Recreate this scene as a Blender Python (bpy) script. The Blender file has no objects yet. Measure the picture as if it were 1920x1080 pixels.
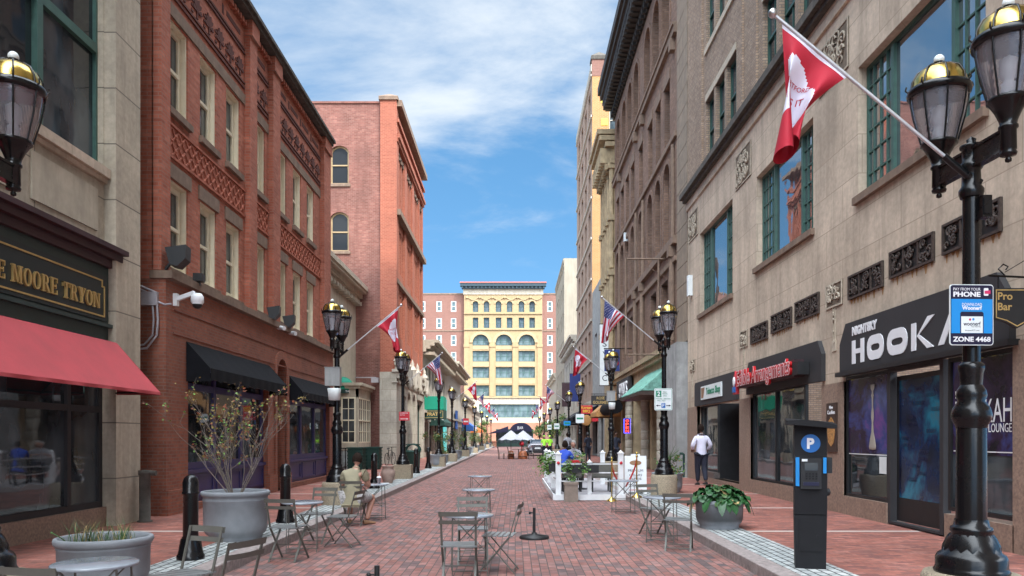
import bpy, bmesh, math, random
from mathutils import Vector, Matrix
S = bpy.context.scene
COL = S.collection
rad = math.radians
# ---------------------------------------------------------------- camera, sky, sun, exposure
SUN_AZ, SUN_EL = 36.0, 52.0      # degrees to the right of straight behind the camera / above the horizon
cd = bpy.data.cameras.new('camera'); cam = bpy.data.objects.new('camera', cd); COL.objects.link(cam)
cam.location = (0, 0, 1.65); cam.rotation_euler = (rad(90), 0, 0)
cd.sensor_width = 36; cd.lens = 36*1442/1920; cd.shift_x = -6/1920; cd.shift_y = 280/1920
cd.clip_end = 3000; cd.clip_start = .05
S.camera = cam
W = bpy.data.worlds.new('World'); S.world = W; W.use_nodes = True
S.view_settings.view_transform = 'Standard'; S.view_settings.look = 'None'
S.view_settings.exposure = 1.36; S.view_settings.gamma = 1
def build_sky():
    t = W.node_tree; n = t.nodes; l = t.links; n.clear()
    out = n.new('ShaderNodeOutputWorld')
    sky = n.new('ShaderNodeTexSky'); sky.sky_type = 'NISHITA'; sky.sun_disc = False
    sky.sun_elevation = rad(SUN_EL); sky.sun_rotation = rad(180-SUN_AZ)
    sky.air_density = 1.0; sky.dust_density = .25; sky.ozone_density = 1.2
    bg = n.new('ShaderNodeBackground'); bg.inputs[1].default_value = .102
    hsv = n.new('ShaderNodeHueSaturation'); hsv.inputs['Saturation'].default_value = 1.22; hsv.inputs['Hue'].default_value = .488
    tcs = n.new('ShaderNodeTexCoord'); va = n.new('ShaderNodeVectorMath'); va.operation = 'ADD'; va.inputs[1].default_value = (0, 0, .22)
    vn = n.new('ShaderNodeVectorMath'); vn.operation = 'NORMALIZE'; l.new(tcs.outputs['Generated'], va.inputs[0]); l.new(va.outputs[0], vn.inputs[0]); l.new(vn.outputs[0], sky.inputs[0])
    l.new(sky.outputs[0], hsv.inputs['Color']); l.new(hsv.outputs[0], bg.inputs[0])
    cl = n.new('ShaderNodeBackground'); cl.inputs[0].default_value = (.86, .93, 1, 1)
    tc = n.new('ShaderNodeTexCoord'); sep = n.new('ShaderNodeSeparateXYZ'); l.new(tc.outputs['Generated'], sep.inputs[0])
    def m(op, a, b=None, c=None):
        x = n.new('ShaderNodeMath'); x.operation = op
        for i, q in enumerate((a, b, c)):
            if q is None: continue
            if isinstance(q, (int, float)): x.inputs[i].default_value = q
            else: l.new(q, x.inputs[i])
        return x.outputs[0]
    z = m('MAXIMUM', m('ADD', sep.outputs[2], .12), .02)
    cb = n.new('ShaderNodeCombineXYZ')
    px = m('DIVIDE', sep.outputs[0], z); py = m('DIVIDE', sep.outputs[1], z)
    l.new(px, cb.inputs[0]); l.new(py, cb.inputs[1])
    mp = n.new('ShaderNodeMapping'); mp.inputs['Rotation'].default_value = (0, 0, rad(-32)); mp.inputs['Scale'].default_value = (.75, 1.15, 1)
    mp.inputs['Location'].default_value = (3.9, 9.4, 0)
    l.new(cb.outputs[0], mp.inputs[0])
    n1 = n.new('ShaderNodeTexNoise'); n1.inputs['Scale'].default_value = 1.1; n1.inputs['Detail'].default_value = 13
    n1.inputs['Roughness'].default_value = .6; n1.inputs['Distortion'].default_value = .35; l.new(mp.outputs[0], n1.inputs[0])
    n2 = n.new('ShaderNodeTexNoise'); n2.inputs['Scale'].default_value = .8; n2.inputs['Detail'].default_value = 3; l.new(cb.outputs[0], n2.inputs[0])
    # more veil overhead and behind the camera than low over the end of the street
    high = m('MULTIPLY', m('MINIMUM', m('SUBTRACT', sep.outputs[2], .31), .22), .75)
    back = m('MULTIPLY', m('MAXIMUM', m('MULTIPLY', sep.outputs[1], -1), 0), .18)
    v = m('ADD', m('ADD', m('ADD', n1.outputs[0], m('MULTIPLY', m('SUBTRACT', n2.outputs[0], .5), .35)), high), back)
    mr = n.new('ShaderNodeMapRange'); mr.interpolation_type = 'SMOOTHSTEP'
    mr.inputs[1].default_value = .48; mr.inputs[2].default_value = .77; mr.inputs[4].default_value = .93; l.new(v, mr.inputs[0])
    # veils glow more the nearer they stand to the sun
    sd = Vector((math.sin(rad(SUN_AZ))*math.cos(rad(SUN_EL)), -math.cos(rad(SUN_AZ))*math.cos(rad(SUN_EL)), math.sin(rad(SUN_EL))))
    dt = n.new('ShaderNodeVectorMath'); dt.operation = 'DOT_PRODUCT'; l.new(tc.outputs['Generated'], dt.inputs[0]); dt.inputs[1].default_value = sd
    g = m('MAXIMUM', m('SUBTRACT', dt.outputs['Value'], .25), 0)
    l.new(m('ADD', .43, m('MULTIPLY', g, 6.5)), cl.inputs[1])
    mx = n.new('ShaderNodeMixShader'); l.new(mr.outputs[0], mx.inputs[0]); l.new(bg.outputs[0], mx.inputs[1]); l.new(cl.outputs[0], mx.inputs[2])
    l.new(mx.outputs[0], out.inputs[0])
    return sd
SD = build_sky()
sl = bpy.data.lights.new('sun', 'SUN'); sl.energy = 2.0; sl.angle = rad(.5); sl.color = (1, .95, .87)
sun = bpy.data.objects.new('sun', sl); COL.objects.link(sun); sun.rotation_euler = (-SD).to_track_quat('-Z', 'Y').to_euler(); sun.location = SD*60
# ---------------------------------------------------------------- mesh builder
def prof(*a): return list(a)
class MB:
    def __init__(s): s.v = []; s.f = []; s.m = []; s.s = []; s.c = 0
    def add(s, vs, fs, smooth=False):
        o = len(s.v); s.v += [tuple(p) for p in vs]
        for f in fs: s.f.append(tuple(o+i for i in f)); s.m.append(s.c); s.s.append(smooth)
        return s
    def box(s, x0, x1, y0, y1, z0, z1):
        return s.add([(x0,y0,z0),(x1,y0,z0),(x1,y1,z0),(x0,y1,z0),(x0,y0,z1),(x1,y0,z1),(x1,y1,z1),(x0,y1,z1)],
              [(3,2,1,0),(4,5,6,7),(0,1,5,4),(1,2,6,5),(2,3,7,6),(3,0,4,7)])
    def quad(s, *p): return s.add(p, [tuple(range(len(p)))])
    def tube(s, pts, r, n=8, cap=True, smooth=True):
        pts = [Vector(p) for p in pts]; k = len(pts); rr = r if isinstance(r, (list, tuple)) else [r]*k
        vs = []; fs = []; up = None
        for i, p in enumerate(pts):
            d = (pts[min(i+1,k-1)]-pts[max(i-1,0)])
            if d.length < 1e-9: d = Vector((0,0,1))
            d.normalize()
            if up is None: up = Vector((0,0,1)) if abs(d.z) < .9 else Vector((1,0,0))
            a = d.cross(up); 
            if a.length < 1e-6: a = d.cross(Vector((0,1,0)))
            a.normalize(); b = a.cross(d).normalized(); up = b
            for j in range(n):
                t = 2*math.pi*(j+.5)/n; vs.append(p+(a*math.cos(t)+b*math.sin(t))*rr[i])
        for i in range(k-1):
            for j in range(n): fs.append((i*n+j, i*n+(j+1)%n, (i+1)*n+(j+1)%n, (i+1)*n+j))
        s.add(vs, fs, smooth)
        if cap:
            s.add(vs[:n], [tuple(range(n))[::-1]]); s.add(vs[-n:], [tuple(range(n))])
        return s
    def bar(s, a, b, w, t, up=(0,0,1)):
        a = Vector(a); b = Vector(b); d = (b-a).normalized(); u = Vector(up)
        x = d.cross(u)
        if x.length < 1e-5: x = d.cross(Vector((1,0,0)))
        x.normalize(); y = x.cross(d).normalized(); vs = []
        for p in (a, b):
            for sx, sy in ((-1,-1),(1,-1),(1,1),(-1,1)): vs.append(p+x*sx*w/2+y*sy*t/2)
        return s.add(vs, [(3,2,1,0),(4,5,6,7),(0,1,5,4),(1,2,6,5),(2,3,7,6),(3,0,4,7)])
    def lathe(s, pr, c=(0,0,0), n=20, smooth=True, flute=0, sq=0):
        vs = []; fs = []; k = len(pr)
        for (r, z) in pr:
            for j in range(n):
                t = 2*math.pi*(j+.5)/n; q = r*(1+(flute if j % 2 else -flute))
                if sq: q = r/max(abs(math.cos(t)), abs(math.sin(t)))**sq
                vs.append((c[0]+q*math.cos(t), c[1]+q*math.sin(t), c[2]+z))
        for i in range(k-1):
            for j in range(n): fs.append((i*n+j, i*n+(j+1)%n, (i+1)*n+(j+1)%n, (i+1)*n+j))
        s.add(vs, fs, smooth)
        if pr[0][0] > 1e-4: s.add(vs[:n], [tuple(range(n))[::-1]])
        if pr[-1][0] > 1e-4: s.add(vs[-n:], [tuple(range(n))])
        return s
    def ball(s, c, rx, ry=None, rz=None, n=12, k=8, jit=0, rng=None):
        ry = ry or rx; rz = rz or rx; vs = []; fs = []
        for i in range(k+1):
            a = math.pi*i/k
            for j in range(n):
                t = 2*math.pi*j/n; q = 1+(rng.uniform(-jit, jit) if jit else 0)
                vs.append((c[0]+rx*q*math.sin(a)*math.cos(t), c[1]+ry*q*math.sin(a)*math.sin(t), c[2]+rz*q*math.cos(a)))
        for i in range(k):
            for j in range(n): fs.append((i*n+j, (i+1)*n+j, (i+1)*n+(j+1)%n, i*n+(j+1)%n))
        return s.add(vs, fs, True)
    def prism(s, pts, y0, y1):       # outline in x-z, thickness in y
        n = len(pts); vs = [(x,y0,z) for x,z in pts]+[(x,y1,z) for x,z in pts]
        s.add(vs, [tuple(range(n)), tuple(range(2*n-1, n-1, -1))]+[((i+1)%n, i, n+i, n+(i+1)%n) for i in range(n)])
        return s
    def ring(s, o, i, y0, y1):       # two outlines of equal count
        n = len(o); vs = [(x,y0,z) for x,z in o]+[(x,y0,z) for x,z in i]+[(x,y1,z) for x,z in o]+[(x,y1,z) for x,z in i]
        fs = []
        for k in range(n):
            q = (k+1) % n
            fs += [(k,q,n+q,n+k), (2*n+k,3*n+k,3*n+q,2*n+q), (k,2*n+k,2*n+q,q), (n+k,n+q,3*n+q,3*n+k)]
        return s.add(vs, fs)
    def xf(s, M, start=0):
        for i in range(start, len(s.v)): s.v[i] = tuple(M @ Vector(s.v[i]))
        return s
    def mesh(s, name, mats):
        me = bpy.data.meshes.new(name); me.from_pydata(s.v, [], s.f)
        for m in (mats if isinstance(mats, (list, tuple)) else [mats]): me.materials.append(m)
        me.polygons.foreach_set('material_index', s.m); me.polygons.foreach_set('use_smooth', s.s); me.update()
        return me
    def build(s, name, mats, parent=None, loc=(0,0,0), rot=0):
        return link(name, s.mesh(name, mats), parent, loc, rot)
def each(name, boxes, mat, root):      # every box an object of its own
    for b in boxes: MB().box(*b).build(name, mat, root)
def link(name, data, parent=None, loc=(0,0,0), rot=0):
    o = bpy.data.objects.new(name, data); COL.objects.link(o); o.location = loc
    o.rotation_euler = (0,0,rot) if isinstance(rot, (int,float)) else rot
    if parent: o.parent = parent
    return o
def tag(o, label=None, cat=None, group=None, kind=None):
    if label: o['label'] = label
    if cat: o['category'] = cat
    if group: o['group'] = group
    if kind: o['kind'] = kind
    return o
def thing(name, label, cat, loc=(0,0,0), rot=0, group=None): return tag(link(name, None, None, loc, rot), label, cat, group)
def struct(name, mb, mat): return tag(mb.build(name, mat), kind='structure')
def dup(o, loc=None, rot=None, label=None, group=None, parent=None, scale=None):
    c = o.copy(); COL.objects.link(c)
    if parent: c.parent = parent
    if loc is not None: c.location = loc
    if rot is not None: c.rotation_euler = (0,0,rot)
    if scale is not None: c.scale = (scale,)*3 if isinstance(scale, (int,float)) else scale
    if label: c['label'] = label
    if group: c['group'] = group
    for ch in KIDS.get(o.name, None) or [x for x in o.children]: dup(ch, parent=c)
    return c
KIDS = {}
# ---------------------------------------------------------------- materials
def newmat(name):
    m = bpy.data.materials.new(name); m.use_nodes = True; t = m.node_tree
    return m, t.nodes, t.links, t.nodes['Principled BSDF']
def c4(c): return (c[0], c[1], c[2], 1)
def mth(n, l, op, a, b=None):
    x = n.new('ShaderNodeMath'); x.operation = op
    for i, q in enumerate((a, b)):
        if q is None: continue
        if isinstance(q, (int, float)): x.inputs[i].default_value = q
        else: l.new(q, x.inputs[i])
    return x.outputs[0]
def mixc(n, l, f, a, b, mode='MIX'):
    x = n.new('ShaderNodeMix'); x.data_type = 'RGBA'; x.blend_type = mode
    for i, q in ((0, f), (6, a), (7, b)):
        if isinstance(q, (int, float)): x.inputs[i].default_value = q
        elif isinstance(q, tuple): x.inputs[i].default_value = c4(q)
        else: l.new(q, x.inputs[i])
    return x.outputs[2]
def ramp(n, l, f, stops, const=False):
    r = n.new('ShaderNodeValToRGB'); e = r.color_ramp.elements
    if const: r.color_ramp.interpolation = 'CONSTANT'
    while len(e) < len(stops): e.new(.5)
    for k, (p, c) in enumerate(stops): e[k].position = p; e[k].color = c4(c) if isinstance(c, tuple) else (c,c,c,1)
    l.new(f, r.inputs[0]); return r.outputs[0]
def noise(n, l, vec, sc, det=4, ro=.55, scale=None, dist=0):
    if scale:
        mp = n.new('ShaderNodeMapping'); mp.inputs['Scale'].default_value = scale; l.new(vec, mp.inputs[0]); vec = mp.outputs[0]
    x = n.new('ShaderNodeTexNoise'); x.inputs['Scale'].default_value = sc; x.inputs['Detail'].default_value = det
    x.inputs['Roughness'].default_value = ro; x.inputs['Distortion'].default_value = dist; l.new(vec, x.inputs[0]); return x.outputs[0]
def bump(n, l, bs, h, st, dist=.01, prev=None):
    b = n.new('ShaderNodeBump'); b.inputs['Strength'].default_value = st; b.inputs['Distance'].default_value = dist
    l.new(h, b.inputs['Height'])
    if prev: l.new(prev, b.inputs['Normal'])
    l.new(b.outputs[0], bs.inputs['Normal']); return b.outputs[0]
def P(name, col, rough=.6, metal=0, spec=.5, var=.12, sc=6, bmp=.15, bsc=60, coat=0, emit=0, streak=0):
    m, n, l, b = newmat(name); b.inputs['Roughness'].default_value = rough; b.inputs['Metallic'].default_value = metal
    b.inputs['Specular IOR Level'].default_value = spec; b.inputs['Coat Weight'].default_value = coat
    tc = n.new('ShaderNodeTexCoord').outputs['Object']
    if var:
        f = noise(n, l, tc, sc, 5, .6)
        d = tuple(max(0, x*(1-var*1.6)) for x in col); u = tuple(min(1, x*(1+var)) for x in col)
        c = ramp(n, l, f, [(.3, d), (.7, u)])
        if streak:
            g = noise(n, l, tc, 2.2, 5, .65, (1.6, 1.6, .18)); g = ramp(n, l, g, [(.42, 0.0), (.62, 1.0)])
            c = mixc(n, l, mth(n, l, 'MULTIPLY', g, streak), c, tuple(x*.55 for x in col))
        l.new(c, b.inputs['Base Color'])
        rr = n.new('ShaderNodeMapRange'); rr.inputs[3].default_value = max(.02, rough-.08); rr.inputs[4].default_value = min(1, rough+.12)
        l.new(f, rr.inputs[0]); l.new(rr.outputs[0], b.inputs['Roughness'])
    else: b.inputs['Base Color'].default_value = c4(col)
    if bmp: bump(n, l, b, noise(n, l, tc, bsc, 3), bmp)
    if emit: b.inputs['Emission Color'].default_value = c4(col); b.inputs['Emission Strength'].default_value = emit
    return m
def BR(name, cols, mortar, bw=.21, bh=.07, ms=.008, off=.5, ground=False, swap=False, stain=.35, bmp=.5, mvar=.1, bias=0, bands=None, rough=.85, streak=0):
    """brick or paving: cols = colour stops picked per brick"""
    m, n, l, b = newmat(name); b.inputs['Roughness'].default_value = rough
    tc = n.new('ShaderNodeTexCoord').outputs['Object']; sp = n.new('ShaderNodeSeparateXYZ'); l.new(tc, sp.inputs[0])
    cb = n.new('ShaderNodeCombineXYZ')
    if ground:
        a, c = (sp.outputs[1], sp.outputs[0]) if swap else (sp.outputs[0], sp.outputs[1])
    else: a, c = mth(n, l, 'ADD', sp.outputs[0], sp.outputs[1]), sp.outputs[2]
    l.new(a, cb.inputs[0]); l.new(c, cb.inputs[1])
    br = n.new('ShaderNodeTexBrick'); br.offset = off; br.inputs['Scale'].default_value = 1
    br.inputs['Brick Width'].default_value = bw; br.inputs['Row Height'].default_value = bh; br.inputs['Mortar Size'].default_value = ms
    br.inputs['Mortar Smooth'].default_value = .15; br.inputs['Bias'].default_value = bias
    br.inputs['Color1'].default_value = (0,0,0,1); br.inputs['Color2'].default_value = (1,1,1,1); br.inputs['Mortar'].default_value = (.5,.5,.5,1)
    l.new(cb.outputs[0], br.inputs[0])
    k = len(cols); st = [((i+.5)/k if i else 0, c) for i, c in enumerate(cols)]
    c = ramp(n, l, br.outputs[0], st)
    big = noise(n, l, tc, .55, 5, .6); fine = noise(n, l, tc, 9, 5, .65)
    c = mixc(n, l, 1.0, c, ramp(n, l, fine, [(.3, 1-mvar*2), (.7, 1+mvar)]), 'MULTIPLY')
    c = mixc(n, l, 1.0, c, ramp(n, l, big, [(.35, 1-stain), (.6, 1.0)]), 'MULTIPLY')
    c = mixc(n, l, br.outputs['Fac'], c, mortar)
    if ground:
        mo = noise(n, l, tc, 2.3, 6, .7, dist=.4); c = mixc(n, l, 1.0, c, ramp(n, l, mo, [(.33, .72), (.5, 1.0), (.68, 1.1)]), 'MULTIPLY')
        sp2 = noise(n, l, tc, 14, 1, .4); c = mixc(n, l, ramp(n, l, sp2, [(.22, .55), (.25, 0.0)]), c, (.07,.06,.06))
    if streak:
        g = noise(n, l, tc, 1.6, 6, .65, (1.5, 1.5, .13)); g = ramp(n, l, g, [(.46, 0.0), (.66, 1.0)])
        c = mixc(n, l, mth(n, l, 'MULTIPLY', g, streak), c, tuple(x*.42 for x in cols[0]))
    if bands:      # pale bands across a pavement every so many metres
        per, wd, bc = bands
        g = mth(n, l, 'LESS_THAN', mth(n, l, 'MODULO', mth(n, l, 'ADD', sp.outputs[1], 100*per), per), wd)
        c = mixc(n, l, g, c, mixc(n, l, fine, tuple(x*.8 for x in bc), bc))
    l.new(c, b.inputs['Base Color'])
    p = bump(n, l, b, br.outputs['Fac'], -bmp if False else bmp, .006); b_ = p.node; b_.invert = True
    bump(n, l, b, fine, .25, .004, p)
    return m
def GLASS(name, col=(.015,.02,.024), rough=.03, ior=1.6, var=0):
    m, n, l, b = newmat(name); b.inputs['Base Color'].default_value = c4(col); b.inputs['Roughness'].default_value = rough
    b.inputs['IOR'].default_value = ior; b.inputs['Specular IOR Level'].default_value = .55
    tc = n.new('ShaderNodeTexCoord').outputs['Object']
    if var:
        c = ramp(n, l, noise(n, l, tc, 1.3, 3, .5, (1,1,.5)), [(.4, col), (.62, tuple(min(1, x*var+.02) for x in col))])
        l.new(c, b.inputs['Base Color'])
    bump(n, l, b, noise(n, l, tc, .9, 2), .12, .05)
    return m
M = {}
M['glass'] = GLASS('dark window glass', var=3)
M['glassdull'] = GLASS('dull dark glass', (.02,.022,.025), .08, 1.28)
M['glassmir'] = GLASS('sky reflecting glass', (.03,.04,.05), .02, 4.2)
M['glass2'] = GLASS('pale curtained glass', (.08,.1,.11), .06, 1.5, 3)
M['glassblue'] = GLASS('far blue glass', (.035,.05,.06), .05, 1.5, 2)
M['glassteal'] = GLASS('blinds behind glass', (.07,.10,.105), .12, 1.45, 1.6)
M['road'] = BR('brick paver roadway', [(.115,.088,.09),(.29,.13,.11),(.345,.16,.135),(.27,.108,.088),(.37,.19,.165),(.18,.125,.12)], (.07,.055,.05), .205, .105, .0065, ground=True, swap=True, stain=.22, bmp=.35, mvar=.14)
M['pave'] = BR('brick paver footway', [(.27,.09,.065),(.36,.125,.09),(.31,.10,.07),(.40,.16,.12),(.22,.08,.065)], (.13,.08,.065), .205, .105, .005, ground=True, stain=.28, bmp=.3, mvar=.15, bands=(4.1, .14, (.5,.42,.38)))
M['sett'] = BR('pale granite setts', [(.36,.39,.38),(.5,.53,.52),(.43,.46,.45),(.58,.6,.58)], (.045,.045,.045), .21, .115, .013, ground=True, swap=True, stain=.3, bmp=.6, mvar=.12)
M['granite'] = P('granite kerb', (.30,.25,.235), .85, var=.22, sc=14, bmp=.5, bsc=120)
M['ground'] = P('bare ground', (.2,.19,.17), .95, var=.2, sc=.4)
M['brickred'] = BR('dark red brick', [(.34,.088,.048),(.44,.125,.07),(.39,.105,.058),(.49,.16,.098)], (.28,.15,.11), .21, .072, .007, stain=.25, bmp=.5)
M['brickshop'] = BR('brown red brick', [(.26,.08,.046),(.34,.11,.062),(.30,.093,.053)], (.2,.12,.095), .2, .066, .007, stain=.38, bmp=.5)
M['terra'] = P('terracotta ornament', (.37,.115,.068), .75, var=.2, sc=10, bmp=.3)
M['terrashade'] = P('recess shade terracotta', (.10,.03,.022), .85, var=.2, sc=10)  # dark tone stands in for recess shade in the palmette band
M['brownstone'] = P('brownstone', (.22,.15,.108), .85, var=.18, sc=5, bmp=.3, streak=.5)
M['cream'] = P('cream painted wood', (.72,.65,.49), .5, var=.06, bmp=.05)
M['creamst'] = P('cream stone', (.46,.40,.31), .75, var=.12, sc=3, bmp=.2, streak=.4)
M['limestone'] = BR('pale limestone ashlar', [(.57,.455,.345),(.65,.525,.405),(.61,.49,.375)], (.36,.28,.21), 1.55, .74, .009, off=.5, stain=.3, bmp=.3, mvar=.1, streak=.45)
M['stoneL'] = BR('light buff stone', [(.50,.43,.33),(.57,.49,.38),(.53,.455,.35)], (.16,.14,.11), 2.6, .95, .012, off=0, stain=.3, bmp=.3, mvar=.1, streak=.5)
M['plinth'] = P('brown granite plinth', (.29,.20,.15), .6, var=.25, sc=24, bmp=.1, streak=.25)
M['plinthd'] = P('dark granite plinth', (.12,.095,.085), .55, var=.25, sc=24, bmp=.1)
M['soot'] = P('weathered grey ledge', (.095,.083,.07), .9, var=.35, sc=7, bmp=.4, streak=.5)
M['ashlarc'] = BR('cream ashlar', [(.42,.38,.31),(.50,.455,.38),(.46,.42,.35)], (.22,.19,.15), .9, .62, .008, stain=.3, bmp=.2, mvar=.08)
M['relief'] = P('carved stone', (.47,.40,.31), .85, var=.15, sc=9, bmp=.3)
M['reliefd'] = P('dirty carved ground', (.17,.13,.095), .9, var=.2, sc=9, bmp=.3)
M['grille'] = P('bronze grille', (.07,.05,.04), .55, .3, var=.3, sc=20)
M['rust'] = P('rust stain', (.36,.19,.08), .9, var=.3, sc=12)
M['brickgrey'] = BR('grey brown brick', [(.27,.18,.12),(.37,.26,.18),(.32,.22,.15),(.41,.295,.21)], (.16,.13,.11), .21, .075, .009, stain=.2, bmp=.7)
M['brickbrown'] = BR('sooty brown brick', [(.19,.105,.066),(.27,.155,.10),(.225,.125,.08),(.31,.185,.125)], (.15,.11,.095), .24, .08, .009, stain=.45, bmp=.6, streak=.3)
M['brickold'] = BR('weathered brick flank', [(.20,.07,.052),(.27,.10,.075),(.235,.085,.065),(.31,.13,.10)], (.22,.13,.105), .24, .085, .009, stain=.35, bmp=.5, streak=.35)
M['brickora'] = BR('bright orange brick', [(.29,.08,.045),(.37,.11,.063),(.33,.092,.053)], (.4,.18,.12), .24, .08, .006, stain=.15, bmp=.3)
M['bricktan'] = BR('tan tower brick', [(.35,.165,.052),(.40,.195,.068),(.375,.18,.06)], (.5,.36,.2), .3, .1, .008, stain=.15, bmp=.2)
M['tanside'] = P('pinkish tower brick', (.34,.235,.18), .85, var=.12, sc=2, streak=.3)
M['brickpink'] = BR('pink block brick', [(.19,.088,.066),(.225,.107,.08),(.205,.098,.072)], (.22,.12,.10), .4, .13, .01, stain=.1, bmp=.2)
M['yellow'] = P('yellow glazed brick', (.34,.235,.12), .7, var=.08, sc=1.5, streak=.2)
M['yellowd'] = P('ochre trim', (.37,.27,.15), .75, var=.12, sc=2)
M['salmon'] = P('salmon render', (.36,.16,.10), .8, var=.1, sc=1)
M['white'] = P('white painted timber', (.74,.75,.76), .5, var=.05, bmp=.05)
M['whitest'] = P('white stone', (.43,.39,.33), .75, var=.1, sc=2, streak=.35)
M['concrete'] = P('grey concrete', (.33,.335,.33), .9, var=.2, sc=2.2, bmp=.3, streak=.5)
M['beige'] = P('beige concrete', (.31,.27,.21), .9, var=.1, sc=.6, bmp=.2, streak=.35)
M['ornate'] = P('ochre carved stone', (.40,.31,.19), .85, var=.22, sc=3, bmp=.4, streak=.5)
M['greenmetal'] = P('green painted steel', (.02,.075,.058), .45, var=.15, bmp=.05)
M['greensteel'] = P('dull green steel', (.045,.11,.09), .5, var=.15, bmp=.05)
M['black'] = P('black gloss paint', (.005,.005,.006), .24, spec=.35, var=.2, sc=3, bmp=.05, bsc=20, coat=.12)
M['blackmat'] = P('black matt metal', (.012,.012,.013), .5, var=.2, bmp=.1)
M['brass'] = P('polished brass', (.72,.50,.13), .2, 1, var=.12, sc=3, bmp=.03)
M['gold'] = P('gold leaf', (.62,.43,.17), .4, .6, var=.1, bmp=.1)
M['steel'] = P('brushed steel', (.55,.55,.56), .3, 1, var=.1, bmp=.05)
M['alu'] = P('satin aluminium', (.62,.63,.65), .35, .6, var=.05, bmp=.03)
M['greychair'] = P('taupe enamelled steel', (.105,.10,.085), .45, var=.1, bmp=.05)
M['seatslat'] = P('sky sheen seat slats', (.19,.20,.20), .3, var=.15, bmp=.05)  # paler than the frames, sky sheen put into the colour
M['quoin'] = P('buff quoin stone', (.27,.21,.155), .85, var=.15, sc=3, bmp=.3, streak=.4)
M['blackcornice'] = P('black painted cornice', (.03,.024,.021), .7, var=.25, sc=5)
M['tabletop'] = P('pale grey enamelled top', (.27,.295,.33), .2, var=.1, bmp=.03, coat=.3)
M['planter'] = P('grey planter', (.24,.255,.275), .75, var=.1, sc=5, bmp=.25, bsc=150, streak=.15)
M['clay'] = P('clay pot', (.34,.24,.2), .85, var=.15)
M['brownpot'] = P('brown resin planter', (.235,.185,.15), .75, var=.12)
M['soil'] = P('soil', (.05,.035,.025), .95, var=.3, sc=30, bmp=.6)
M['aggr'] = P('exposed aggregate', (.33,.27,.19), .9, var=.35, sc=60, bmp=.8, bsc=90)
M['coral'] = P('coral red canvas', (.42,.052,.062), .75, var=.1, sc=2, bmp=.15, bsc=200)
M['blackcanvas'] = P('black canvas', (.006,.0065,.009), .85, spec=.2, var=.35, sc=4, bmp=.2, bsc=200)
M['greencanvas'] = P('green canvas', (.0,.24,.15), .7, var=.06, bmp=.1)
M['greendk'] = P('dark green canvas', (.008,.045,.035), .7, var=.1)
M['bluepaint'] = P('indigo painted timber', (.035,.03,.12), .4, var=.15, bmp=.08)
M['signblack'] = P('charcoal fascia', (.03,.028,.03), .7, var=.15, sc=2, bmp=.1)
M['signnavy'] = P('dark green black fascia', (.014,.022,.024), .4, var=.12)
M['fasciagrn'] = P('dark green metal fascia', (.022,.04,.038), .45, var=.15)
M['maroon'] = P('maroon cornice', (.045,.017,.022), .5, var=.2)
M['letters'] = P('white lettering', (.78,.78,.8), .5, var=.03, bmp=0)
M['redplastic'] = P('red sign plastic', (.50,.01,.015), .35, var=.06, bmp=0)
M['redsign'] = P('red sign', (.55,.025,.04), .45, var=.04, bmp=0)
M['flagred'] = P('red flag cloth', (.44,.010,.03), .75, var=.05, bmp=.1, bsc=200)
M['flagwhite'] = P('white flag cloth', (.66,.64,.74), .75, var=.04, bmp=.1, bsc=200)
M['flagblue'] = P('blue flag cloth', (.02,.035,.16), .75, var=.05, bmp=.1)
M['signwhite'] = P('white sign face', (.72,.76,.76), .4, var=.03, bmp=0)
M['signgreen'] = P('green sign ink', (.01,.22,.12), .45, var=0, bmp=0)
M['signblue'] = P('blue sign ink', (.01,.24,.62), .4, var=0, bmp=0)
M['navy'] = P('navy ink', (.008,.008,.035), .4, var=0, bmp=0)
M['magenta'] = P('magenta ink', (.6,.03,.12), .4, var=0, bmp=0)
M['pblue'] = P('parking blue', (.01,.13,.42), .4, var=0, bmp=0)
M['meter'] = P('charcoal powder coat', (.009,.009,.011), .6, spec=.3, var=.15, bmp=.2, bsc=200)
M['copper'] = P('verdigris tiles', (.16,.36,.29), .7, var=.3, sc=6, bmp=.3)
M['yellowink'] = P('yellow sign', (.8,.6,.05), .45, var=0, bmp=0)
M['neonred'] = P('red neon', (1,.05,.04), .4, var=0, bmp=0, emit=2.2)
M['neonblue'] = P('blue neon', (.12,.1,1), .4, var=0, bmp=0, emit=1.6)
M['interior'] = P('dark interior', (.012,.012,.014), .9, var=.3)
M['leaf'] = P('green leaf', (.055,.12,.03), .5, var=.3, sc=20, bmp=0)
M['leafdk'] = P('deep green leaf', (.02,.085,.022), .4, var=.3, sc=8, bmp=.2, bsc=30)
M['leaflt'] = P('light green leaf', (.14,.27,.05), .5, var=.3, sc=20, bmp=0)
M['leafyel'] = P('yellowing leaf', (.27,.19,.05), .6, var=.3, sc=20, bmp=0)
M['leafred'] = P('reddening leaf', (.27,.08,.035), .6, var=.3, sc=20, bmp=0)
M['twig'] = P('grey bark', (.19,.155,.13), .85, var=.2, sc=20)
M['dry'] = P('dry leaf', (.42,.3,.13), .8, var=.3, sc=20, bmp=0)
M['skin'] = P('fair skin', (.48,.25,.18), .55, var=.08, bmp=.05)
M['skindk'] = P('brown skin', (.13,.065,.04), .5, var=.08, bmp=.05)
M['hair'] = P('dark brown hair', (.018,.010,.007), .95, spec=.15, var=.3, sc=40, bmp=.5, bsc=200)
M['hairgrey'] = P('grey hair', (.3,.28,.26), .7, var=.2, sc=40)
M['olive'] = P('khaki cotton', (.30,.265,.175), .85, var=.08, sc=8, bmp=.4, bsc=12)
M['shirt'] = P('pale lilac white cotton', (.66,.64,.76), .8, var=.05, sc=8, bmp=.4, bsc=14)
M['trouser'] = P('navy trousers', (.012,.015,.03), .8, var=.15, sc=8, bmp=.3, bsc=14)
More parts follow.
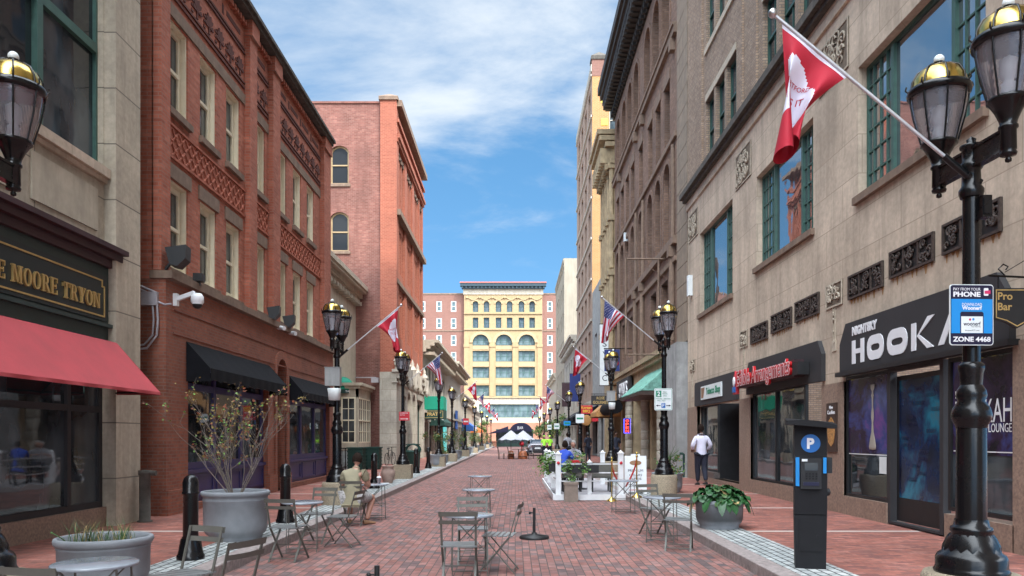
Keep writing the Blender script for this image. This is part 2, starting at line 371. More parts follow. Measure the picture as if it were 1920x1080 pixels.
M['shorts'] = P('patterned grey shorts', (.36,.34,.33), .85, var=.4, sc=28, bmp=.2)
M['tan'] = P('tan leather', (.28,.15,.08), .6, var=.1)
M['bluejersey'] = P('blue jersey', (.015,.06,.42), .7, var=.1)
M['greytee'] = P('grey cotton', (.3,.3,.33), .85, var=.1)
M['hivis'] = P('hi-vis lime', (.42,.95,.06), .7, var=.05)
M['wood'] = P('orange brown wood', (.35,.11,.045), .5, var=.3, sc=8)
M['darkwood'] = P('dark wood', (.05,.028,.02), .5, var=.2)
M['carpaint'] = P('grey metallic paint', (.12,.11,.12), .25, .6, var=.04, bmp=0, coat=1)
M['carglass'] = GLASS('car glass', (.03,.04,.05))
M['carred'] = P('red tail lamp', (.35,.01,.01), .2, var=0, bmp=0, coat=1)
M['rubber'] = P('rubber', (.015,.015,.015), .8, var=.1)
M['canvaswhite'] = P('white parasol canvas', (.46,.455,.49), .8, var=.05, bmp=.1)
M['fiddle'] = P('rope red', (.5,.02,.02), .7, var=.1)
M['teal'] = P('turquoise panel', (.1,.55,.55), .6, var=.1)
M['orange'] = P('orange canvas', (.75,.2,.05), .7, var=.1)
M['bluecanvas'] = P('blue canvas', (.03,.12,.4), .7, var=.1)
M['greybox'] = P('grey cabinet', (.36,.34,.36), .6, var=.1)
M['copperroof'] = P('teal cornice metal', (.012,.035,.05), .6, var=.2)
M['pinkroof'] = P('pink roof edge', (.40,.12,.10), .7, var=.1)
M['cookie'] = P('cookie print', (.5,.25,.08), .6, var=.4, sc=30)
def globe_mat():
    m, n, l, b = newmat('frosted lantern glass'); b.inputs['Base Color'].default_value = (.5,.48,.53,1); b.inputs['Roughness'].default_value = .18
    b.inputs['Transmission Weight'].default_value = .78; b.inputs['IOR'].default_value = 1.15; b.inputs['Specular IOR Level'].default_value = .9
    b.inputs['Coat Weight'].default_value = .6
    tc = n.new('ShaderNodeTexCoord').outputs['Object']; w = n.new('ShaderNodeTexWave'); w.inputs['Scale'].default_value = 22; w.bands_direction = 'X'
    l.new(tc, w.inputs[0]); bump(n, l, b, w.outputs[1], .25, .004); return m
M['globe'] = globe_mat()
def nebula_mat(name, base, stops, sc=1.3, off=0):
    m, n, l, b = newmat(name); b.inputs['Roughness'].default_value = .15; b.inputs['Specular IOR Level'].default_value = .28
    tc = n.new('ShaderNodeTexCoord').outputs['Object']
    mp = n.new('ShaderNodeMapping'); mp.inputs['Location'].default_value = (off, off, off); l.new(tc, mp.inputs[0])
    l.new(ramp(n, l, noise(n, l, mp.outputs[0], sc, 7, .6, dist=.6), stops), b.inputs['Base Color']); return m
M['nebula'] = nebula_mat('printed night sky film', None, [(.38,(.012,.01,.016)),(.5,(.035,.02,.05)),(.6,(.05,.06,.2)),(.72,(.2,.07,.25))], 1.1, 4.2)
M['nebulateal'] = nebula_mat('printed teal nebula film', None, [(.36,(.002,.003,.014)),(.47,(.006,.02,.07)),(.56,(.01,.16,.25)),(.66,(.08,.10,.11)),(.8,(.10,.14,.2))], .9, 1.7)
# ---------------------------------------------------------------- lettering (built-in font, turned to mesh)
def textmesh(body, size, ext=.003, bold=0, spacing=1, align='CENTER'):
    cu = bpy.data.curves.new('t', 'FONT'); cu.body = body; cu.size = size; cu.extrude = ext; cu.offset = bold
    cu.align_x = align; cu.align_y = 'CENTER'; cu.space_character = spacing; cu.resolution_u = 3
    o = bpy.data.objects.new('t', cu); COL.objects.link(o)
    dg = bpy.context.evaluated_depsgraph_get(); me = bpy.data.meshes.new_from_object(o.evaluated_get(dg))
    bpy.data.objects.remove(o); bpy.data.curves.remove(cu); return me
def text(body, size, mat, parent, loc, rz=0, ext=.003, bold=0, w=None, h=None, spacing=1, name='lettering', align='CENTER', tilt=0):
    """upright text facing local -y, centre at loc, optionally fitted to width w / height h"""
    me = textmesh(body, size, ext, bold, spacing, align); me.name = name
    xs = [v.co.x for v in me.vertices]; ys = [v.co.y for v in me.vertices]
    kx = w/(max(xs)-min(xs)) if w else 1; ky = h/(max(ys)-min(ys)) if h else (1 if not w else 1)
    cy = (max(ys)+min(ys))/2; cx = (max(xs)+min(xs))/2 if align == 'CENTER' else min(xs)
    for v in me.vertices: v.co = Vector(((v.co.x-cx)*kx, -v.co.z, (v.co.y-cy)*ky))
    me.materials.clear(); me.materials.append(mat)
    return link(name, me, parent, loc, (0, tilt, rz))
# ---------------------------------------------------------------- architecture kit (local frame: x along the front, -y out to the street, z up)
def outline(w, h, arch=0, n=8):
    """closed outline centred on x, foot at z=0; arch = rise of the curved head"""
    if not arch: return [(-w/2,0),(w/2,0),(w/2,h),(-w/2,h)]
    r = ((w/2)**2+arch**2)/(2*arch); a0 = math.asin(min(1, (w/2)/r)); 
    if arch > w/2-1e-6: a0 = math.pi/2; r = w/2
    zc = h-r; pts = [(-w/2,0),(w/2,0)]
    for i in range(n+1):
        a = a0-2*a0*i/n; pts.append((r*math.sin(a), zc+r*math.cos(a)))
    return pts
class B:
    """a building: root empty at the street front; side L faces +X, R faces -X, F faces the camera"""
    def __init__(s, name, label, cat, side, at, org, group=None):
        s.side = side
        if side == 'L': loc = (at, org, 0); rot = rad(90)
        elif side == 'R': loc = (at, org, 0); rot = rad(-90)
        else: loc = (org, at, 0); rot = 0
        s.org = org; s.root = thing(name, label, cat, loc, rot, group); s.cache = {}
    def u(s, v): return s.org-v if s.side == 'R' else v-s.org
    def ur(s, a, b):
        a, b = s.u(a), s.u(b); return (min(a,b), max(a,b))
    def wall(s, a, b, z0, z1, ops=(), mat=None, rec=.2, y=0, name='wall'):
        mb = MB(); u0, u1 = s.ur(a, b); wallmb(mb, u0, u1, z0, z1, [(s.u(o[0]),)+tuple(o[1:]) for o in ops], rec, y)
        return mb.build(name, mat, s.root)
    def window(s, c, z0, w, h, st, arch=0, rec=.15, y=0, name='window'):
        key = (round(w,3), round(h,3), id(st), arch, rec, y)
        if key in s.cache:
            o = dup(s.cache[key], parent=s.root, loc=(s.u(c), 0, z0)); return o
        F, G = windowmesh(w, h, st, arch, rec, y)
        o = F.build(name, st.get('mats', [st['frame']]), s.root, (s.u(c), 0, z0))
        g = G.build('pane', st['glass'], o)
        KIDS[o.name] = [g]
        if st.get('sill'):
            m = MB(); m.box(-w/2-.08, w/2+.08, y-.09, y+rec, -.14, -.002); KIDS[o.name].append(m.build('sill', st['sill'], o))
        if st.get('lintel'):
            m = MB(); lh = st.get('lh', .28)
            if arch:
                m.ring(outline(w+.36, h+.2, arch+.12), outline(w+.02, h+.01, arch), y-.05, y+.02)
            else: m.box(-w/2-.1, w/2+.1, y-.04, y+rec*.6, h+.002, h+lh)
            KIDS[o.name].append(m.build('lintel', st['lintel'], o))
        s.cache[key] = o; return o
    def row(s, cs, z0, w, h, st, arch=0, rec=.15, y=0):
        for c in cs: s.window(c, z0, w, h, st, arch, rec, y)
        return [(c, z0, w, h, arch) for c in cs]
    def band(s, a, b, z0, z1, out, mat, name='string_course', y=0, back=.05):
        u0, u1 = s.ur(a, b); return MB().box(u0, u1, y-out, y+back, z0, z1).build(name, mat, s.root)
def wallmb(mb, u0, u1, z0, z1, ops, rec=.2, y=0):
    us = {u0, u1}; zs = {z0, z1}
    for (c, z, w, h, *r) in ops: us |= {c-w/2, c+w/2}; zs |= {z, z+h}
    us = sorted(q for q in us if u0-1e-6 <= q <= u1+1e-6); zs = sorted(q for q in zs if z0-1e-6 <= q <= z1+1e-6)
    for j in range(len(zs)-1):
        zc = (zs[j]+zs[j+1])/2; run = None
        if zs[j+1]-zs[j] < 1e-5: continue
        for i in range(len(us)-1):
            uc = (us[i]+us[i+1])/2
            hole = any(abs(uc-c) < w/2 and z < zc < z+h for (c, z, w, h, *r) in ops)
            if not hole:
                if run is None: run = us[i]
                if i == len(us)-2: mb.quad((run,y,zs[j]),(us[i+1],y,zs[j]),(us[i+1],y,zs[j+1]),(run,y,zs[j+1]))
            elif run is not None:
                mb.quad((run,y,zs[j]),(us[i],y,zs[j]),(us[i],y,zs[j+1]),(run,y,zs[j+1])); run = None
    for (c, z, w, h, *r) in ops:
        arch = r[0] if r else 0; o = [(c+a, z+b) for a, b in outline(w, h, arch)]; n = len(o)
        for i in range(n):
            a, b = o[i], o[(i+1) % n]; mb.quad((a[0],y,a[1]),(b[0],y,b[1]),(b[0],y+rec,b[1]),(a[0],y+rec,a[1]))
        if arch:
            q = o[2:]; t = z+h
            for i in range(len(q)-1):
                mb.quad((q[i][0],y,q[i][1]),(q[i+1][0],y,q[i+1][1]),(q[i+1][0],y,t),(q[i][0],y,t))
def windowmesh(w, h, st, arch, rec, y):
    F = MB(); G = MB(); fw = st.get('fw', .07); ya = y+rec-.06; yb = y+rec
    o = outline(w, h, arch); i = [(a*(1-2*fw/w), fw+b*(h-2*fw)/h) for a, b in o]
    F.ring(o, i, ya, yb)
    if st.get('lining'):
        j = [(p*(1-.10/w), .05+q*(h-.1)/h) for p, q in o]; F.ring([(p*.998, q*.998+.001) for p, q in o], j, y+.035, ya-.002)
    def top(x):
        if not arch: return h-fw
        r = ((w/2)**2+arch**2)/(2*arch); return h-r+math.sqrt(max(0, r*r-x*x))-fw
    mw = st.get('mw', .035)
    for k in range(1, st.get('cols', 1)):
        x = -w/2+w*k/st['cols']; F.box(x-mw/2, x+mw/2, ya+.012, yb-.004, fw, top(x))
    for k in range(1, st.get('rows', 1)):
        z = h*k/st['rows']; ww = w/2-fw*.8
        if arch and z > h-arch: ww *= .75
        F.box(-ww, ww, ya+.016, yb-.008, z-mw/2, z+mw/2)
    if st.get('meet'): F.box(-w/2+fw*.6, w/2-fw*.6, ya-.015, yb-.012, h*.5-.04, h*.5+.03)
    if st.get('mull'):
        for x in st['mull']: F.box(x*w-.05, x*w+.05, ya-.02, yb-.002, fw*.5, top(x*w))
    for x0, x1, cols, rows in st.get('grid', ()):       # panes in part of the window
        for k in range(1, cols): x = (x0+(x1-x0)*k/cols)*w; F.box(x-.016, x+.016, ya+.01, yb-.006, fw, top(x))
        for k in range(1, rows): z = h*k/rows; F.box(x0*w, x1*w, ya+.014, yb-.01, z-.014, z+.014)
    p = [(a*.995, b*.995+.002) for a, b in o]; G.quad(*[(a, yb-.02, b) for a, b in p])
    return F, G
def curls(mb, x0, x1, z0, z1, y, rng, r=.012, n=14):
    """foliate scrollwork: spirals and leaves in relief"""
    w, h = x1-x0, z1-z0
    for k in range(n):
        cx = x0+w*rng.uniform(.14, .86); cz = z0+h*rng.uniform(.12, .88); R = min(w, h)*rng.uniform(.12, .26); a0 = rng.uniform(0, 6.28); sg = rng.choice((-1, 1))
        pts = []
        for i in range(9):
            a = a0+sg*i*.75; q = R*(1-i/11)
            pts.append((min(x1, max(x0, cx+q*math.cos(a))), y-r*.5, min(z1, max(z0, cz+q*math.sin(a)))))
        mb.tube(pts, [r*(1.2-.08*i) for i in range(9)], 4, False)
def awning(name, label, mat, X, Y0, Y1, zt, zf, proj, val, side=1, parent=None, valmat=None, frame=True, cat='awning', group=None):
    """sloping canvas awning on a street wall; side +1 projects to +X"""
    root = thing(name, label, cat, (X, (Y0+Y1)/2, 0), 0, group)
    L = (Y1-Y0)/2; p = side*proj; m = MB(); n = 24
    # slope, with a slight sag between its ribs
    vs = []; fs = []
    for i in range(n+1):
        y = -L+2*L*i/n; sag = .015*math.sin(i/n*math.pi*8)**2
        for j in range(5):
            t = j/4; vs.append((p*t, y, zt+(zf-zt)*t-sag*math.sin(t*math.pi)-.012*math.sin(math.pi*t)))
    for i in range(n):
        for j in range(4): fs.append((i*5+j, i*5+j+1, i*5+j+6, i*5+j+5))
    m.add(vs, fs, True)
    for y in (-L, L): m.quad((0,y,zt),(p,y,zf),(p,y,zf-val),(0,y,zf-val))
    m.build('canopy', mat, root)
    v = MB(); k = 60
    vs = []; fs = []
    for i in range(k+1):
        y = -L+2*L*i/k; wv = .012*math.sin(i*1.1); sc = .05*abs(math.sin(i*math.pi/6))
        vs += [(p+side*.006, y, zf), (p+side*(.008+wv), y, zf-val+sc*(1 if val > .15 else 0))]
    for i in range(k): fs.append((2*i, 2*i+1, 2*i+3, 2*i+2))
    v.add(vs, fs, True); v.build('valance', valmat or mat, root)
    if frame:
        f = MB()
        for y in (-L+.03, 0, L-.03):
            f.tube([(0,y,zf-val+.03),(p*.97,y,zf-val+.05)], .014, 6); f.tube([(0,y,zt-.05),(p*.97,y,zf-.03)], .012, 6)
        f.tube([(p*.97,-L+.03,zf-val+.05),(p*.97,L-.03,zf-val+.05)], .014, 6); f.build('frame', M['blackmat'], root)
    return root
# ================================================================ GROUND
KL0, KL1, SL1 = -3.5, -3.75, -4.3       # left kerb edge, kerb back, setts back
KR0, KR1, SR1 = 2.89, 3.14, 3.75
def sheet(name, x0, x1, y0, y1, z, mat): return struct(name, MB().quad((x0,y0,z),(x1,y0,z),(x1,y1,z),(x0,y1,z)), mat)
sheet('ground', -900, 900, -300, 2200, -.03, M['ground'])
sheet('road', KL0, KR0, -45, 158, 0, M['road'])
sheet('cross_street', -60, 60, 158, 171, -.005, M['ground'])
def slab(name, x0, x1, y0, y1, mat, seg=0):
    m = MB(); 
    if seg:
        y = y0
        while y < y1:
            q = min(y1, y+seg); m.box(x0, x1, y+.004, q-.004, -.02, .14); y = q
    else: m.box(x0, x1, y0, y1, -.02, .14)
    o = struct(name, m, mat)
    if seg:
        b = o.modifiers.new('b', 'BEVEL'); b.width = .012; b.segments = 2; b.limit_method = 'ANGLE'
    return o
slab('kerb', KL1, KL0, -10, 158, M['granite'], 2.4); slab('kerb', KR0, KR1, -10, 158, M['granite'], 2.4)
slab('sett_strip', SL1, KL1, -10, 158, M['sett']); slab('sett_strip', KR1, SR1, -10, 158, M['sett'])
slab('pavement', -32, SL1, -10, 158, M['pave']); slab('pavement', SR1, 34, -10, 158, M['pave'])
# ================================================================ NEAR RIGHT: pale stone block with brick storeys above
WG = dict(frame=M['greensteel'], glass=M['glassmir'], fw=.07, mull=(-.24, .24), grid=((-.5,-.24,4,6), (.24,.5,4,6)), sill=M['brownstone'])
WG2 = dict(frame=M['greenmetal'], glass=M['glass'], fw=.08, meet=1, cols=2)
R1 = B('stone_block', 'pale stone and grey brick block on the right with dark shops and green windows', 'building', 'R', 6.5, 30)
big = R1.row([25.05], 5.95, 4.1, 2.85, WG, rec=.22) + R1.row([18.75, 12.6, 6.4], 6.2, 3.95, 2.45, WG, rec=.22)
shops = [(24.85, .30, 5.2, 2.45), (18.75, .5, 4.95, 2.4), (12.6, .14, 5.2, 2.8), (6.2, .14, 5.0, 2.8)]
R1.wall(28.95, -12, .14, 10.55, big+[(c, z, w, h) for c, z, w, h in shops], M['limestone'], .25)
# brown granite facing around the shops, 3 mm proud
for a, b in ((28.95, 27.45), (22.25, 21.225), (16.275, 15.2)): u0, u1 = R1.ur(a, b); MB().box(u0, u1, -.02, .1, .14, 2.75).build('stone_facing', M['plinth'], R1.root)
for (c, z, w, h), zz in zip(shops, (.30, .5, 0, 0)):
    if zz: u = R1.u(c); MB().box(u-w/2, u+w/2, -.02, .3, .14, z).build('stall_riser', M['plinth'], R1.root)
for a, b in ((15.2, 13.42), (11.62, 10.0)): u0, u1 = R1.ur(a, b); MB().box(u0, u1, -.02, .3, .14, .5).build('stall_riser', M['plinth'], R1.root)
R1.band(28.95, -12, 10.15, 10.55, .06, M['limestone']); 
m = MB(); u0, u1 = R1.ur(29.0, -12); m.box(u0, u1, -.32, .1, 10.55, 10.74); m.box(u0, u1, -.2, .1, 10.44, 10.548); m.build('cornice', M['soot'], R1.root)
bw = []
for fl in (10.95, 14.85, 18.75):
    for c0 in (24.4, 18.4, 12.2, 6.0): bw += R1.row([c0+1.27, c0, c0-1.27], fl, 1.05, 2.1, WG2, rec=.19)
R1.wall(28.95, -12, 10.74, 23.5, bw, M['brickgrey'], .3)
each('pilaster', [(R1.u(c0+e)-.2, R1.u(c0+e)+.2, -.07, .02, 10.742, 23.3) for c0 in (24.4, 18.4, 12.2, 6.0) for e in (2.35, -2.35)], M['brickgrey'], R1.root)
for fl in (10.95, 14.85, 18.75):
    for c0 in (24.4, 18.4, 12.2, 6.0):
        u = R1.u(c0); MB().box(u-1.8, u+1.8, -.03, .05, fl+2.102, fl+2.32).build('lintel', M['relief'], R1.root)
        if fl > 11: MB().box(u-1.85, u+1.85, -.06, .1, fl-.2, fl-.002).build('sill', M['relief'], R1.root)
m = MB(); u0, u1 = R1.ur(28.95, -12); m.box(u0, u1, -.4, .3, 23.5, 24); m.build('parapet', M['limestone'], R1.root)
m = MB(); m.quad((1.05,0,.14),(1.05,22,.14),(1.05,22,23.5),(1.05,0,23.5)); m.quad((1.05,0,23.6),(42,0,23.6),(42,22,23.6),(1.05,22,23.6)); m.build('flank_and_roof', M['brickgrey'], R1.root)
m = MB(); u0, u1 = R1.ur(9.5, -45); m.box(u0, u1, 1.0, 22, 23.7, 66); m.build('added_shade_tower', M['brickgrey'], R1.root)  # out of view, added to cast shade over the near street
# carved panels with pendants
rng = random.Random(5)
def carved(root, x, z0, w, h, tail=0):
    m = MB(); m.box(x-w/2, x+w/2, -.012, .02, z0, z0+h); p = m.build('relief_panel', M['reliefd'], root)
    c = MB(); t = .035; c.ring([(x-w/2,z0),(x+w/2,z0),(x+w/2,z0+h),(x-w/2,z0+h)], [(x-w/2+t,z0+t),(x+w/2-t,z0+t),(x+w/2-t,z0+h-t),(x-w/2+t,z0+h-t)], -.03, -.005)
    curls(c, x-w/2+t, x+w/2-t, z0+t, z0+h-t, -.02, rng, .024, int(13+w*h*8))
    if tail:
        curls(c, x-.05, x+.05, z0-tail, z0, -.015, rng, .014, 9); c.box(x-.09, x+.09, -.02, .01, z0-tail, z0-tail+.22)
        c.box(x-.055, x-.04, -.02, .01, z0-tail+.22, z0); c.box(x+.04, x+.055, -.02, .01, z0-tail+.22, z0)
    c.build('scrollwork', M['relief'], p)
for y, z, w, h, t in ((15.65,4.3,.8,.5,.9), (21.85,4.2,.72,.48,.9), (28.15,4.06,.8,.42,.95), (9.4,4.4,.7,.5,.9)): carved(R1.root, R1.u(y), z, w, h, t)
for y in (28.05, 21.9, 15.7, 9.5): carved(R1.root, R1.u(y), 8.88, 1.45, .98)
# bronze ventilation grilles with rust below
for a, b, z in ((21.16,19.75,4.2), (19.45,18.03,4.26), (17.79,16.4,4.3), (14.95,13.55,4.31), (13.3,11.9,4.38), (11.65,10.25,4.4), (9.0,7.6,4.4)):
    u0, u1 = R1.ur(a, b); m = MB(); m.box(u0, u1, -.006, .02, z, z+.46); g = m.build('vent_grille', M['blackmat'], R1.root)
    c = MB(); t = .04; c.ring([(u0,z),(u1,z),(u1,z+.46),(u0,z+.46)], [(u0+t,z+t),(u1-t,z+t),(u1-t,z+.46-t),(u0+t,z+.46-t)], -.045, -.004)
    for k in (1, 2): x = u0+(u1-u0)*k/3; c.box(x-.02, x+.02, -.035, -.004, z+t, z+.46-t)
    for k in range(3): x = u0+(u1-u0)*k/3; curls(c, x+.04, x+(u1-u0)/3-.04, z+.05, z+.41, -.015, rng, .019, 10)
    c.build('scroll_bars', M['grille'], g)
    s = MB()
    for k in range(9):
        x = u0+(u1-u0)*(k+.5)/9+rng.uniform(-.04,.04); l = rng.uniform(.03,.15); q = rng.uniform(.02,.06); s.quad((x-q,-.0035,z),(x+q,-.0035,z),(x+q*.3,-.0035,z-l),(x-q*.2,-.0035,z-l))
    s.build('rust_streak', M['rust'], g)
# shops of the stone block
def fascia(name, a, b, z0, z1, cham, mat, th=.09):
    u0, u1 = R1.ur(a, b); m = MB(); m.prism([(u0,z0),(u1,z0),(u1,z1-cham),(u1-cham*.7,z1),(u0+cham*.7,z1),(u0,z1-cham)], -th, -.001); return m.build(name, mat, R1.root)
fascia('shop_fascia', 27.5, 22.3, 2.75, 3.58, .12, M['signblack']); fascia('shop_fascia', 21.35, 16.1, 2.83, 3.70, .3, M['signblack'])
hf = fascia('shop_fascia', 15.2, 9.98, 2.92, 3.85, .38, M['signblack']); m = MB(); u0, u1 = R1.ur(15.26, 9.9); m.box(u0, u1, -.16, .02, 2.84, 2.92); m.build('drip_mould', M['blackmat'], hf)
def poly_letter(mb, kind, x, z, w, h, t):
    if kind == 'O':
        o = []; i = []
        for cx, cz, a0 in ((x+w-.3*w,z+.3*w,-90),(x+w-.3*w,z+h-.3*w,0),(x+.3*w,z+h-.3*w,90),(x+.3*w,z+.3*w,180)):
            for k in range(5):
                a = rad(a0+22.5*k); o.append((cx+.3*w*math.cos(a), cz+.3*w*math.sin(a)))
        cx = x+w/2; cz = z+h/2; i = [(cx+(px-cx)*(w-2*t)/w, cz+(pz-cz)*(h-2.3*t)/h) for px, pz in o]; mb.ring(o, i, -.102, -.088)
    if kind == 'H': mb.prism([(x,z),(x+t,z),(x+t,z+h),(x,z+h)],-.102,-.088); mb.prism([(x+w-t,z),(x+w,z),(x+w,z+h),(x+w-t,z+h)],-.102,-.088); mb.prism([(x+t,z+h*.42),(x+w-t,z+h*.42),(x+w-t,z+h*.62),(x+t,z+h*.62)],-.1,-.088)
    if kind == 'K': mb.prism([(x,z),(x+t,z),(x+t,z+h),(x,z+h)],-.102,-.088); mb.prism([(x+t*1.25,z+h*.5),(x+w*.72,z),(x+w*1.02,z),(x+t*1.25+.06,z+h*.55),(x+w*1.05,z+h*1.12),(x+w*.74,z+h*1.12)],-.101,-.088)
    if kind == 'A': mb.prism([(x,z),(x+t*1.1,z),(x+w*.62,z+h),(x+w*.4,z+h)],-.102,-.088); mb.prism([(x+w-t*1.1,z),(x+w,z),(x+w*.6,z+h),(x+w*.42,z+h*.97)],-.103,-.087)
m = MB(); x = R1.u(14.62)
for ch, wd in zip('HOOKA', (.50,.62,.68,.66,.75)): poly_letter(m, ch, x, 3.04, wd, .44, .14); x += wd+.13
m.build('shop_lettering', M['letters'], hf)
text('NIGHTSKY', .2, M['letters'], hf, (R1.u(14.12), -.094, 3.66), w=1.0, h=.17, ext=.006, bold=.012)
# green and white tobacco sign
u = R1.u(25.1); m = MB(); m.box(u-1.3, u+1.3, -.13, -.091, 2.93, 3.38); sg = m.build('sign_board', M['signwhite'], R1.root)
text('Tobacco Shop', .3, M['signgreen'], sg, (u+.32, -.136, 3.15), w=1.75, h=.3, bold=.01)
m = MB(); m.quad((u-1.24,-.134,2.98),(u-.95,-.134,2.98),(u-.75,-.134,3.33),(u-1.24,-.134,3.33)); m.build('printed_picture', M['tan'], sg)
# red lit letters on a raceway
u0, u1 = R1.u(21.5), R1.u(16.75); m = MB(); m.box(u0+.2, u1-.3, -.32, -.1, 3.0, 3.38); rw = m.build('letter_raceway', M['maroon'], R1.root)
m = MB(); m.box(u1-.3, u1+.02, -.36, -.1, 3.02, 3.3); m.build('transformer_box', M['blackmat'], rw)
text('Edible Arrangements', .5, M['redplastic'], rw, ((u0+u1)/2-.05, -.36, 3.2), w=4.1, h=.56, ext=.03, bold=.02)
text('Edible Arrangements', .5, M['letters'], rw, ((u0+u1)/2-.05, -.393, 3.2), w=4.1, h=.56, ext=.001, bold=.018, name='letter_outline')
text('Edible Arrangements', .5, M['redplastic'], rw, ((u0+u1)/2-.05, -.397, 3.2), w=4.08, h=.53, ext=.001, bold=.002, name='letter_face')
m = MB(); m.prism([(u0-.12,2.85),(u0+.22,2.85),(u0+.24,3.2),(u0+.05,3.5),(u0-.13,3.2)], -.38, -.3); m.build('fruit_basket_sign', M['redsign'], rw)
m = MB(); m.ball((u0+.05,-.4,3.2),.11,.03,.14); m.c = 1; m.box(u0-.06,u0+.16,-.42,-.385,2.9,3.05); m.build('basket_emblem', [M['letters'], M['pblue']], rw)
# shopfronts
def front(root, x0, x1, z0, z1, muls, fmat, gmat, rec=.16, trans=None, fw=.06, name='shopfront'):
    m = MB(); o = [(x0,z0),(x1,z0),(x1,z1),(x0,z1)]; i = [(x0+fw,z0+fw),(x1-fw,z0+fw),(x1-fw,z1-fw),(x0+fw,z1-fw)]; m.ring(o, i, rec-.07, rec)
    for q in muls: m.box(q-fw/2, q+fw/2, rec-.085, rec-.003, z0+fw, z1-fw)
    if trans: m.box(x0+fw, x1-fw, rec-.08, rec-.006, trans-fw/2, trans+fw/2)
    f = m.build(name, fmat, root); e = [x0+fw]+list(muls)+[x1-fw]
    for a, b in zip(e, e[1:]): MB().quad((a,rec-.03,z0+fw),(b,rec-.03,z0+fw),(b,rec-.03,z1-fw),(a,rec-.03,z1-fw)).build('pane', gmat, f)
    return f
U = R1.u
front(R1.root, U(27.45), U(25.15), .5, 2.75, [], M['blackmat'], M['glass'], .2)
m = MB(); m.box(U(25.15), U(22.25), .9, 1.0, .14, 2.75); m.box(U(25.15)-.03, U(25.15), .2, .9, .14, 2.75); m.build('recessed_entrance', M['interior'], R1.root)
m = MB(); m.box(U(24.6), U(23.5), .85, .898, .16, 2.4); m.build('door', M['signblack'], R1.root)
m = MB(); m.box(U(27.45), U(25.16), -.01, .22, .15, .5); m.build('stall_riser', M['plinthd'], R1.root)
front(R1.root, U(21.225), U(17.35), .5, 2.86, [U(19.3)], M['blackmat'], M['glass'], .12)
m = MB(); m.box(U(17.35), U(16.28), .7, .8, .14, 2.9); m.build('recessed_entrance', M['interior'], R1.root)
m = MB(); m.box(U(17.3), U(16.35), .6, .66, .16, 2.4); m.build('door', M['signblack'], R1.root)
f = front(R1.root, U(15.19), U(13.45), .5, 2.84, [], M['blackmat'], M['glass'], .1)
m = MB(); x0, x1 = U(15.12), U(13.52); m.quad((x0,.06,1.35),(x1,.06,1.35),(x1,.06,2.76),(x0,.06,2.76)); ff = m.build('window_film', M['nebula'], f)
hx = U(14.1); MB().lathe([(.0,0),(.13,.01),(.14,.06),(.10,.2),(.045,.33),(.03,.5),(.055,.6),(.05,.68),(.025,.78),(.03,.95),(.05,1.0),(.03,1.04),(.03,1.08),(.075,1.13),(.08,1.2),(.0,1.2)], (hx,.05,1.42), 14).xf(Matrix.Translation((0,.05,0)) @ Matrix.Diagonal((1,.04,1,1)) @ Matrix.Translation((0,-.05,0))).build('water_pipe_print', M['whitest'], ff)
m = MB(); m.quad((U(15.1),.055,1.325),(U(13.54),.055,1.325),(U(13.54),.055,1.34),(U(15.1),.055,1.34)); m.build('printed_line', M['letters'], ff)
m = MB(); m.quad((U(13.85),.057,1.0),(U(13.58),.057,1.0),(U(13.58),.057,1.3),(U(13.85),.057,1.3)); m.build('paper_notice', M['signwhite'], f)
# door of the lounge: swung panel in its dark frame
m = MB(); o = [(U(13.43),.16),(U(11.68),.16),(U(11.68),2.84),(U(13.43),2.84)]; i = [(U(13.33),.2),(U(11.78),.2),(U(11.78),2.78),(U(13.33),2.78)]; m.ring(o, i, 0, .12); df = m.build('door_frame', M['signblack'], R1.root)
m = MB(); m.box(U(13.3), U(11.8), .1, .14, .22, 2.7); dd = m.build('door', M['blackmat'], R1.root)
m = MB(); m.quad((U(13.2),.096,.62),(U(11.88),.096,.62),(U(11.88),.096,2.62),(U(13.2),.096,2.62)); m.build('door_film', M['nebulateal'], dd)
rr = random.Random(3)
for k in range(14):
    text('HOOKAH', .1, M['navy'], dd, (U(13.0)+rr.uniform(0,.95), .094, .95+k*.115), ext=.001, w=.26, h=.07)
f = front(R1.root, U(11.6), U(10.02), .55, 2.84, [], M['blackmat'], M['glass'], .1)
m = MB(); x0, x1 = U(11.52), U(10.08); m.quad((x0,.06,1.4),(x1,.06,1.4),(x1,.06,2.76),(x0,.06,2.76)); ff = m.build('window_film', M['nebula'], f)
text('NIGHTSKY', .14, M['letters'], ff, (U(11.1), .054, 2.28), w=.7, h=.11, ext=.001)
text('HOOKAH', .3, M['letters'], ff, (U(10.8), .054, 2.02), w=1.3, h=.33, ext=.001)
text('LOUNGE', .14, M['letters'], ff, (U(10.4), .054, 1.78), w=.5, h=.12, ext=.001)
m = MB(); m.quad((U(11.5),.055,1.44),(U(10.1),.055,1.44),(U(10.1),.055,1.455),(U(11.5),.055,1.455)); m.build('printed_line', M['letters'], ff)
MB().box(U(10.02), U(8.7), -.02, .1, .14, 2.9).build('pier', M['plinth'], R1.root)
m = MB(); m.box(U(15.95), U(15.45), -.05, -.021, 1.35, 2.35); cp = m.build('cookie_poster', M['darkwood'], R1.root)
m = MB(); m.prism([(U(15.7)+.19*math.cos(a/8*6.283), 1.76+.3*math.sin(a/8*6.283)) for a in range(8)], -.056, -.051); m.build('cookie_picture', M['cookie'], cp)
text('New', .1, M['letters'], cp, (U(15.7), -.054, 2.26), w=.18, h=.07); text('Cookies', .1, M['letters'], cp, (U(15.7), -.054, 2.16), w=.36, h=.08)
m = MB(); x = U(28.3); m.box(x-.12, x+.12, -.16, 0, 6.85, 7.6); m.build('vent_box', M['signwhite'], R1.root)
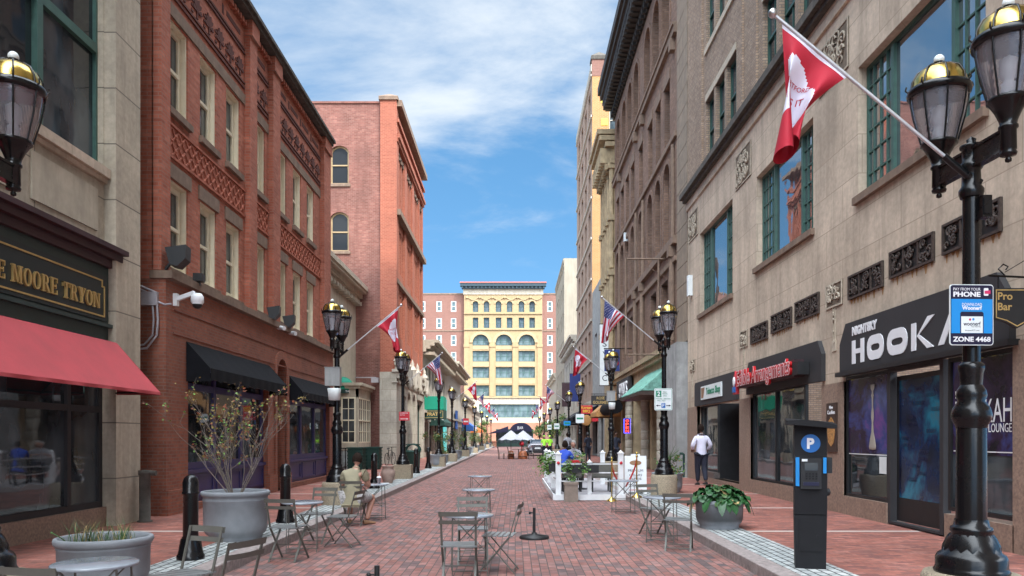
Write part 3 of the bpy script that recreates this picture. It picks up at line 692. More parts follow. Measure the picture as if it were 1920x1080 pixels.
# hanging sign beside the lamp
hs = thing('hanging_sign', 'black scalloped pub sign with gold lettering hanging at the right edge', 'sign', (6.5, 9.55, 0))
m = MB(); m.tube([(0,0,3.63),(-.62,0,3.66)], .014, 6); m.tube([(-.42,0,3.66),(-.5,0,3.74),(-.44,0,3.8),(-.38,0,3.77),(-.41,0,3.73)], .01, 5); m.tube([(-.42,0,3.7),(-.0,0,3.95)], .006, 4)
for x in (-.5, -.1): m.tube([(x,0,3.64),(x,0,3.5)], .009, 5)
m.build('bracket', M['black'], hs)
m = MB(); pts = [(-.56,3.12),(-.42,3.08),(-.28,3.0),(-.14,3.08),(0-.03,3.12),(-.03,3.5),(-.56,3.5)]; m.prism(pts, -.02, .02); bd = m.build('board', M['blackmat'], hs)
m = MB(); i = [(-.295+(x+.295)*.94, 3.27+(z-3.27)*.92) for x, z in pts]; j = [(-.295+(x+.295)*.9, 3.27+(z-3.27)*.87) for x, z in pts]; m.ring(i, j, -.024, -.02); m.build('gold_border', M['gold'], bd)
text('Pro', .13, M['gold'], bd, (-.52, -.023, 3.4), ext=.002, bold=.002, align='LEFT'); text('Bar', .13, M['gold'], bd, (-.52, -.023, 3.27), ext=.002, bold=.002, align='LEFT')

# ================================================================ NEAR LEFT: light stone bank building with coral awning
L0 = B('stone_shop_building', 'light buff stone building at the left edge with coral awning and gold lettered fascia', 'building', 'L', -6.8, -12)
U = L0.u
each('pilaster', [(U(13.1), U(13.95), 0, .6, .14, 14), (U(-12), U(4.5), 0, .6, .14, 14)], M['stoneL'], L0.root)
op = [(9.04, 6.2, 8.08, 7.6)]
L0.wall(4.5, 13.1, 4.6, 14, op, M['stoneL'], .2, y=.2)
m = MB(); x0, x1 = U(5.005), U(13.075); fw = .12
m.ring([(x0,6.2),(x1,6.2),(x1,13.8),(x0,13.8)], [(x0+fw,6.26),(x1-.05,6.26),(x1-.05,13.7),(x0+fw,13.7)], .3, .4)
for y in (11.45, 8.4): m.box(U(y)-.07, U(y)+.07, .27, .39, 6.26, 13.7)
m.box(x0+fw, x1-.05, .28, .395, 8.15, 8.3); w = m.build('window', M['greensteel'], L0.root)
for a, b in ((5.1,8.33),(8.47,11.38),(11.52,13.03)):
    for z0, z1 in ((6.26,8.15),(8.3,13.7)): MB().quad((U(a),.36,z0),(U(b),.36,z0),(U(b),.36,z1),(U(a),.36,z1)).build('pane', M['glass'], w)
m = MB(); m.box(U(4.5), U(13.099), .08, .25, 6.04, 6.196); m.box(U(4.5), U(13.099), .14, .25, 5.96, 6.038); m.build('sill', M['limestone'], w)
each('recessed_panel', [(U(a), U(b), .17, .21, 5.1, 5.8) for a, b in ((9.4, 10.75), (11.1, 12.85))], M['creamst'], L0.root)
m = MB(); m.box(U(4.5), U(13.35), -.1, .3, 4.78, 4.86); m.box(U(4.5), U(13.3), -.02, .3, 4.66, 4.778); m.box(U(4.5), U(13.098), .06, .3, 4.52, 4.658); m.build('cornice', M['maroon'], L0.root)
m = MB(); m.box(U(4.5), U(13.097), .13, .3, 3.3, 4.518); m.box(U(4.5), U(13.096), .05, .13, 3.5, 3.56); fa = m.build('fascia', M['fasciagrn'], L0.root)
m = MB(); m.box(U(5), U(12.98), .1, .129, 3.6, 4.36); m.build('sign_board', M['signnavy'], fa)
def rl(y, z): return (U(y), z)
o = [(5.2,3.66),(12.92,3.66),(12.92,4.18),(12.85,4.18),(12.85,4.28),(5.2,4.28)]
oo = [(U(y),z) for y, z in o]; ii = [(U(5.225),3.685),(U(12.895),3.685),(U(12.895),4.155),(U(12.825),4.155),(U(12.825),4.255),(U(5.225),4.255)]
m = MB(); m.ring(oo, ii, .088, .1); m.build('gold_border', M['gold'], fa)
def serif(mb, ch, x, z, h, y0, y1):       # bracketed roman capitals, thick and thin strokes
    T = h*.2; t = h*.075; w = {'M':1.05,'O':.85,'R':.88,'E':.72,'T':.82,'Y':.88,'N':.95}[ch]*h; k = [0]
    def bx(a, b, c, d): mb.prism([(x+a,z+c),(x+b,z+c),(x+b,z+d),(x+a,z+d)], y0-k[0]*.0007, y1); k[0] += 1
    def sl(p): mb.prism([(x+a,z+b) for a, b in p], y0-k[0]*.0007, y1); k[0] += 1
    s = h*.09
    def stem(a, top=True, bot=True, T=T):
        bx(a, a+T, 0, h)
        if bot: bx(a-s, a+T+s, 0, t)
        if top: bx(a-s, a+T+s, h-t, h)
    if ch == 'O':
        cx = x+w/2; cz = z+h/2; a = [(cx+w/2*math.cos(i/20*6.2832), cz+h*.52*math.sin(i/20*6.2832)) for i in range(20)]
        b = [(cx+(w/2-T)*math.cos(i/20*6.2832), cz+(h*.52-t)*math.sin(i/20*6.2832)) for i in range(20)]; mb.ring(a, b, y0, y1)
    if ch == 'E': stem(s); bx(s+T, w, 0, t); bx(s+T, w, h-t, h); bx(s+T, w*.8, h*.47, h*.47+t); bx(w-t, w, 0, h*.28); bx(w-t, w, h*.72, h); bx(w*.8-t, w*.8, h*.36, h*.64)
    if ch == 'T': stem(w/2-T/2, False); bx(0, w, h-t, h); bx(0, t, h*.7, h); bx(w-t, w, h*.7, h)
    if ch == 'M': stem(s, T=t*1.3); stem(w-s-T); sl([(s,h),(s+T,h),(w/2+T*.3,h*.05),(w/2-T*.3,h*.05)]); sl([(w-s-T,h),(w-s-T+t,h),(w/2+t*.6,h*.05),(w/2-t*.3,h*.05)])
    if ch == 'N': stem(s, T=t*1.3); stem(w-s-t*1.3, bot=False, T=t*1.3); sl([(s,h),(s+T,h),(w-s,0),(w-s-T,0)])
    if ch == 'Y': stem(w/2-T/2, False); sl([(0,h),(T*1.15,h),(w/2+T/2,h*.42),(w/2-T/2,h*.42)]); sl([(w-t*1.4,h),(w,h),(w/2+T/2,h*.42),(w/2+T/2-t*1.3,h*.42)]); bx(-s*.5, T+s, h-t, h); bx(w-T-s*.5, w+s*.4, h-t, h)
    if ch == 'R':
        stem(s); a = []; b = []
        for i in range(11): q = rad(90-18*i); a.append((x+w*.45+w*.38*math.cos(q), z+h*.73+h*.27*math.sin(q))); b.append((x+w*.45+(w*.38-T)*math.cos(q), z+h*.73+(h*.27-t)*math.sin(q)))
        mb.ring([(x+s+T,z+h)]+a+[(x+s+T,z+h*.46)], [(x+s+T,z+h-t)]+b+[(x+s+T,z+h*.46+t)], y0, y1); sl([(w*.42,h*.48),(w*.42+T,h*.48),(w+s*.4,0),(w-T,0)])
    return w
LSC = .87; m = MB(); H = .245; ws = {'M':1.05,'O':.85,'R':.88,'E':.72,'T':.82,'Y':.88,'N':.95,' ':.45}
txt = 'E MOORE TRYON'; tot = sum(ws[c]*H+.032 for c in txt); x = U(12.76)-tot
for c in txt:
    if c != ' ':
        k0 = len(m.v); serif(m, c, x, 3.785, H, .07, .1); xe = U(12.85)
        for q in range(k0, len(m.v)): m.v[q] = (xe+(m.v[q][0]-xe)*LSC,)+m.v[q][1:]
    else: m.build('gold_lettering', M['gold'], fa); m = MB()
    x += ws[c]*H+.032
m.build('gold_lettering', M['gold'], fa)
m = MB(); m.box(U(4.5), U(13.098), .16, .4, .14, .47); m.build('plinth', M['plinth'], L0.root)
front(L0.root, U(4.6), U(13.095), .47, 3.3, [U(6.6), U(9.2), U(12.1)], M['signblack'], M['glass'], .3, trans=2.12, fw=.1)
m = MB(); m.quad((U(13.95),0,.14),(U(13.95),16,.14),(U(13.95),16,14),(U(13.95),0,14)); m.quad((0,0,14),(U(13.95),0,14),(U(13.95),16,14),(0,16,14)); m.build('flank_and_roof', M['stoneL'], L0.root)
awning('awning', 'coral red canvas awning over the near left shop window', M['coral'], -6.79, 5.0, 13.1, 3.26, 2.42, .74, .05)
st = tag(MB().lathe([(.13,.0),(.13,.02),(.095,.03),(.095,.83),(.11,.84),(.11,.92),(.0,.93)], (0,0,0), 16).tube([(0,-.0,.87),(.2,0,.87)], .05, 8).build('standpipe', M['soot'], None, (-6.62, 13.75, .14)), 'short brown metal standpipe against the light stone pilaster', 'standpipe')

# ================================================================ LEFT: three-storey red brick front
L1 = B('brick_rowhouse', 'dark red brick three-storey building with cream sash windows and black awnings', 'building', 'L', -6.95, 14.75)
U = L1.u
WS = dict(frame=M['cream'], glass=M['glass'], fw=.17, mw=.05, meet=1, lining=1, sill=M['brownstone'])
WS2 = dict(WS, lintel=M['brownstone'], lh=.3)
cs = [15.87, 17.42, 18.95, 20.92, 22.9, 24.5, 26.1]; ws_ = [.92,.92,.92,.85,.9,.9,.9]
ops = []
for c, w in zip(cs, ws_): ops += L1.row([c], 8.28, w, 1.85, WS, rec=.2); ops += L1.row([c], 5.05, w, 1.83, WS2, rec=.2)
L1.wall(14.75, 28.3, 4.85, 12.2, ops, M['brickred'], .22)
piers = [(14.75,15.15),(19.72,20.25),(21.6,22.25),(27.35,28.3)]
for a, b in piers: MB().box(U(a), U(b), -.16, .02, 4.87, 12.25).box(U(a)-.02, U(b)+.02, -.22, -.0, 11.95, 12.35).build('pier', M['brickred'], L1.root)
bays = [(15.15,19.72),(20.25,21.6),(22.25,27.35)]
tc = MB()
for a, b in bays:
    d = MB(); m = MB()
    x0, x1 = U(a), U(b); m.box(x0, x1, -.03, .02, 10.16, 10.42)
    # lattice frieze between the storeys
    for z in (7.28, 7.93): tc.box(x0+.02, x1-.02, -.05, .02, z, z+.05)
    n = max(3, int((x1-x0-.1)/.3)); s = (x1-x0-.1)/n
    for i in range(n):
        for j in range(2):
            cx = x0+.05+s*(i+.5); cz = 7.47+j*.3; q = s*.46
            for (p, r) in (((cx-q,cz-.13),(cx+q,cz+.13)), ((cx-q,cz+.13),(cx+q,cz-.13))): tc.bar((p[0],-.018,p[1]),(r[0],-.018,r[1]),.035,.028,(0,1,0))
            k0 = len(tc.v); tc.lathe([(.055,0),(.03,.03),(.0,.035)], (0,0,0), 6); tc.xf(Matrix.Translation((cx,-.02,cz)) @ Matrix.Rotation(rad(90),4,'X'), k0)
    tc.box(x0+.03, x1-.03, -.008, .01, 7.33, 7.93)
    # palmettes under the parapet, recess shade painted into their dark colour
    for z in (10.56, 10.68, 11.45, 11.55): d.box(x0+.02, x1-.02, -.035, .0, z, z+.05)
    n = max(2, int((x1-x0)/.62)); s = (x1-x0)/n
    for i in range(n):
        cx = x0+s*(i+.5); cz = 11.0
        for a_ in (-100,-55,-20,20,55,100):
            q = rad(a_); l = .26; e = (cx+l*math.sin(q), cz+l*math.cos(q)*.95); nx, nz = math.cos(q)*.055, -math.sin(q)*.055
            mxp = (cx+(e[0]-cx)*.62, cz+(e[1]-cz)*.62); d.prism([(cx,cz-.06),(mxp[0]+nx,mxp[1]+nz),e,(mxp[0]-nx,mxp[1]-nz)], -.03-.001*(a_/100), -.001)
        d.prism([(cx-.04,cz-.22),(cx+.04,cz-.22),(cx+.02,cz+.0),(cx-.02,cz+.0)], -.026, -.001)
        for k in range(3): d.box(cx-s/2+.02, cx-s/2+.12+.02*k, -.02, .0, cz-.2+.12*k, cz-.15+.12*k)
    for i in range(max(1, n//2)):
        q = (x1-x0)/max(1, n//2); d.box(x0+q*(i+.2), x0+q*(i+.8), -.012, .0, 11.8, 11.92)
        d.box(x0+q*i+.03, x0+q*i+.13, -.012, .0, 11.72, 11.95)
    m.build('stone_course', M['brownstone'], L1.root); d.build('palmette_frieze', M['terrashade'], L1.root)
tc.build('lattice_frieze', M['terra'], L1.root)
m = MB(); x0, x1 = U(14.75), U(28.3); m.box(x0+.01, x1-.01, -.02, .01, 12.13, 12.2)
for i in range(75): x = x0+(x1-x0)*(i+.25)/75; m.box(x, x+.09, -.12, .02, 12.12, 12.24)
m.build('dentil_course', M['terra'], L1.root)
m = MB(); m.box(x0-.05, x1+.05, -.26, .3, 12.36, 12.46); m.box(x0-.05, x1+.05, -.34, .3, 12.462, 12.56); m.build('cornice', M['soot'], L1.root)
L1.wall(14.75, 28.3, 12.2, 12.36, [], M['brickred'])
m = MB(); m.quad((x0,0,4.7),(x0,5,4.7),(x0,5,12.4),(x0,0,12.4)); m.quad((x1,0,.1),(x1,5,.1),(x1,5,12.4),(x1,0,12.4)); m.quad((x0,.2,12.4),(x1,.2,12.4),(x1,14,12.4),(x0,14,12.4)); m.build('flank_and_roof', M['brickred'], L1.root)
# shop storey stands forward
sy = -.25
gops = [(18.3, .14, 5.1, 3.1), (22.0, .14, .95, 3.75, .47), (25.3, .14, 4.9, 3.1)]
L1.wall(14.75, 28.3, .14, 4.7, gops, M['brickshop'], .3, y=sy)
for q, d in ((x0, 4), (x1, 2)): MB().quad((q,sy,.14),(q,d,.14),(q,d,4.7),(q,sy,4.7)).build('shop_storey_return', M['brickshop'], L1.root)
m = MB(); m.box(x0-.04, x1+.02, sy-.14, .05, 4.7, 4.85); m.build('ledge', M['brownstone'], L1.root)
m = MB()
for z in (4.15, 3.68): m.box(x0+.3, x1-.1, sy-.02, sy+.02, z, z+.035)
for a, b in ((14.75,15.74),(20.86,21.5),(22.5,22.83),(27.76,28.3)): m.box(U(a)-.03, U(b)+.02, sy-.06, sy+.1, .13, .62)
m.ring([(U(22)+p*1.35,.14+q*1.06) for p,q in outline(.95,3.75,.47)], [(U(22)+p,.14+q) for p,q in outline(.95,3.75,.47)], sy-.05, sy+.02)
m.build('brick_moulding', M['brickshop'], L1.root)
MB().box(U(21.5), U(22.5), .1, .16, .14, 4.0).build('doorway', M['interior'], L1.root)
def bluefront(a, b, n):
    x0, x1 = U(a), U(b); y = sy+.16
    f = front(L1.root, x0, x1, .98, 3.24, [x0+(x1-x0)*k/n for k in range(1, n)], M['bluepaint'], M['glass'], sy+.2, trans=2.72, fw=.14)
    m = MB(); m.box(x0, x1, y-.04, y+.1, .28, .978); m.box(x0, x1, y-.1, y+.1, .9, .976)
    w = (x1-x0)/n
    for k in range(n):
        o = [(x0+w*k+.09,.36),(x0+w*(k+1)-.09,.36),(x0+w*(k+1)-.09,.86),(x0+w*k+.09,.86)]; i = [(o[0][0]+.05,.41),(o[1][0]-.05,.41),(o[1][0]-.05,.81),(o[0][0]+.05,.81)]; m.ring(o, i, y-.065, y-.04)
    m.build('panelled_riser', M['bluepaint'], f); MB().box(x0, x1, sy-.03, sy+.3, .14, .28).build('step_course', M['brickshop'], f)
bluefront(15.75, 20.85, 3); bluefront(22.85, 27.75, 3)
awning('awning', 'black canvas awning with frayed valance over the nearer blue shopfront', M['blackcanvas'], -6.71, 15.66, 20.95, 3.62, 3.06, .5, .27, group='black awnings on the brick front')
awning('awning', 'smaller black canvas awning over the farther blue shopfront', M['blackcanvas'], -6.71, 22.75, 27.7, 3.5, 3.0, .42, .25, group='black awnings on the brick front')
# fittings on the ledge
cam_ = thing('security_camera', 'white dome security camera on an arm at the brick corner', 'camera', (-6.62, 15.1, 4.35))
MB().box(-.09,.0,-.05,.05,-.12,.12).bar((0,0,.02),(.34,-.04,.13),.07,.08).build('bracket', M['white'], cam_)
MB().lathe([(.0,.12),(.08,.11),(.12,.05),(.125,-.05),(.1,-.09),(.1,-.1)], (.4,-.05,.0), 16).build('housing', M['white'], cam_)
MB().lathe([(.095,-.1),(.08,-.15),(.04,-.18),(.0,-.185)], (.4,-.05,0), 16).build('dome', M['blackmat'], cam_)
jb = tag(MB().box(-.15,.15,-.08,.0,-.13,.13).tube([(.16,-.05,-.06),(.3,-.06,-.12),(.42,-.06,-.1)],.018,6).tube([(-.55,-.04,.28),(-.2,-.05,.25),(.12,-.05,.12),(.16,-.05,-.4),(.14,-.05,-.7),(-.05,-.05,-.95),(-.55,-.04,-1.0)],.022,6).tube([(-.55,-.04,.22),(-.2,-.05,.19),(.04,-.05,.08),(.08,-.05,-.4),(.06,-.05,-.7),(-.1,-.05,-.88),(-.55,-.04,-.93)],.02,6).build('junction_box', M['greybox'], None, (-6.98, 14.73, 4.3)), 'grey junction box with looping conduits on the brick return wall', 'junction box')
def spot(y, z, s, label, kind=0):
    o = thing('floodlight', label, 'floodlight', (-6.58, y, z), rad(8))
    if kind: MB().box(-.12*s,.12*s,-.13*s,.13*s,-.09*s,.11*s).build('housing', M['blackmat'], o); MB().box(-.03,.03,-.03,.03,-.2*s,-.09*s).build('bracket', M['blackmat'], o)
    else:
        m = MB(); m.prism([(-.15*s,.16*s),(.2*s,.22*s),(.19*s,-.02*s),(.05*s,-.16*s),(-.08*s,-.13*s)], -.17*s, .17*s); m.build('housing', M['blackmat'], o)
        MB().tube([(-.1*s,0,-.08*s),(-.2*s,0,-.2*s)], .03*s, 6).build('bracket', M['blackmat'], o)
spot(14.95, 5.12, 1.1, 'black wedge floodlight standing on the ledge at the brick corner'); spot(16.0, 4.96, .8, 'small black box light on the ledge left of the second sash window', 1)
spot(20.9, 5.0, .95, 'black wedge floodlight on the ledge below the lone middle sash window'); spot(22.3, 4.98, .95, 'black wedge floodlight on the ledge beside the pier, farthest along')
for k, y in enumerate((21.5, 22.6)):
    o = thing('security_camera', 'small white bullet camera under the ledge %s the arched doorway' % ('left of' if k == 0 else 'right of'), 'camera', (-6.62, y, 4.72))
    MB().tube([(0,0,.0),(.2,-.12,-.04)], .06, 10).build('housing', M['white'], o); MB().tube([(0,0,0),(-.07,.02,.06)], .02, 6).build('bracket', M['white'], o)
# ================================================================ LEFT beyond: cream bay-windowed building, tall brick warehouse, white shops
L2 = B('cream_townhouse', 'cream building set back between the two brick buildings with bracketed cornice and bay window', 'building', 'L', -9.1, 28.5)
U = L2.u
W6 = dict(frame=M['cream'], glass=M['glass'], fw=.07, meet=1, cols=2, rows=4)
ops = L2.row([31, 34.2, 37.4], 6.0, 1.1, 2.1, W6)
L2.wall(28.5, 43.9, .14, 9.3, ops, M['creamst'])
m = MB(); x0, x1 = U(28.5), U(43.9)
for z, o in ((9.3,.25),(9.55,.4),(9.8,.62),(9.95,.7)): m.box(x0, x1, -o, .3, z, z+.24 if z > 9.5 else z+.248)
for i in range(24): x = x0+(x1-x0)*(i+.5)/24; m.box(x-.09, x+.09, -.4, 0, 9.1, 9.3)
m.build('cornice', M['creamst'], L2.root); m = MB(); m.quad((x0,0,.1),(x0,10,.1),(x0,10,9.5),(x0,0,9.5)); m.quad((x0,0,9.9),(x1,0,9.9),(x1,10,9.9),(x0,10,9.9)); m.build('flank_and_roof', M['creamst'], L2.root)
bb = MB(); bx0, bx1 = U(40.2), U(43.7); bb.prism([(bx0,.14),(bx1,.14),(bx1,1.35),(bx0,1.35)], -.9, 0); bb.box(bx0-.1, bx1, -1.0, 0, 4.2, 4.35); bb.box(bx0-.2, bx1, -1.15, 0, 4.352, 4.5); bb.box(bx0, bx0+.14, -.9, -.76, 1.35, 4.2); bb.box(bx1-.14, bx1, -.9, -.76, 1.35, 4.2); bb.box(bx0, bx1, -.9, -.7, 3.75, 4.2); bb.box(bx0, bx0+.12, -.7, 0, 3.75, 4.2)
bay = bb.build('bay_window', M['creamst'], L2.root)
def sash(parent, x, z, w, h, y, rz):
    F, G = windowmesh(w, h, W6, 0, .06, 0); f = F.build('window', M['cream'], parent, (x, y, z), rz); G.build('pane', M['glass'], f)
sash(bay, bx0+.0, 1.35, .75, 2.4, -.38, rad(-90)); 
for k in range(3): sash(bay, bx0+.14+.54+k*1.08, 1.35, 1.06, 2.4, -.9, 0)
ga = thing('dome_awning', 'green dome awning over the entrance of the cream building', 'awning', (-9.1, 40.6, 0))
m = MB(); n = 10
for i in range(n):
    for j in range(5):
        def q(i, j): a = math.pi*i/n; e = math.pi/2*j/5; return (.62*math.cos(e)*math.sin(a), -.55*math.cos(e)*math.cos(a), 4.15+.7*math.sin(e))
        m.quad(q(i,j), q(i+1,j), q(i+1,j+1), q(i,j+1))
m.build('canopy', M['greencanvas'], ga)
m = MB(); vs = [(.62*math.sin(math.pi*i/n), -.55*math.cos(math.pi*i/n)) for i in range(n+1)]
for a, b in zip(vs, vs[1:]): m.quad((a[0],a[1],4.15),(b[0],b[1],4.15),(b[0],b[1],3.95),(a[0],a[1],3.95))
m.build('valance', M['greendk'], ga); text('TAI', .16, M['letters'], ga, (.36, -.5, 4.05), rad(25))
# steps, railing and cabinets in the gap
st = MB()
for k in range(5): st.box(-1.3, 1.3, .35*k, .35*k+.36, 0, .17*(k+1))
steps = tag(st.build('entrance_steps', M['concrete'], None, (-8.0, 36.2, .14)), 'grey stone steps up to the cream building', 'steps')
rl = thing('railing', 'black metal stair railing in front of the cream building', 'railing', (-7.3, 31, .14))
def rail(mb, a, b, h=1.0, gap=.14):
    a, b = Vector(a), Vector(b); L = (b-a).length; n = int(L/gap); up = Vector((0,0,h))
    mb.tube([a+up, b+up], .025, 6); mb.tube([a+Vector((0,0,.12)), b+Vector((0,0,.12))], .018, 6); mb.tube([a+up*.88, b+up*.88], .015, 6)
    for i in range(n+1): p = a+(b-a)*i/n; mb.tube([p, p+up*.98], .012 if i % 8 else .03, 4, False)
m = MB(); rail(m, (-1.0,4,0), (.1,7.5,.0)); m.build('handrail', M['black'], rl); m = MB(); rail(m, (-1.5,1.5,.55), (-1.02,3.9,0)); m.build('stair_rail', M['black'], rl)
for k, (x, y) in enumerate(((-7.25, 35.2), (-6.72, 36.4))):
    o = thing('utility_cabinet', ('nearer' if k == 0 else 'farther')+' of two dark green ribbed cabinets behind the seated man', 'cabinet', (x, y, .14), 0, 'dark green cabinets by the steps')
    m = MB(); m.box(-.33, .33, -.4, .4, .08, 1.0)
    for z in (.2, .36, .52, .68, .84): m.box(-.36, .36, -.43, .43, z, z+.05)
    m.build('body', M['greendk'], o); MB().box(-.38, .38, -.46, .46, 1.0, 1.06).build('lid', M['greendk'], o); each('foot', [(-.3,-.2,-.35,.35,0,.08),(.2,.3,-.35,.35,0,.08)], M['greendk'], o)
bk = thing('bicycle', 'dark bicycle leaning against the brick flank wall', 'bicycle', (-6.75, 41.5, .14), rad(80))
def wheel(x, name='wheel'):
    m = MB(); m.tube([(x+.33*math.cos(a/20*6.2832), 0, .34+.33*math.sin(a/20*6.2832)) for a in range(21)], .02, 5, False); w = m.build(name, M['rubber'], bk)
    m = MB(); 
    for a in range(12): m.tube([(x,0,.34),(x+.32*math.cos(a*.5236),0,.34+.32*math.sin(a*.5236))], .003, 3, False)
    m.build('spokes', M['steel'], w)
wheel(-.52); wheel(.52)
MB().tube([(-.52,0,.34),(-.15,0,.32),(-.28,0,.85)],.018,6).tube([(-.52,0,.34),(-.26,0,.78),(.3,0,.82)],.016,6).tube([(-.15,0,.32),(.3,0,.78)],.02,6).tube([(.52,0,.34),(.3,0,.78),(.26,0,.98)],.018,6).build('frame', M['black'], bk)
MB().ball((-.29,0,.9),.14,.07,.04).build('saddle', M['rubber'], bk); MB().tube([(.3,-.25,.98),(.26,0,.98),(.3,.25,.98)],.014,6).build('handlebar', M['black'], bk)

L3 = B('brick_warehouse', 'tall orange red brick building with weathered flank wall and pale stone arcade', 'building', 'L', -6.9, 44)
U = L3.u; X1 = 56.8
WB = dict(frame=M['yellowd'], glass=M['glassdull'], fw=.09, meet=1, sill=M['brownstone'])
WN = dict(frame=M['brownstone'], glass=M['glass'], fw=.05, meet=1)
trip = [45.35, 46.15, 46.95, 48.85, 49.65, 50.45, 52.35, 53.15, 53.95, 55.2, 55.85]
ops = []
ops += L3.row(trip, 15.3, .5, 3.0, WN, arch=.25, rec=.3); ops += L3.row(trip, 11.4, .58, 2.5, WN, rec=.3); ops += L3.row(trip, 7.6, .58, 2.5, WN, rec=.3)
L3.wall(44, X1, 5.6, 20.6, ops, M['brickora'], .32)
piers = [(44,44.85),(47.4,48.35),(50.95,51.85),(54.45,54.8),(56.2,56.8)]
for a, b in piers: MB().box(U(a), U(b), -.09, .02, 5.75, 18.6).build('pier', M['brickora'], L3.root)
for z, o, h in ((10.5,.2,.25),(14.4,.34,.32),(18.6,.2,.2),(18.802,.3,.2),(19.7,.25,.2),(20.6,.42,.35)): L3.band(44, X1, z, z+h, o, M['brownstone'] if z < 18 or z > 20 else M['brickora'])
for i in range(len(trip)//1):
    c = trip[i]; m = MB(); m.ring([(U(c)+a*1.5,18.3-3.0+b*1.02+.04) for a,b in outline(.5,3,.25)][2:], [(U(c)+a,15.3+b) for a,b in outline(.5,3,.25)][2:], -.06, .0); m.build('arch_stone', M['brownstone'], L3.root)
m = MB()
for i in range(50): x = U(44)+12.8*(i+.3)/50; m.box(x, x+.12, -.16, 0, 19.1, 19.5)
m.build('corbel_table', M['brickora'], L3.root)
# flank facing the camera: local frame is turned, so build it in world axes under the root
def flank(root_b, xw0, xw1, yw, z0, z1, ops, mat, name='flank_wall', rec=.18):
    m = MB(); wallmb(m, xw0, xw1, z0, z1, ops, rec, 0)
    o = m.build(name, mat, root_b.root, (U_(root_b, yw), -(xw0-xw0)*0, 0)); return o
def place_world(o, b, x, y, z, rz=0):      # set a child's pose from world axes
    o.parent = None; o.location = (x,y,z); o.rotation_euler = (0,0,rz)
    R = Matrix.Translation(b.root.location) @ Matrix.Rotation(b.root.rotation_euler.z, 4, 'Z'); Wm = Matrix.Translation((x,y,z)) @ Matrix.Rotation(rz, 4, 'Z')
    L = R.inverted() @ Wm; o.parent = b.root; o.location = L.to_translation(); o.rotation_euler = L.to_euler(); return o
fo = [(-10.05, 16.15, 1.05, 2.2, .3), (-10.05, 12.3, 1.05, 2.25, .3), (-10.05, 8.9, 1.05, 2.3, .3)]
m = MB(); wallmb(m, -22, -7.7, .14, 20.75, fo, .25, 0); place_world(m.build('flank_wall', M['brickold'], L3.root), L3, 0, 44, 0)
for c, z, w, h, a in fo:
    F, G = windowmesh(w, h, WB, a, .2, 0); f = place_world(F.build('window', M['yellowd'], L3.root), L3, c, 44, z); G.build('pane', M['glassdull'], f); MB().box(-w/2-.1, w/2+.1, -.08, .1, -.16, -.002).build('sill', M['brownstone'], f)
MB2 = lambda *a: MB().box(*a)
place_world(MB2(-7.7, -6.76, 43.86, 44.6, .14, 20.9).build('corner_pier', M['brickora'], L3.root), L3, 0, 0, 0)
m = MB(); m.box(-7.78, -6.68, 43.78, 44.7, 20.9, 21.1); m.quad((-7.78,43.78,21.1),(-6.68,43.78,21.1),(-7.23,44.24,21.4)); m.quad((-6.68,43.78,21.1),(-6.68,44.7,21.1),(-7.23,44.24,21.4)); m.quad((-7.78,44.7,21.1),(-7.78,43.78,21.1),(-7.23,44.24,21.4)); m.quad((-6.68,44.7,21.1),(-7.78,44.7,21.1),(-7.23,44.24,21.4)); place_world(m.build('pier_cap', M['brownstone'], L3.root), L3, 0, 0, 0)
place_world(MB2(-22, -7.7, 43.94, 44.3, 20.75, 20.86).build('coping', M['brickold'], L3.root), L3, 0, 0, 0)
place_world(MB().quad((-22,44.2,20.3),(-7,44.2,20.3),(-7,56.8,20.3),(-22,56.8,20.3)).quad((-7,56.8,.1),(-22,56.8,.1),(-22,56.8,20.3),(-7,56.8,20.3)).build('roof', M['soot'], L3.root), L3, 0, 0, 0)
# pale stone arcade along the foot
ar = [(46.2, .14, 2.0, 4.0), (48.6, .14, 1.5, 4.4, .75), (51.0, .14, 1.5, 4.4, .75), (54.3, .14, 3.4, 4.1)]
L3.wall(43.4, X1, .14, 5.35, ar, M['ashlarc'], .5, y=-.2, name='stone_arcade')
m = MB(); m.quad((U(43.4),-.2,.14),(U(43.4),.75,.14),(U(43.4),.75,5.35),(U(43.4),-.2,5.35)); m.quad((U(43.4),-.2,5.35),(U(X1),-.2,5.35),(U(X1),.1,5.35),(U(43.4),.1,5.35)); m.quad((U(X1),-.2,.14),(U(X1),.75,.14),(U(X1),.75,5.35),(U(X1),-.2,5.35)); m.build('arcade_return', M['ashlarc'], L3.root)
L3.band(43.3, X1, 3.2, 3.32, .78, M['whitest'], y=0) if 0 else None
m = MB(); m.box(U(43.3), U(X1), -.34, .05, 5.35, 5.5); m.box(U(43.34), U(X1), -.27, .05, 4.75, 4.82)
for y in range(26): x = U(43.6)+13*y/26; m.box(x, x+.12, -.26, -.14, 5.5, 5.75)
m.box(U(43.34), U(X1), -.32, -.08, 5.75, 5.88); m.build('balustrade', M['whitest'], L3.root)
for y in (43.75, 47.5, 49.8, 52.3, 56.3):
    x = U(y); m = MB(); m.box(x-.3, x+.3, -.42, -.1, 5.0, 6.0); m.lathe([(.3,0),(.24,.08),(.1,.3),(.12,.42),(.0,.7)], (x,-.25,6.0), 8); m.lathe([(.02,-.35),(.16,-.15),(.2,0),(.14,.3),(.2,.9)], (x,-.42,4.9), 8); m.build('finial', M['whitest'], L3.root)
for c, z, w, h, *a in ar: front(L3.root, U(c)-w/2+.01, U(c)+w/2-.01, .15, h-.1 if not a else h-.6, [U(c)], M['greendk'], M['glass'], .18)
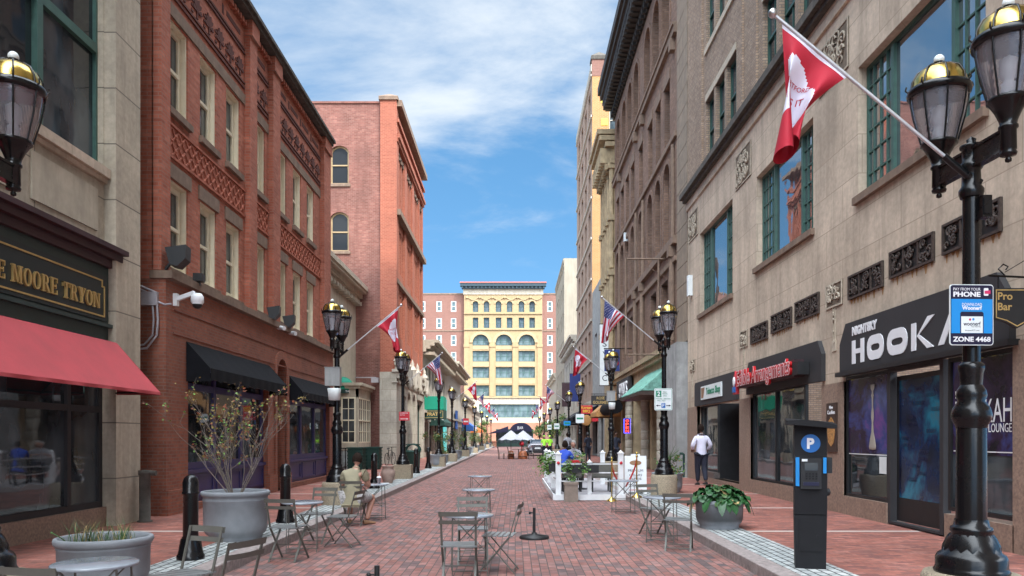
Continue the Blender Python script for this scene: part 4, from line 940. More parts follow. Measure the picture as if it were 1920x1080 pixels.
sgn = tag(MB().tube([(-3.2,0,0),(0,0,0)], .03, 6).box(-.25,.15,-.2,.1,-.3,-.02).build('wall_bracket', M['greybox'], None, (-7.9, 43.7, 5.05)), 'pipe bracket with grey box on the brick flank above the cabinets', 'bracket')

# canopy projecting over the pavement
gc = thing('entrance_canopy', 'green box canopy lettered PRATT projecting from the white building', 'awning', (-6.9, 58, 0))
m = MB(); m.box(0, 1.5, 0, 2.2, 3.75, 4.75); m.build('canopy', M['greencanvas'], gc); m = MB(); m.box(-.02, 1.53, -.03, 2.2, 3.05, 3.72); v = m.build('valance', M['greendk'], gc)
text('PRATT', .3, M['gold'], v, (.78, -.04, 3.4), w=1.05, h=.26, bold=.01); m = MB(); m.ring([(.05,3.12),(1.46,3.12),(1.46,3.65),(.05,3.65)],[(.08,3.15),(1.43,3.15),(1.43,3.62),(.08,3.62)],-.04,-.032); m.build('gold_border', M['gold'], v)

def shopblock(name, label, side, X, a, b, h, mat, wins=(), corn=0, cmat=None, front_=None, st=None, roofd=10, ground=(2.9, M['whitest'])):
    bl = B(name, label, 'building', side, X, a if side == 'L' else b); U = bl.u; ops = []
    for (cs, z, w, hh, arch) in wins: ops += bl.row(cs, z, w, hh, st, arch=arch, rec=.25)
    gh, gm = ground
    bl.wall(a, b, gh+.6, h, ops, mat, .27)
    # shop level: piers, glazed fronts, cornice over them
    x0, x1 = bl.ur(a, b); n = max(1, round((b-a)/4.2)); s = (x1-x0)/n; gops = [(x0+s*(i+.5), .14, s-.7, gh-.14) for i in range(n)]
    m = MB(); wallmb(m, x0, x1, .14, gh+.6, gops, .5, -.06); m.build('shop_storey', gm, bl.root)
    for i in range(n):
        c = x0+s*(i+.5); w = s-.7
        front(bl.root, c-w/2+.01, c+w/2-.01, .5, gh-.02, [c-w/6, c+w/6], M['blackmat'], M['glass'], .25, trans=gh-.5)
        MB().box(c-w/2+.01, c+w/2-.01, .05, .2, .14, .498).build('stall_riser', gm, bl.root)
    MB().box(x0, x1, -.28, .1, gh+.6, gh+.8).build('shop_cornice', gm, bl.root)
    if corn:
        m = MB(); c0 = cmat or mat
        for k in range(4): m.box(x0, x1, -corn*(k+1)/4, .3, h-.9+.22*k, h-.9+.22*k+.218)
        q = int((x1-x0)/.55)
        for i in range(q): x = x0+(x1-x0)*(i+.5)/q; m.box(x-.1, x+.1, -corn*.75, 0, h-1.12, h-.9)
        m.build('cornice', c0, bl.root)
    m = MB(); d = roofd; m.quad((x0,0,.1),(x0,d,.1),(x0,d,h),(x0,0,h)); m.quad((x1,0,.1),(x1,d,.1),(x1,d,h),(x1,0,h)); m.quad((x0,0,h-.02),(x1,0,h-.02),(x1,d,h-.02),(x0,d,h-.02)); m.build('flank_and_roof', mat, bl.root)
    return bl
WP = dict(frame=M['white'], glass=M['glass'], fw=.08, meet=1, cols=2)
shopblock('white_shop_building', 'white two-storey building with deep bracketed cornice beyond the green PRATT canopy', 'L', -6.9, 56.85, 77, 8.9, M['whitest'], [([59.5,62,64.5,67,69.5,72,74.5], 4.6, 1.3, 2.6, 0)], 1.25, M['creamst'], st=WP)
shopblock('white_shop_building', 'white building with plain upper wall and heavy curved cornice, second after the green PRATT canopy', 'L', -6.9, 77.05, 97, 9.3, M['whitest'], [([81,86,91], 5, 1.2, 2.2, .6)], 1.3, M['creamst'], st=WP)
shopblock('cream_shop_building', 'low cream building far along the left side before the street end', 'L', -6.9, 97.05, 122, 7.2, M['creamst'], [([101,105,109,113,117], 4.4, 1.2, 1.7, 0)], .6, st=WP)
shopblock('cream_shop_building', 'last low pale building on the left before the street end', 'L', -6.9, 122.05, 148, 6.2, M['whitest'], [([126,131,136,141], 4.0, 1.2, 1.4, 0)], .5, st=WP)
awning('awning', 'dark green sloping shop awning with white letters MO beyond the green canopy', M['greendk'], -6.95, 62.5, 70.5, 4.0, 2.9, 1.2, .3)
mo = text('MO', .8, M['letters'], None, (-6.1, 62.35, 3.35), 0, w=.9, h=.6, name='shop_lettering'); tag(mo, 'white letters MO standing at the end of the dark green awning', 'lettering')
for k, (y, z0, z1, mm, lb) in enumerate(((73.5, .3, 5.2, 'teal', 'turquoise tall panel on the white shop, far left side'), (88, 2.6, 4.6, 'bluecanvas', 'blue banner panel hanging above a shop, far left side'))):
    tag(MB().box(-.05,.06,-1.3,1.3,z0,z1).box(-.02,.09,-1.35,1.35,z1,z1+.08).build('wall_panel', M[mm], None, (-6.72, y, 0)), lb, 'panel')
awning('awning', 'blue and white shop awning far along the left side', M['bluecanvas'], -6.95, 99, 108, 4.1, 3.0, 1.6, .5, valmat=M['letters'])
awning('awning', 'orange shop awning farthest along the left side', M['orange'], -6.95, 118, 128, 3.6, 2.8, 1.6, .4)

# ================================================================ RIGHT beyond: brown brick, ochre front, tower, beige block
R2 = B('brown_brick_building', 'sooty brown brick building with arched windows and deep black cornice on the right', 'building', 'R', 6.5, 50.2)
U = R2.u; WD = dict(frame=M['blackmat'], glass=M['glass'], fw=.07, meet=1); WD2 = dict(WD, lintel=M['brownstone'], lh=.45); WD3 = dict(WD, lintel=M['brickbrown'])
cs = [32.9, 34.95, 37.0, 39.75, 42.5, 44.55, 46.6, 48.7]; ops = []
ops += R2.row(cs, 14.1, 1.15, 2.6, WD2, rec=.32); ops += R2.row(cs, 9.9, 1.4, 3.4, WD3, arch=.7, rec=.4)
ops += R2.row([33.5, 36.2, 39.75, 43.3, 46.0, 48.4], 6.2, 1.5, 2.2, WD, rec=.5)
ac = [33.1, 35.4, 37.7, 41.2, 43.5, 45.8, 48.4]; ops += R2.row(ac, 18.35, 1.7, 3.3, WD3, arch=.85, rec=.4)
R2.wall(30.85, 50.2, 5.4, 23, ops, M['brickbrown'], .42)
each('string_course', [(U(50.2), U(30.8), -.16, .02, 17.9, 18.2), (U(50.2), U(30.8), -.22, .02, 18.202, 18.32), (U(50.2), U(30.8), -.12, .02, 13.75, 13.95), (U(50.2), U(30.8), -.2, .02, 9.45, 9.75), (U(50.2), U(30.8), -.12, .02, 8.75, 8.95)], M['brownstone'], R2.root)
m = MB()
for k, (z, o) in enumerate(((22.4,.12),(22.7,.25),(23.0,.6),(23.35,.8),(23.7,.95),(24.0,1.1))): m.box(U(50.4), U(30.6), -o, .4, z, z+(.298 if k < 2 else .35 if k < 5 else .5)-(.002))
for i in range(38): x = U(50.2)+19.4*(i+.3)/38; m.box(x, x+.26, -.78, 0, 22.92, 23.34); m.box(x+.02, x+.2, -.3, 0, 22.4, 22.7)
m.build('cornice', M['blackcornice'], R2.root)
rng = random.Random(8)
for y in (38.8, 41.0, 47.4, 31.4):       # clustered shafts beside the windows
    m = MB(); x = U(y); m.tube([(x,-.1,5.6),(x,-.1,9.4)], .13, 8); m.tube([(x,-.06,9.8),(x,-.06,13.6)], .09, 8); m.box(x-.2, x+.2, -.28, 0, 9.0, 9.44); m.box(x-.18,x+.18,-.22,0,17.4,17.9); m.build('engaged_shaft', M['brownstone'], R2.root)
m = MB(); m.box(U(50.2), U(31.5), -.42, .05, 5.2, 5.42); m.box(U(50.2), U(31.5), -.3, .05, 5.0, 5.198); m.build('shop_cornice', M['ornate'], R2.root)
m = MB(); q = [(U(y), .14, w, 3.6) for y, w in ((34.6, 3.0), (39.3, 4.2), (44.0, 3.8), (48.2, 3.2))]; wallmb(m, U(50.2), U(31.4), .14, 5.0, q, .6, -.1); m.build('shop_storey', M['ornate'], R2.root)
for c, z, w, h in q: front(R2.root, c-w/2+.01, c+w/2-.01, .4, 3.7, [c], M['blackmat'], M['glass'], .4, trans=3.0)
for y in (36.7, 32.6, 41.9):
    m = MB(); x = U(y)
    for k in range(8): m.lathe([(.2,0),(.21,.02),(.21,.41),(.2,.43)], (x,-.3,.2+.45*k), 14)
    m.build('banded_column', M['ashlarc'], R2.root)
m = MB(); 
for k in range(25): z = 5.3+k*.75; m.box(U(30.8), U(28.97), -.03, .3, z, z+.725)
m.box(U(30.78), U(28.99), -.01, .28, 5.3, 24)
m.build('quoin_strip', M['quoin'], R2.root)
m = MB(); m.box(U(31.5), U(28.97), -.42, .3, .14, 5.25); m.build('corner_pier', M['concrete'], R2.root)
m = MB(); m.quad((U(28.97),.3,.1),(U(28.97),14,.1),(U(28.97),14,24),(U(28.97),.3,24)); m.quad((U(50.2),0,.1),(U(50.2),14,.1),(U(50.2),14,24),(U(50.2),0,24)); m.quad((U(50.2),0,24),(U(30),0,24),(U(30),14,24),(U(50.2),14,24)); m.build('flank_and_roof', M['brickbrown'], R2.root)
m = MB(); m.box(-.14,.14,-.36,0,0,.5); ac_ = tag(m.build('air_conditioner', M['signwhite'], None, (6.36, 45.0, 13.1), rad(90)), 'white window air conditioner on the brown brick front', 'air conditioner')
fr_ = tag(MB().tube([(0,0,0),(-1.75,0,0)],.035,6).tube([(0,0,4.1),(-1.75,0,4.1)],.045,6).tube([(-1.75,0,0),(-1.75,0,4.15)],.045,6).tube([(-.35,0,0),(-.35,0,4.1)],.05,6).tube([(-1.4,0,4.1),(-.0,0,3.3)],.012,4).tube([(-1.75,0,4.1),(-1.2,0,4.75),(0,0,4.6)],.012,4).build('sign_frame', M['brownstone'], None, (6.5, 33.0, 5.2)), 'empty metal sign frame projecting from the brown brick front', 'sign frame')
# tiled green pent roof over an entrance
tr = thing('tiled_pent_roof', 'weathered green tiled pent roof over a shop entrance on the right', 'awning', (6.6, 34.8, 0))
m = MB(); L = 2.9; n = 26
for i in range(n):
    y0 = -L+2*L*i/n; y1 = y0+2*L/n
    for j in range(5):
        t0, t1 = j/5, (j+1)/5; X = lambda t: -.1-1.3*t; Z = lambda t: 4.75-1.15*t
        ym = (y0+y1)/2; m.quad((X(t0),y0,Z(t0)),(X(t1),y0,Z(t1)-.03),(X(t1),ym,Z(t1)+.04),(X(t0),ym,Z(t0)+.05)); m.quad((X(t0),ym,Z(t0)+.05),(X(t1),ym,Z(t1)+.04),(X(t1),y1,Z(t1)-.03),(X(t0),y1,Z(t0)))
for y in (-L, L): m.quad((-.1,y,4.75),(-1.4,y,3.6),(-.1,y,3.6))
m.build('tiles', M['copper'], tr); m = MB(); m.box(-1.38, 0, -L+.02, L-.02, 3.42, 3.59)
for i in range(20): y = -L+.1+2*(L-.1)*i/19; m.box(-1.45, -1.3, y-.05, y+.05, 3.44, 3.55)
m.build('soffit', M['darkwood'], tr)
sp = thing('shop_fascia_sign', 'dark fascia lettered SPIRITS above a black rolled awning on the right', 'sign', (6.2, 43.9, 0), rad(-90))
MB().box(-2.4, 2.4, -.1, .1, 3.75, 4.95).build('board', M['signblack'], sp); text('SPIRITS', .8, M['letters'], sp, (.5, -.12, 4.35), w=3.2, h=.8, ext=.02, bold=.01)
m = MB(); m.tube([(-2.4,-.75,3.3),(2.4,-.75,3.3)], .36, 12); m.quad((-2.4,-.8,3.64),(2.4,-.8,3.64),(2.4,.05,3.78),(-2.4,.05,3.78)); m.build('rolled_awning', M['blackcanvas'], sp)
ns = thing('neon_sign', 'red and blue vertical neon sign in a dark shop opening', 'sign', (6.0, 41.2, 0)); MB().box(-.2,.2,.0,.05,1.85,2.68).build('backing', M['blackmat'], ns)
m = MB(); m.tube([(-.17,-.02,1.88),(.17,-.02,1.88),(.17,-.02,2.64),(-.17,-.02,2.64),(-.17,-.02,1.88)], .014, 6); m.build('border_tube', M['neonblue'], ns)
for k, ch in enumerate('OPEN'): text(ch, .3, M['neonred'], ns, (0, -.03, 2.53-k*.18), w=.16, h=.13, ext=.008)

R3 = B('ochre_stone_building', 'narrow ochre carved stone building with deep bracketed cornice on the right', 'building', 'R', 6.5, 56)
U = R3.u; ops = []; WO = dict(frame=M['blackmat'], glass=M['glass'], fw=.07, meet=1)
for z in (6.0, 9.6, 13.2, 16.6): ops += R3.row([51.3, 52.6, 53.9, 55.1], z, .75, 2.5, WO, rec=.5, arch=.3 if z > 16 else 0)
R3.wall(50.25, 56, .14, 21.4, ops+[(53.1, .14, 4.6, 3.4)], M['ornate'], .5); front(R3.root, U(55.35), U(50.85), .2, 3.5, [U(53)], M['blackmat'], M['glass'], .3)
for y in (50.6, 51.95, 53.25, 54.5, 55.75):
    m = MB(); x = U(y)
    for z in (5.6, 9.2, 12.8, 16.2): m.tube([(x,-.16,z),(x,-.16,z+3.1)], .17, 8); m.box(x-.26, x+.26, -.42, 0, z+3.1, z+3.45)
    m.build('engaged_shaft', M['ornate'], R3.root)
m = MB()
for z, o in ((19.6,.3),(20.7,.6),(21.1,1.0),(21.5,1.15)): m.box(U(56), U(50.25), -o, .3, z, z+.3)
for i in range(9): x = U(56)+5.6*(i+.2)/9; m.prism([(x,19.7),(x+.3,19.7),(x+.3,20.69),(x,20.69)], -.9, 0); m.box(x+.05, x+.25, -.6, 0, 19.3, 19.7)
m.build('cornice', M['ornate'], R3.root)
m = MB(); m.quad((U(50.25),0,.1),(U(50.25),10,.1),(U(50.25),10,21.7),(U(50.25),0,21.7)); m.quad((U(56),0,.1),(U(56),10,.1),(U(56),10,21.7),(U(56),0,21.7)); m.quad((U(56),0,21.7),(U(50.25),0,21.7),(U(50.25),10,21.7),(U(56),10,21.7)); m.build('flank_and_roof', M['ornate'], R3.root)
R4 = B('grey_render_building', 'plain grey rendered building between the ochre front and the tan tower', 'building', 'R', 6.5, 64.8)
U = R4.u; ops = R4.row([58.5, 62], 7.6, 1.5, 2.4, WD, rec=.3)
R4.wall(56.05, 64.8, .14, 13.8, ops+[(58.3,.14,3.4,3.3),(62.6,.14,3.4,3.3)], M['concrete'], .4)
for y in (58.3, 62.6): front(R4.root, U(y)-1.69, U(y)+1.69, .3, 3.4, [U(y)], M['blackmat'], M['glass'], .3)
m = MB(); m.quad((U(64.8),0,13.8),(U(56.05),0,13.8),(U(56.05),10,13.8),(U(64.8),10,13.8)); m.quad((U(56.05),0,13.8),(U(56.05),10,13.8),(U(56.05),10,5),(U(56.05),0,5)); m.build('roof', M['concrete'], R4.root)
R5 = B('tan_brick_tower', 'tall tan brick tower with dark windows and a pyramid capped corner on the right', 'building', 'R', 6.5, 81)
U = R5.u; WT = dict(frame=M['blackmat'], glass=M['glass'], fw=.08, meet=1, cols=2); ops = []
for k in range(8): ops += R5.row([67.3, 70.9, 74.5, 78.1], 5.2+k*3.45, 2.0, 2.2, WT, rec=.35)
R5.wall(65, 81, .14, 32.6, ops+[(70,.14,6.5,3.6),(77.3,.14,6,3.6)], M['tanside'], .4)
for y, w in ((70,6.5),(77.3,6)): front(R5.root, U(y)-w/2+.01, U(y)+w/2-.01, .3, 3.7, [U(y)-w/5, U(y)+w/5], M['blackmat'], M['glass'], .3, trans=3)
for k in range(9): R5.band(65, 81, 4.6+k*3.45, 4.78+k*3.45, .12, M['whitest'])
R5.band(65, 81, 32.6, 33.2, .1, M['whitest']); R5.band(65, 81, 4.0, 4.55, .35, M['creamst'])
fo = [(8.55, 27.2, 1.2, 2.6), (8.55, 22.5, 1.2, 2.6), (12, 27.2, 1.2, 2.6)]
m = MB(); wallmb(m, 6.5, 22, .14, 32.2, fo, .25, 0); place_world(m.build('flank_wall', M['bricktan'], R5.root), R5, 0, 65, 0)
for c, z, w, h in fo: F, G = windowmesh(w, h, WT, 0, .2, 0); f = place_world(F.build('window', M['whitest'], R5.root), R5, c, 65, z); G.build('pane', M['glassblue'], f); MB().box(-w/2-.1, w/2+.1, -.1, .1, -.2, -.002).build('sill', M['whitest'], f)
for x, z in ((7.55,28.3),(7.55,30.2)): place_world(MB2(-.28,.28,-.04,.02,-.28,.28).build('tile_inset', M['yellowink'], R5.root), R5, x, 65, z)
place_world(MB2(6.48, 22, 64.97, 65.3, 32.2, 33.6).build('top_band', M['brickpink'], R5.root), R5, 0, 0, 0)
m = MB(); m.box(6.42, 7.9, 64.9, 66.2, 33.6, 33.9); 
for a, b in (((6.42,64.9),(7.9,64.9)),((7.9,64.9),(7.9,66.2)),((7.9,66.2),(6.42,66.2)),((6.42,66.2),(6.42,64.9))): m.quad((a[0],a[1],33.9),(b[0],b[1],33.9),(7.16,65.55,34.5))
place_world(m.build('pyramid_cap', M['soot'], R5.root), R5, 0, 0, 0)
place_world(MB().quad((6.5,65,33),(22,65,33),(22,81,33),(6.5,81,33)).quad((6.5,81,0),(22,81,0),(22,81,33),(6.5,81,33)).build('roof', M['concrete'], R5.root), R5, 0, 0, 0)
shopblock('white_ornate_building', 'low white carved stone shop building beyond the tan tower', 'R', 6.5, 81.05, 101.5, 12.5, M['whitest'], [([83,86,89,92,95,98], 4.6, 1.5, 2.6, .5), ([83,86,89,92,95,98], 8.4, 1.3, 2.2, 0)], .8, st=WD)
R6 = shopblock('beige_office_block', 'plain beige rendered block with dark windows far along the right side', 'R', 6.5, 102, 123, 25.4, M['beige'], [([104.5,108,111.5,115,118.5], z, 1.6, 2.1, 0) for z in (5,8.8,12.6,16.4,20.2)], .15, st=WD, roofd=16)
place_world(MB().quad((6.5,101.98,3),(24,101.98,3),(24,101.98,25.4),(6.5,101.98,25.4)).build('flank_wall', M['beige'], R6.root), R6, 0, 0, 0)
shopblock('cream_shop_building', 'last cream building on the right before the street end', 'R', 6.5, 123.05, 148, 12, M['creamst'], [([127,132,137,142], 5, 1.4, 2.4, 0)], .5, st=WD)

# ================================================================ END OF THE STREET
E0 = B('yellow_corner_building', 'ornate yellow brick building with arched windows and teal cornice closing the street', 'building', 'F', 170, -11.3)
px = lambda p: (p-870)*.1179; pz = lambda p: 1.65+(820-p)*.1179
WY = dict(frame=M['greensteel'], glass=M['glassblue'], fw=.12, meet=1); WY3 = dict(frame=M['greensteel'], glass=M['glassteal'], fw=.12, meet=1, mull=(-.167,.167))
E0.u = lambda v: v
c6 = [px(p) for p in (891.4, 912, 934.5, 955.3, 977.5, 997.5)]; c3 = [px(901.3), px(944.6), px(987.4)]; ops = []
ops += E0.row(c6, pz(585), 1.25, 2.4, WY, arch=.62, rec=.4); ops += E0.row(c6, pz(615), 1.25, 2.3, WY, rec=.4)
ops += E0.row(c3, pz(647.8), 3.65, 2.45, WY3, arch=1.8, rec=.5)
for y in (678, 708.6, 742.5): ops += E0.row(c3, pz(y), 3.65, 2.4, WY3, rec=.5)
WL = dict(frame=M['greensteel'], glass=M['glassteal'], fw=.12, meet=1, mull=tuple((k-3.5)/8 for k in range(8)))
ops += E0.row([px(954)], pz(783), 13.2, 2.95, WL, rec=.4)
lo = [o for o in ops if o[1] < 10]; E0.wall(0, 17.3, 10.6, 33.2, [o for o in ops if o[1] > 10], M['yellow'], .5); E0.wall(0, 17.3, 4.9, 10.6, lo, M['creamst'], .5, name='lower_wall')
m = MB(); wallmb(m, 0, 17.3, 0, 4.9, [], .3); m.build('base_wall', M['salmon'], E0.root)
m = MB(); m.box(-.2, 17.5, -.15, .3, 33.2, 34.4); m.build('frieze', M['creamst'], E0.root)
m = MB(); m.box(-.5, 17.8, -.6, .3, 34.4, 34.9); m.box(-.8, 18.1, -1.0, .3, 34.9, 35.6)
for i in range(22): x = -.3+17.9*i/21; m.box(x-.15, x+.15, -.9, 0, 34.42, 34.88)
m.build('cornice', M['copperroof'], E0.root); MB().box(-.9, 18.2, -1.1, .4, 35.6, 35.85).build('roof_edge', M['pinkroof'], E0.root)
for k, z in enumerate((25.4, 28.9, 10.35)): E0.band(0, 17.3, z, z+.3, .25, M['yellowd'] if k != 1 else M['yellow'])
for z in (20.9, 17.3, 13.5): 
    for c in c3: MB().box(c-1.8, c+1.8, -.06, .05, z+.2 if z > 20 else z, z+.85).build('spandrel_panel', M['yellowd'], E0.root)
for x in (.55, px(923), px(966), 16.75): MB().box(x-.55, x+.55, -.18, .05, 10.7, 24.2).box(x-.65, x+.65, -.3, .05, 21.6, 22.2).build('pilaster', M['yellow'], E0.root)
for c in c3:
    m = MB(); o = [(c+a, pz(647.8)+b) for a, b in outline(3.65+1.3, 2.45+.65, 2.45)][2:]; i = [(c+a, pz(647.8)+b) for a, b in outline(3.65, 2.45, 1.8)][2:]; m.ring(o, i, -.2, .02); m.build('arch_moulding', M['yellowd'], E0.root)
for c in c6:
    m = MB(); o = [(c+a, pz(585)+b) for a, b in outline(1.95, 2.75, .97)][2:]; i = [(c+a, pz(585)+b) for a, b in outline(1.3, 2.42, .64)][2:]; m.ring(o, i, -.12, .02); m.build('arch_moulding', M['yellowd'], E0.root)
m = MB()
for k in range(6):
    x = .8+k*2.8; m.tube([(x+2.4*t/8, -.12, 32.6-.6*math.sin(math.pi*t/8)) for t in range(9)], .1, 5); m.ball((x-.2,-.12,32.5), .25)
m.build('swag_frieze', M['yellowd'], E0.root)
for x0, x1 in ((0,0),(17.3,17.3)): MB().quad((x0,0,0),(x0,15,0),(x0,15,34.5),(x0,0,34.5)).build('flank_wall', M['creamst'], E0.root)
WW = dict(frame=M['white'], glass=M['glassteal'], fw=.2, meet=1); WW2 = dict(WW, cols=2)
for side_, (x0, x1, cs, dbl) in enumerate(((-34, -11.35, [-13.7,-16.9,-25.6,-29], [-21]), (6.05, 20, [7.7, 11, 14.5], []))):
    E = B('pink_brick_block', ('left' if side_ == 0 else 'right')+' pink brick wing with white framed windows beside the yellow building', 'building', 'F', 171, 0, group='pink brick wings at the street end'); E.u = lambda v: v; ops = []
    for k in range(8):
        z = 29.6-3.77*k; ops += E.row(cs, z, 1.15, 2.35, WW, rec=.15)+E.row(dbl, z, 2.0, 2.35, WW2, rec=.15)
    E.wall(x0, x1, 0, 33.4, ops, M['brickpink'], .2); E.band(x0, x1, 25.2, 25.45, .1, M['brownstone']); E.band(x0, x1, 10.3, 10.6, .12, M['creamst']); E.band(x0, x1, 33.4, 33.7, .1, M['brownstone'])
    MB().quad((x0,.2,33.4),(x1,.2,33.4),(x1,16,33.4),(x0,16,33.4)).build('roof', M['soot'], E.root)
# low corner restaurant with a rounded dark blue canopy
cr = thing('corner_restaurant', 'low green shopfront at the street end under a dark blue vaulted canopy', 'building', (0, 0, 0))
m = MB(); m.box(-3.4, 3.2, 136, 142, 0, 3.1); m.build('wall', M['greensteel'], cr)
for k in range(5): MB().box(-3.1+k*1.3, -2.0+k*1.3, 135.94, 136, .6, 2.5).build('window', M['glassteal'], cr)
m = MB(); n = 12
for i in range(n):
    a0, a1 = math.pi*i/n, math.pi*(i+1)/n; p = lambda a, r, y: (1.0+2.0*math.cos(a), y, 2.6+1.6*math.sin(a))
    m.quad(p(a0,1,133.5), p(a1,1,133.5), p(a1,1,137), p(a0,1,137)); m.quad(p(a0,1,133.5), p(a1,1,133.5), (1.0,133.5,2.7))
m.quad((-1.2,133.6,3.6),(-1.2,137,3.6),(-5.0,137,2.2),(-5.0,133.6,2.2)); m.quad((-1.2,133.6,3.6),(-5.0,133.6,2.2),(-1.2,133.6,2.6)); can = m.build('canopy', M['navy'], cr)
text('BAR', .9, M['letters'], can, (.9, 133.4, 3.3), w=1.0, h=.5)
tag(MB().box(-1.5,1.5,0,.7,0,.9).box(-1.6,1.6,-.1,.8,.9,1.0).build('low_wall', M['salmon'], None, (-4.7, 131, 0)), 'low pink wall beside the street end restaurant', 'wall')
# ================================================================ STREET LAMPS
def lamp_meshes():
    g = {}
    g['plinth'] = MB().lathe([(.34,0),(.34,.46),(.32,.5),(.0,.5)], (0,0,0), 28).mesh('plinth', M['aggr'])
    g['plinth_sq'] = MB().box(-.33,.33,-.33,.33,0,.5).mesh('plinth', M['aggr'])
    g['base'] = MB().lathe([(.25,.5),(.255,.52),(.245,.535),(.24,.55),(.24,.61),(.225,.64),(.2,.655),(.175,.70),(.155,.75),(.135,.80),(.145,.81),(.14,.84),(.12,.85),(.112,.9)], (0,0,0), 32, True).lathe([(.19,.665),(.185,.70),(.16,.76),(.14,.79)], (0,0,0), 32, True, .035).mesh('base', M['black'])
    g['shaft'] = MB().lathe([(.104,.88),(.101,1.62),(.09,1.66)], (0,0,0), 28).lathe([(.108,1.58),(.11,1.6),(.132,1.64),(.138,1.68),(.125,1.73),(.09,1.78),(.105,1.82),(.098,1.86),(.075,1.9)], (0,0,0), 24).lathe([(.072,1.86),(.078,1.98),(.088,2.02),(.088,2.05),(.065,2.07)], (0,0,0), 20, True, .03).lathe([(.058,2.05),(.056,3.4)], (0,0,0), 24, True, .055).lathe([(.075,3.3),(.085,3.33),(.085,3.36),(.066,3.39),(.062,3.5),(.078,3.52),(.078,3.55),(.062,3.57),(.062,3.66),(.078,3.67),(.078,3.69),(.03,3.71),(.034,3.735),(.0,3.76)], (0,0,0), 16).mesh('shaft', M['black'])
    for k in range(8):
        pass
    a = MB(); a.box(-.4,.4,-.024,.024,3.53,3.65); a.box(-.38,.38,-.034,.034,3.51,3.535); a.box(-.38,.38,-.034,.034,3.645,3.665)
    g['arm'] = a.mesh('arm', M['black'])
    b = MB().lathe([(.0,0.0),(.02,0.009),(.022,0.027),(.012,0.041),(.05,0.05),(.055,0.068),(.045,0.082),(.052,0.091),(.05,0.228),(.062,0.239),(.062,0.255),(.052,0.263),(.06,0.297),(.085,0.356),(.118,0.411),(.135,0.423),(.136,0.44),(.125,0.449)], (0,0,0), 24)
    g['holder'] = b.mesh('holder', M['black'])
    g['globe'] = MB().lathe([(.122,0.44),(.148,0.531),(.178,0.64),(.198,0.748),(.205,0.83)], (0,0,0), 28).mesh('globe', M['globe'])
    g['core'] = MB().lathe([(.04,0.44),(.04,0.549),(.03,0.567),(.05,0.603),(.05,0.712),(.0,0.748)], (0,0,0), 12).mesh('lamp_socket', M['signwhite'])
    c = MB().lathe([(.212,0.816),(.228,0.821),(.236,0.851),(.225,0.878),(.2,0.885)], (0,0,0), 32)
    for k in range(8):
        t = math.pi*2*(k+.5)/8; cs, sn = math.cos(t), math.sin(t)
        c.tube([(r*cs, r*sn, z) for r, z in ((.134,0.44),(.158,0.531),(.188,0.64),(.208,0.748),(.216,0.821))], .0075, 5, False)
        c.tube([(r*cs, r*sn, z) for r, z in ((.205,0.878),(.198,0.941),(.16,1.011),(.09,1.053),(.04,1.063))], .0085, 5, False)
        c.tube([(.225*cs,.225*sn,.86),(.248*cs,.248*sn,.88),(.24*cs,.24*sn,.91)], .007, 5)
    g['cage'] = c.mesh('cage', M['black'])
    g['dome'] = MB().lathe([(.2,0.882),(.193,0.941),(.165,0.997),(.12,1.036),(.05,1.057),(.0,1.06)], (0,0,0), 28).mesh('dome', M['brass'])
    g['finial'] = MB().lathe([(.05,1.053),(.055,1.065),(.03,1.073),(.04,1.083),(.04,1.087)], (0,0,0), 12).mesh('finial', [M['black']])
    return g
LG = lamp_meshes()
fm = MB().ball((0,0,1.11), .04, n=14, k=10).mesh('finial_ball', M['signwhite']); LG['ball'] = fm
def lamp(x, y, label, s=1.0, rot=90, sq=False, hd=2):
    t = thing('street_lamp', label, 'street lamp', (x, y, .14), 0, 'double headed street lamps along both kerbs')
    link('plinth', LG['plinth_sq' if sq else 'plinth'], t); link('base', LG['base'], t); link('shaft', LG['shaft'], t)
    a = link('arm', LG['arm'], t, (0,0,0), rad(rot))
    for sx in (-.4, .4):
        l = link('lantern', LG['holder'], t, (sx*math.cos(rad(rot)), sx*math.sin(rad(rot)), 3.42), rad(10))
        for k in ('globe', 'core', 'cage', 'dome', 'finial', 'ball'): link(LG[k].name, LG[k], l)
    t.scale = (1,1,s) if abs(s-1) > .001 else (1,1,1)
    return t
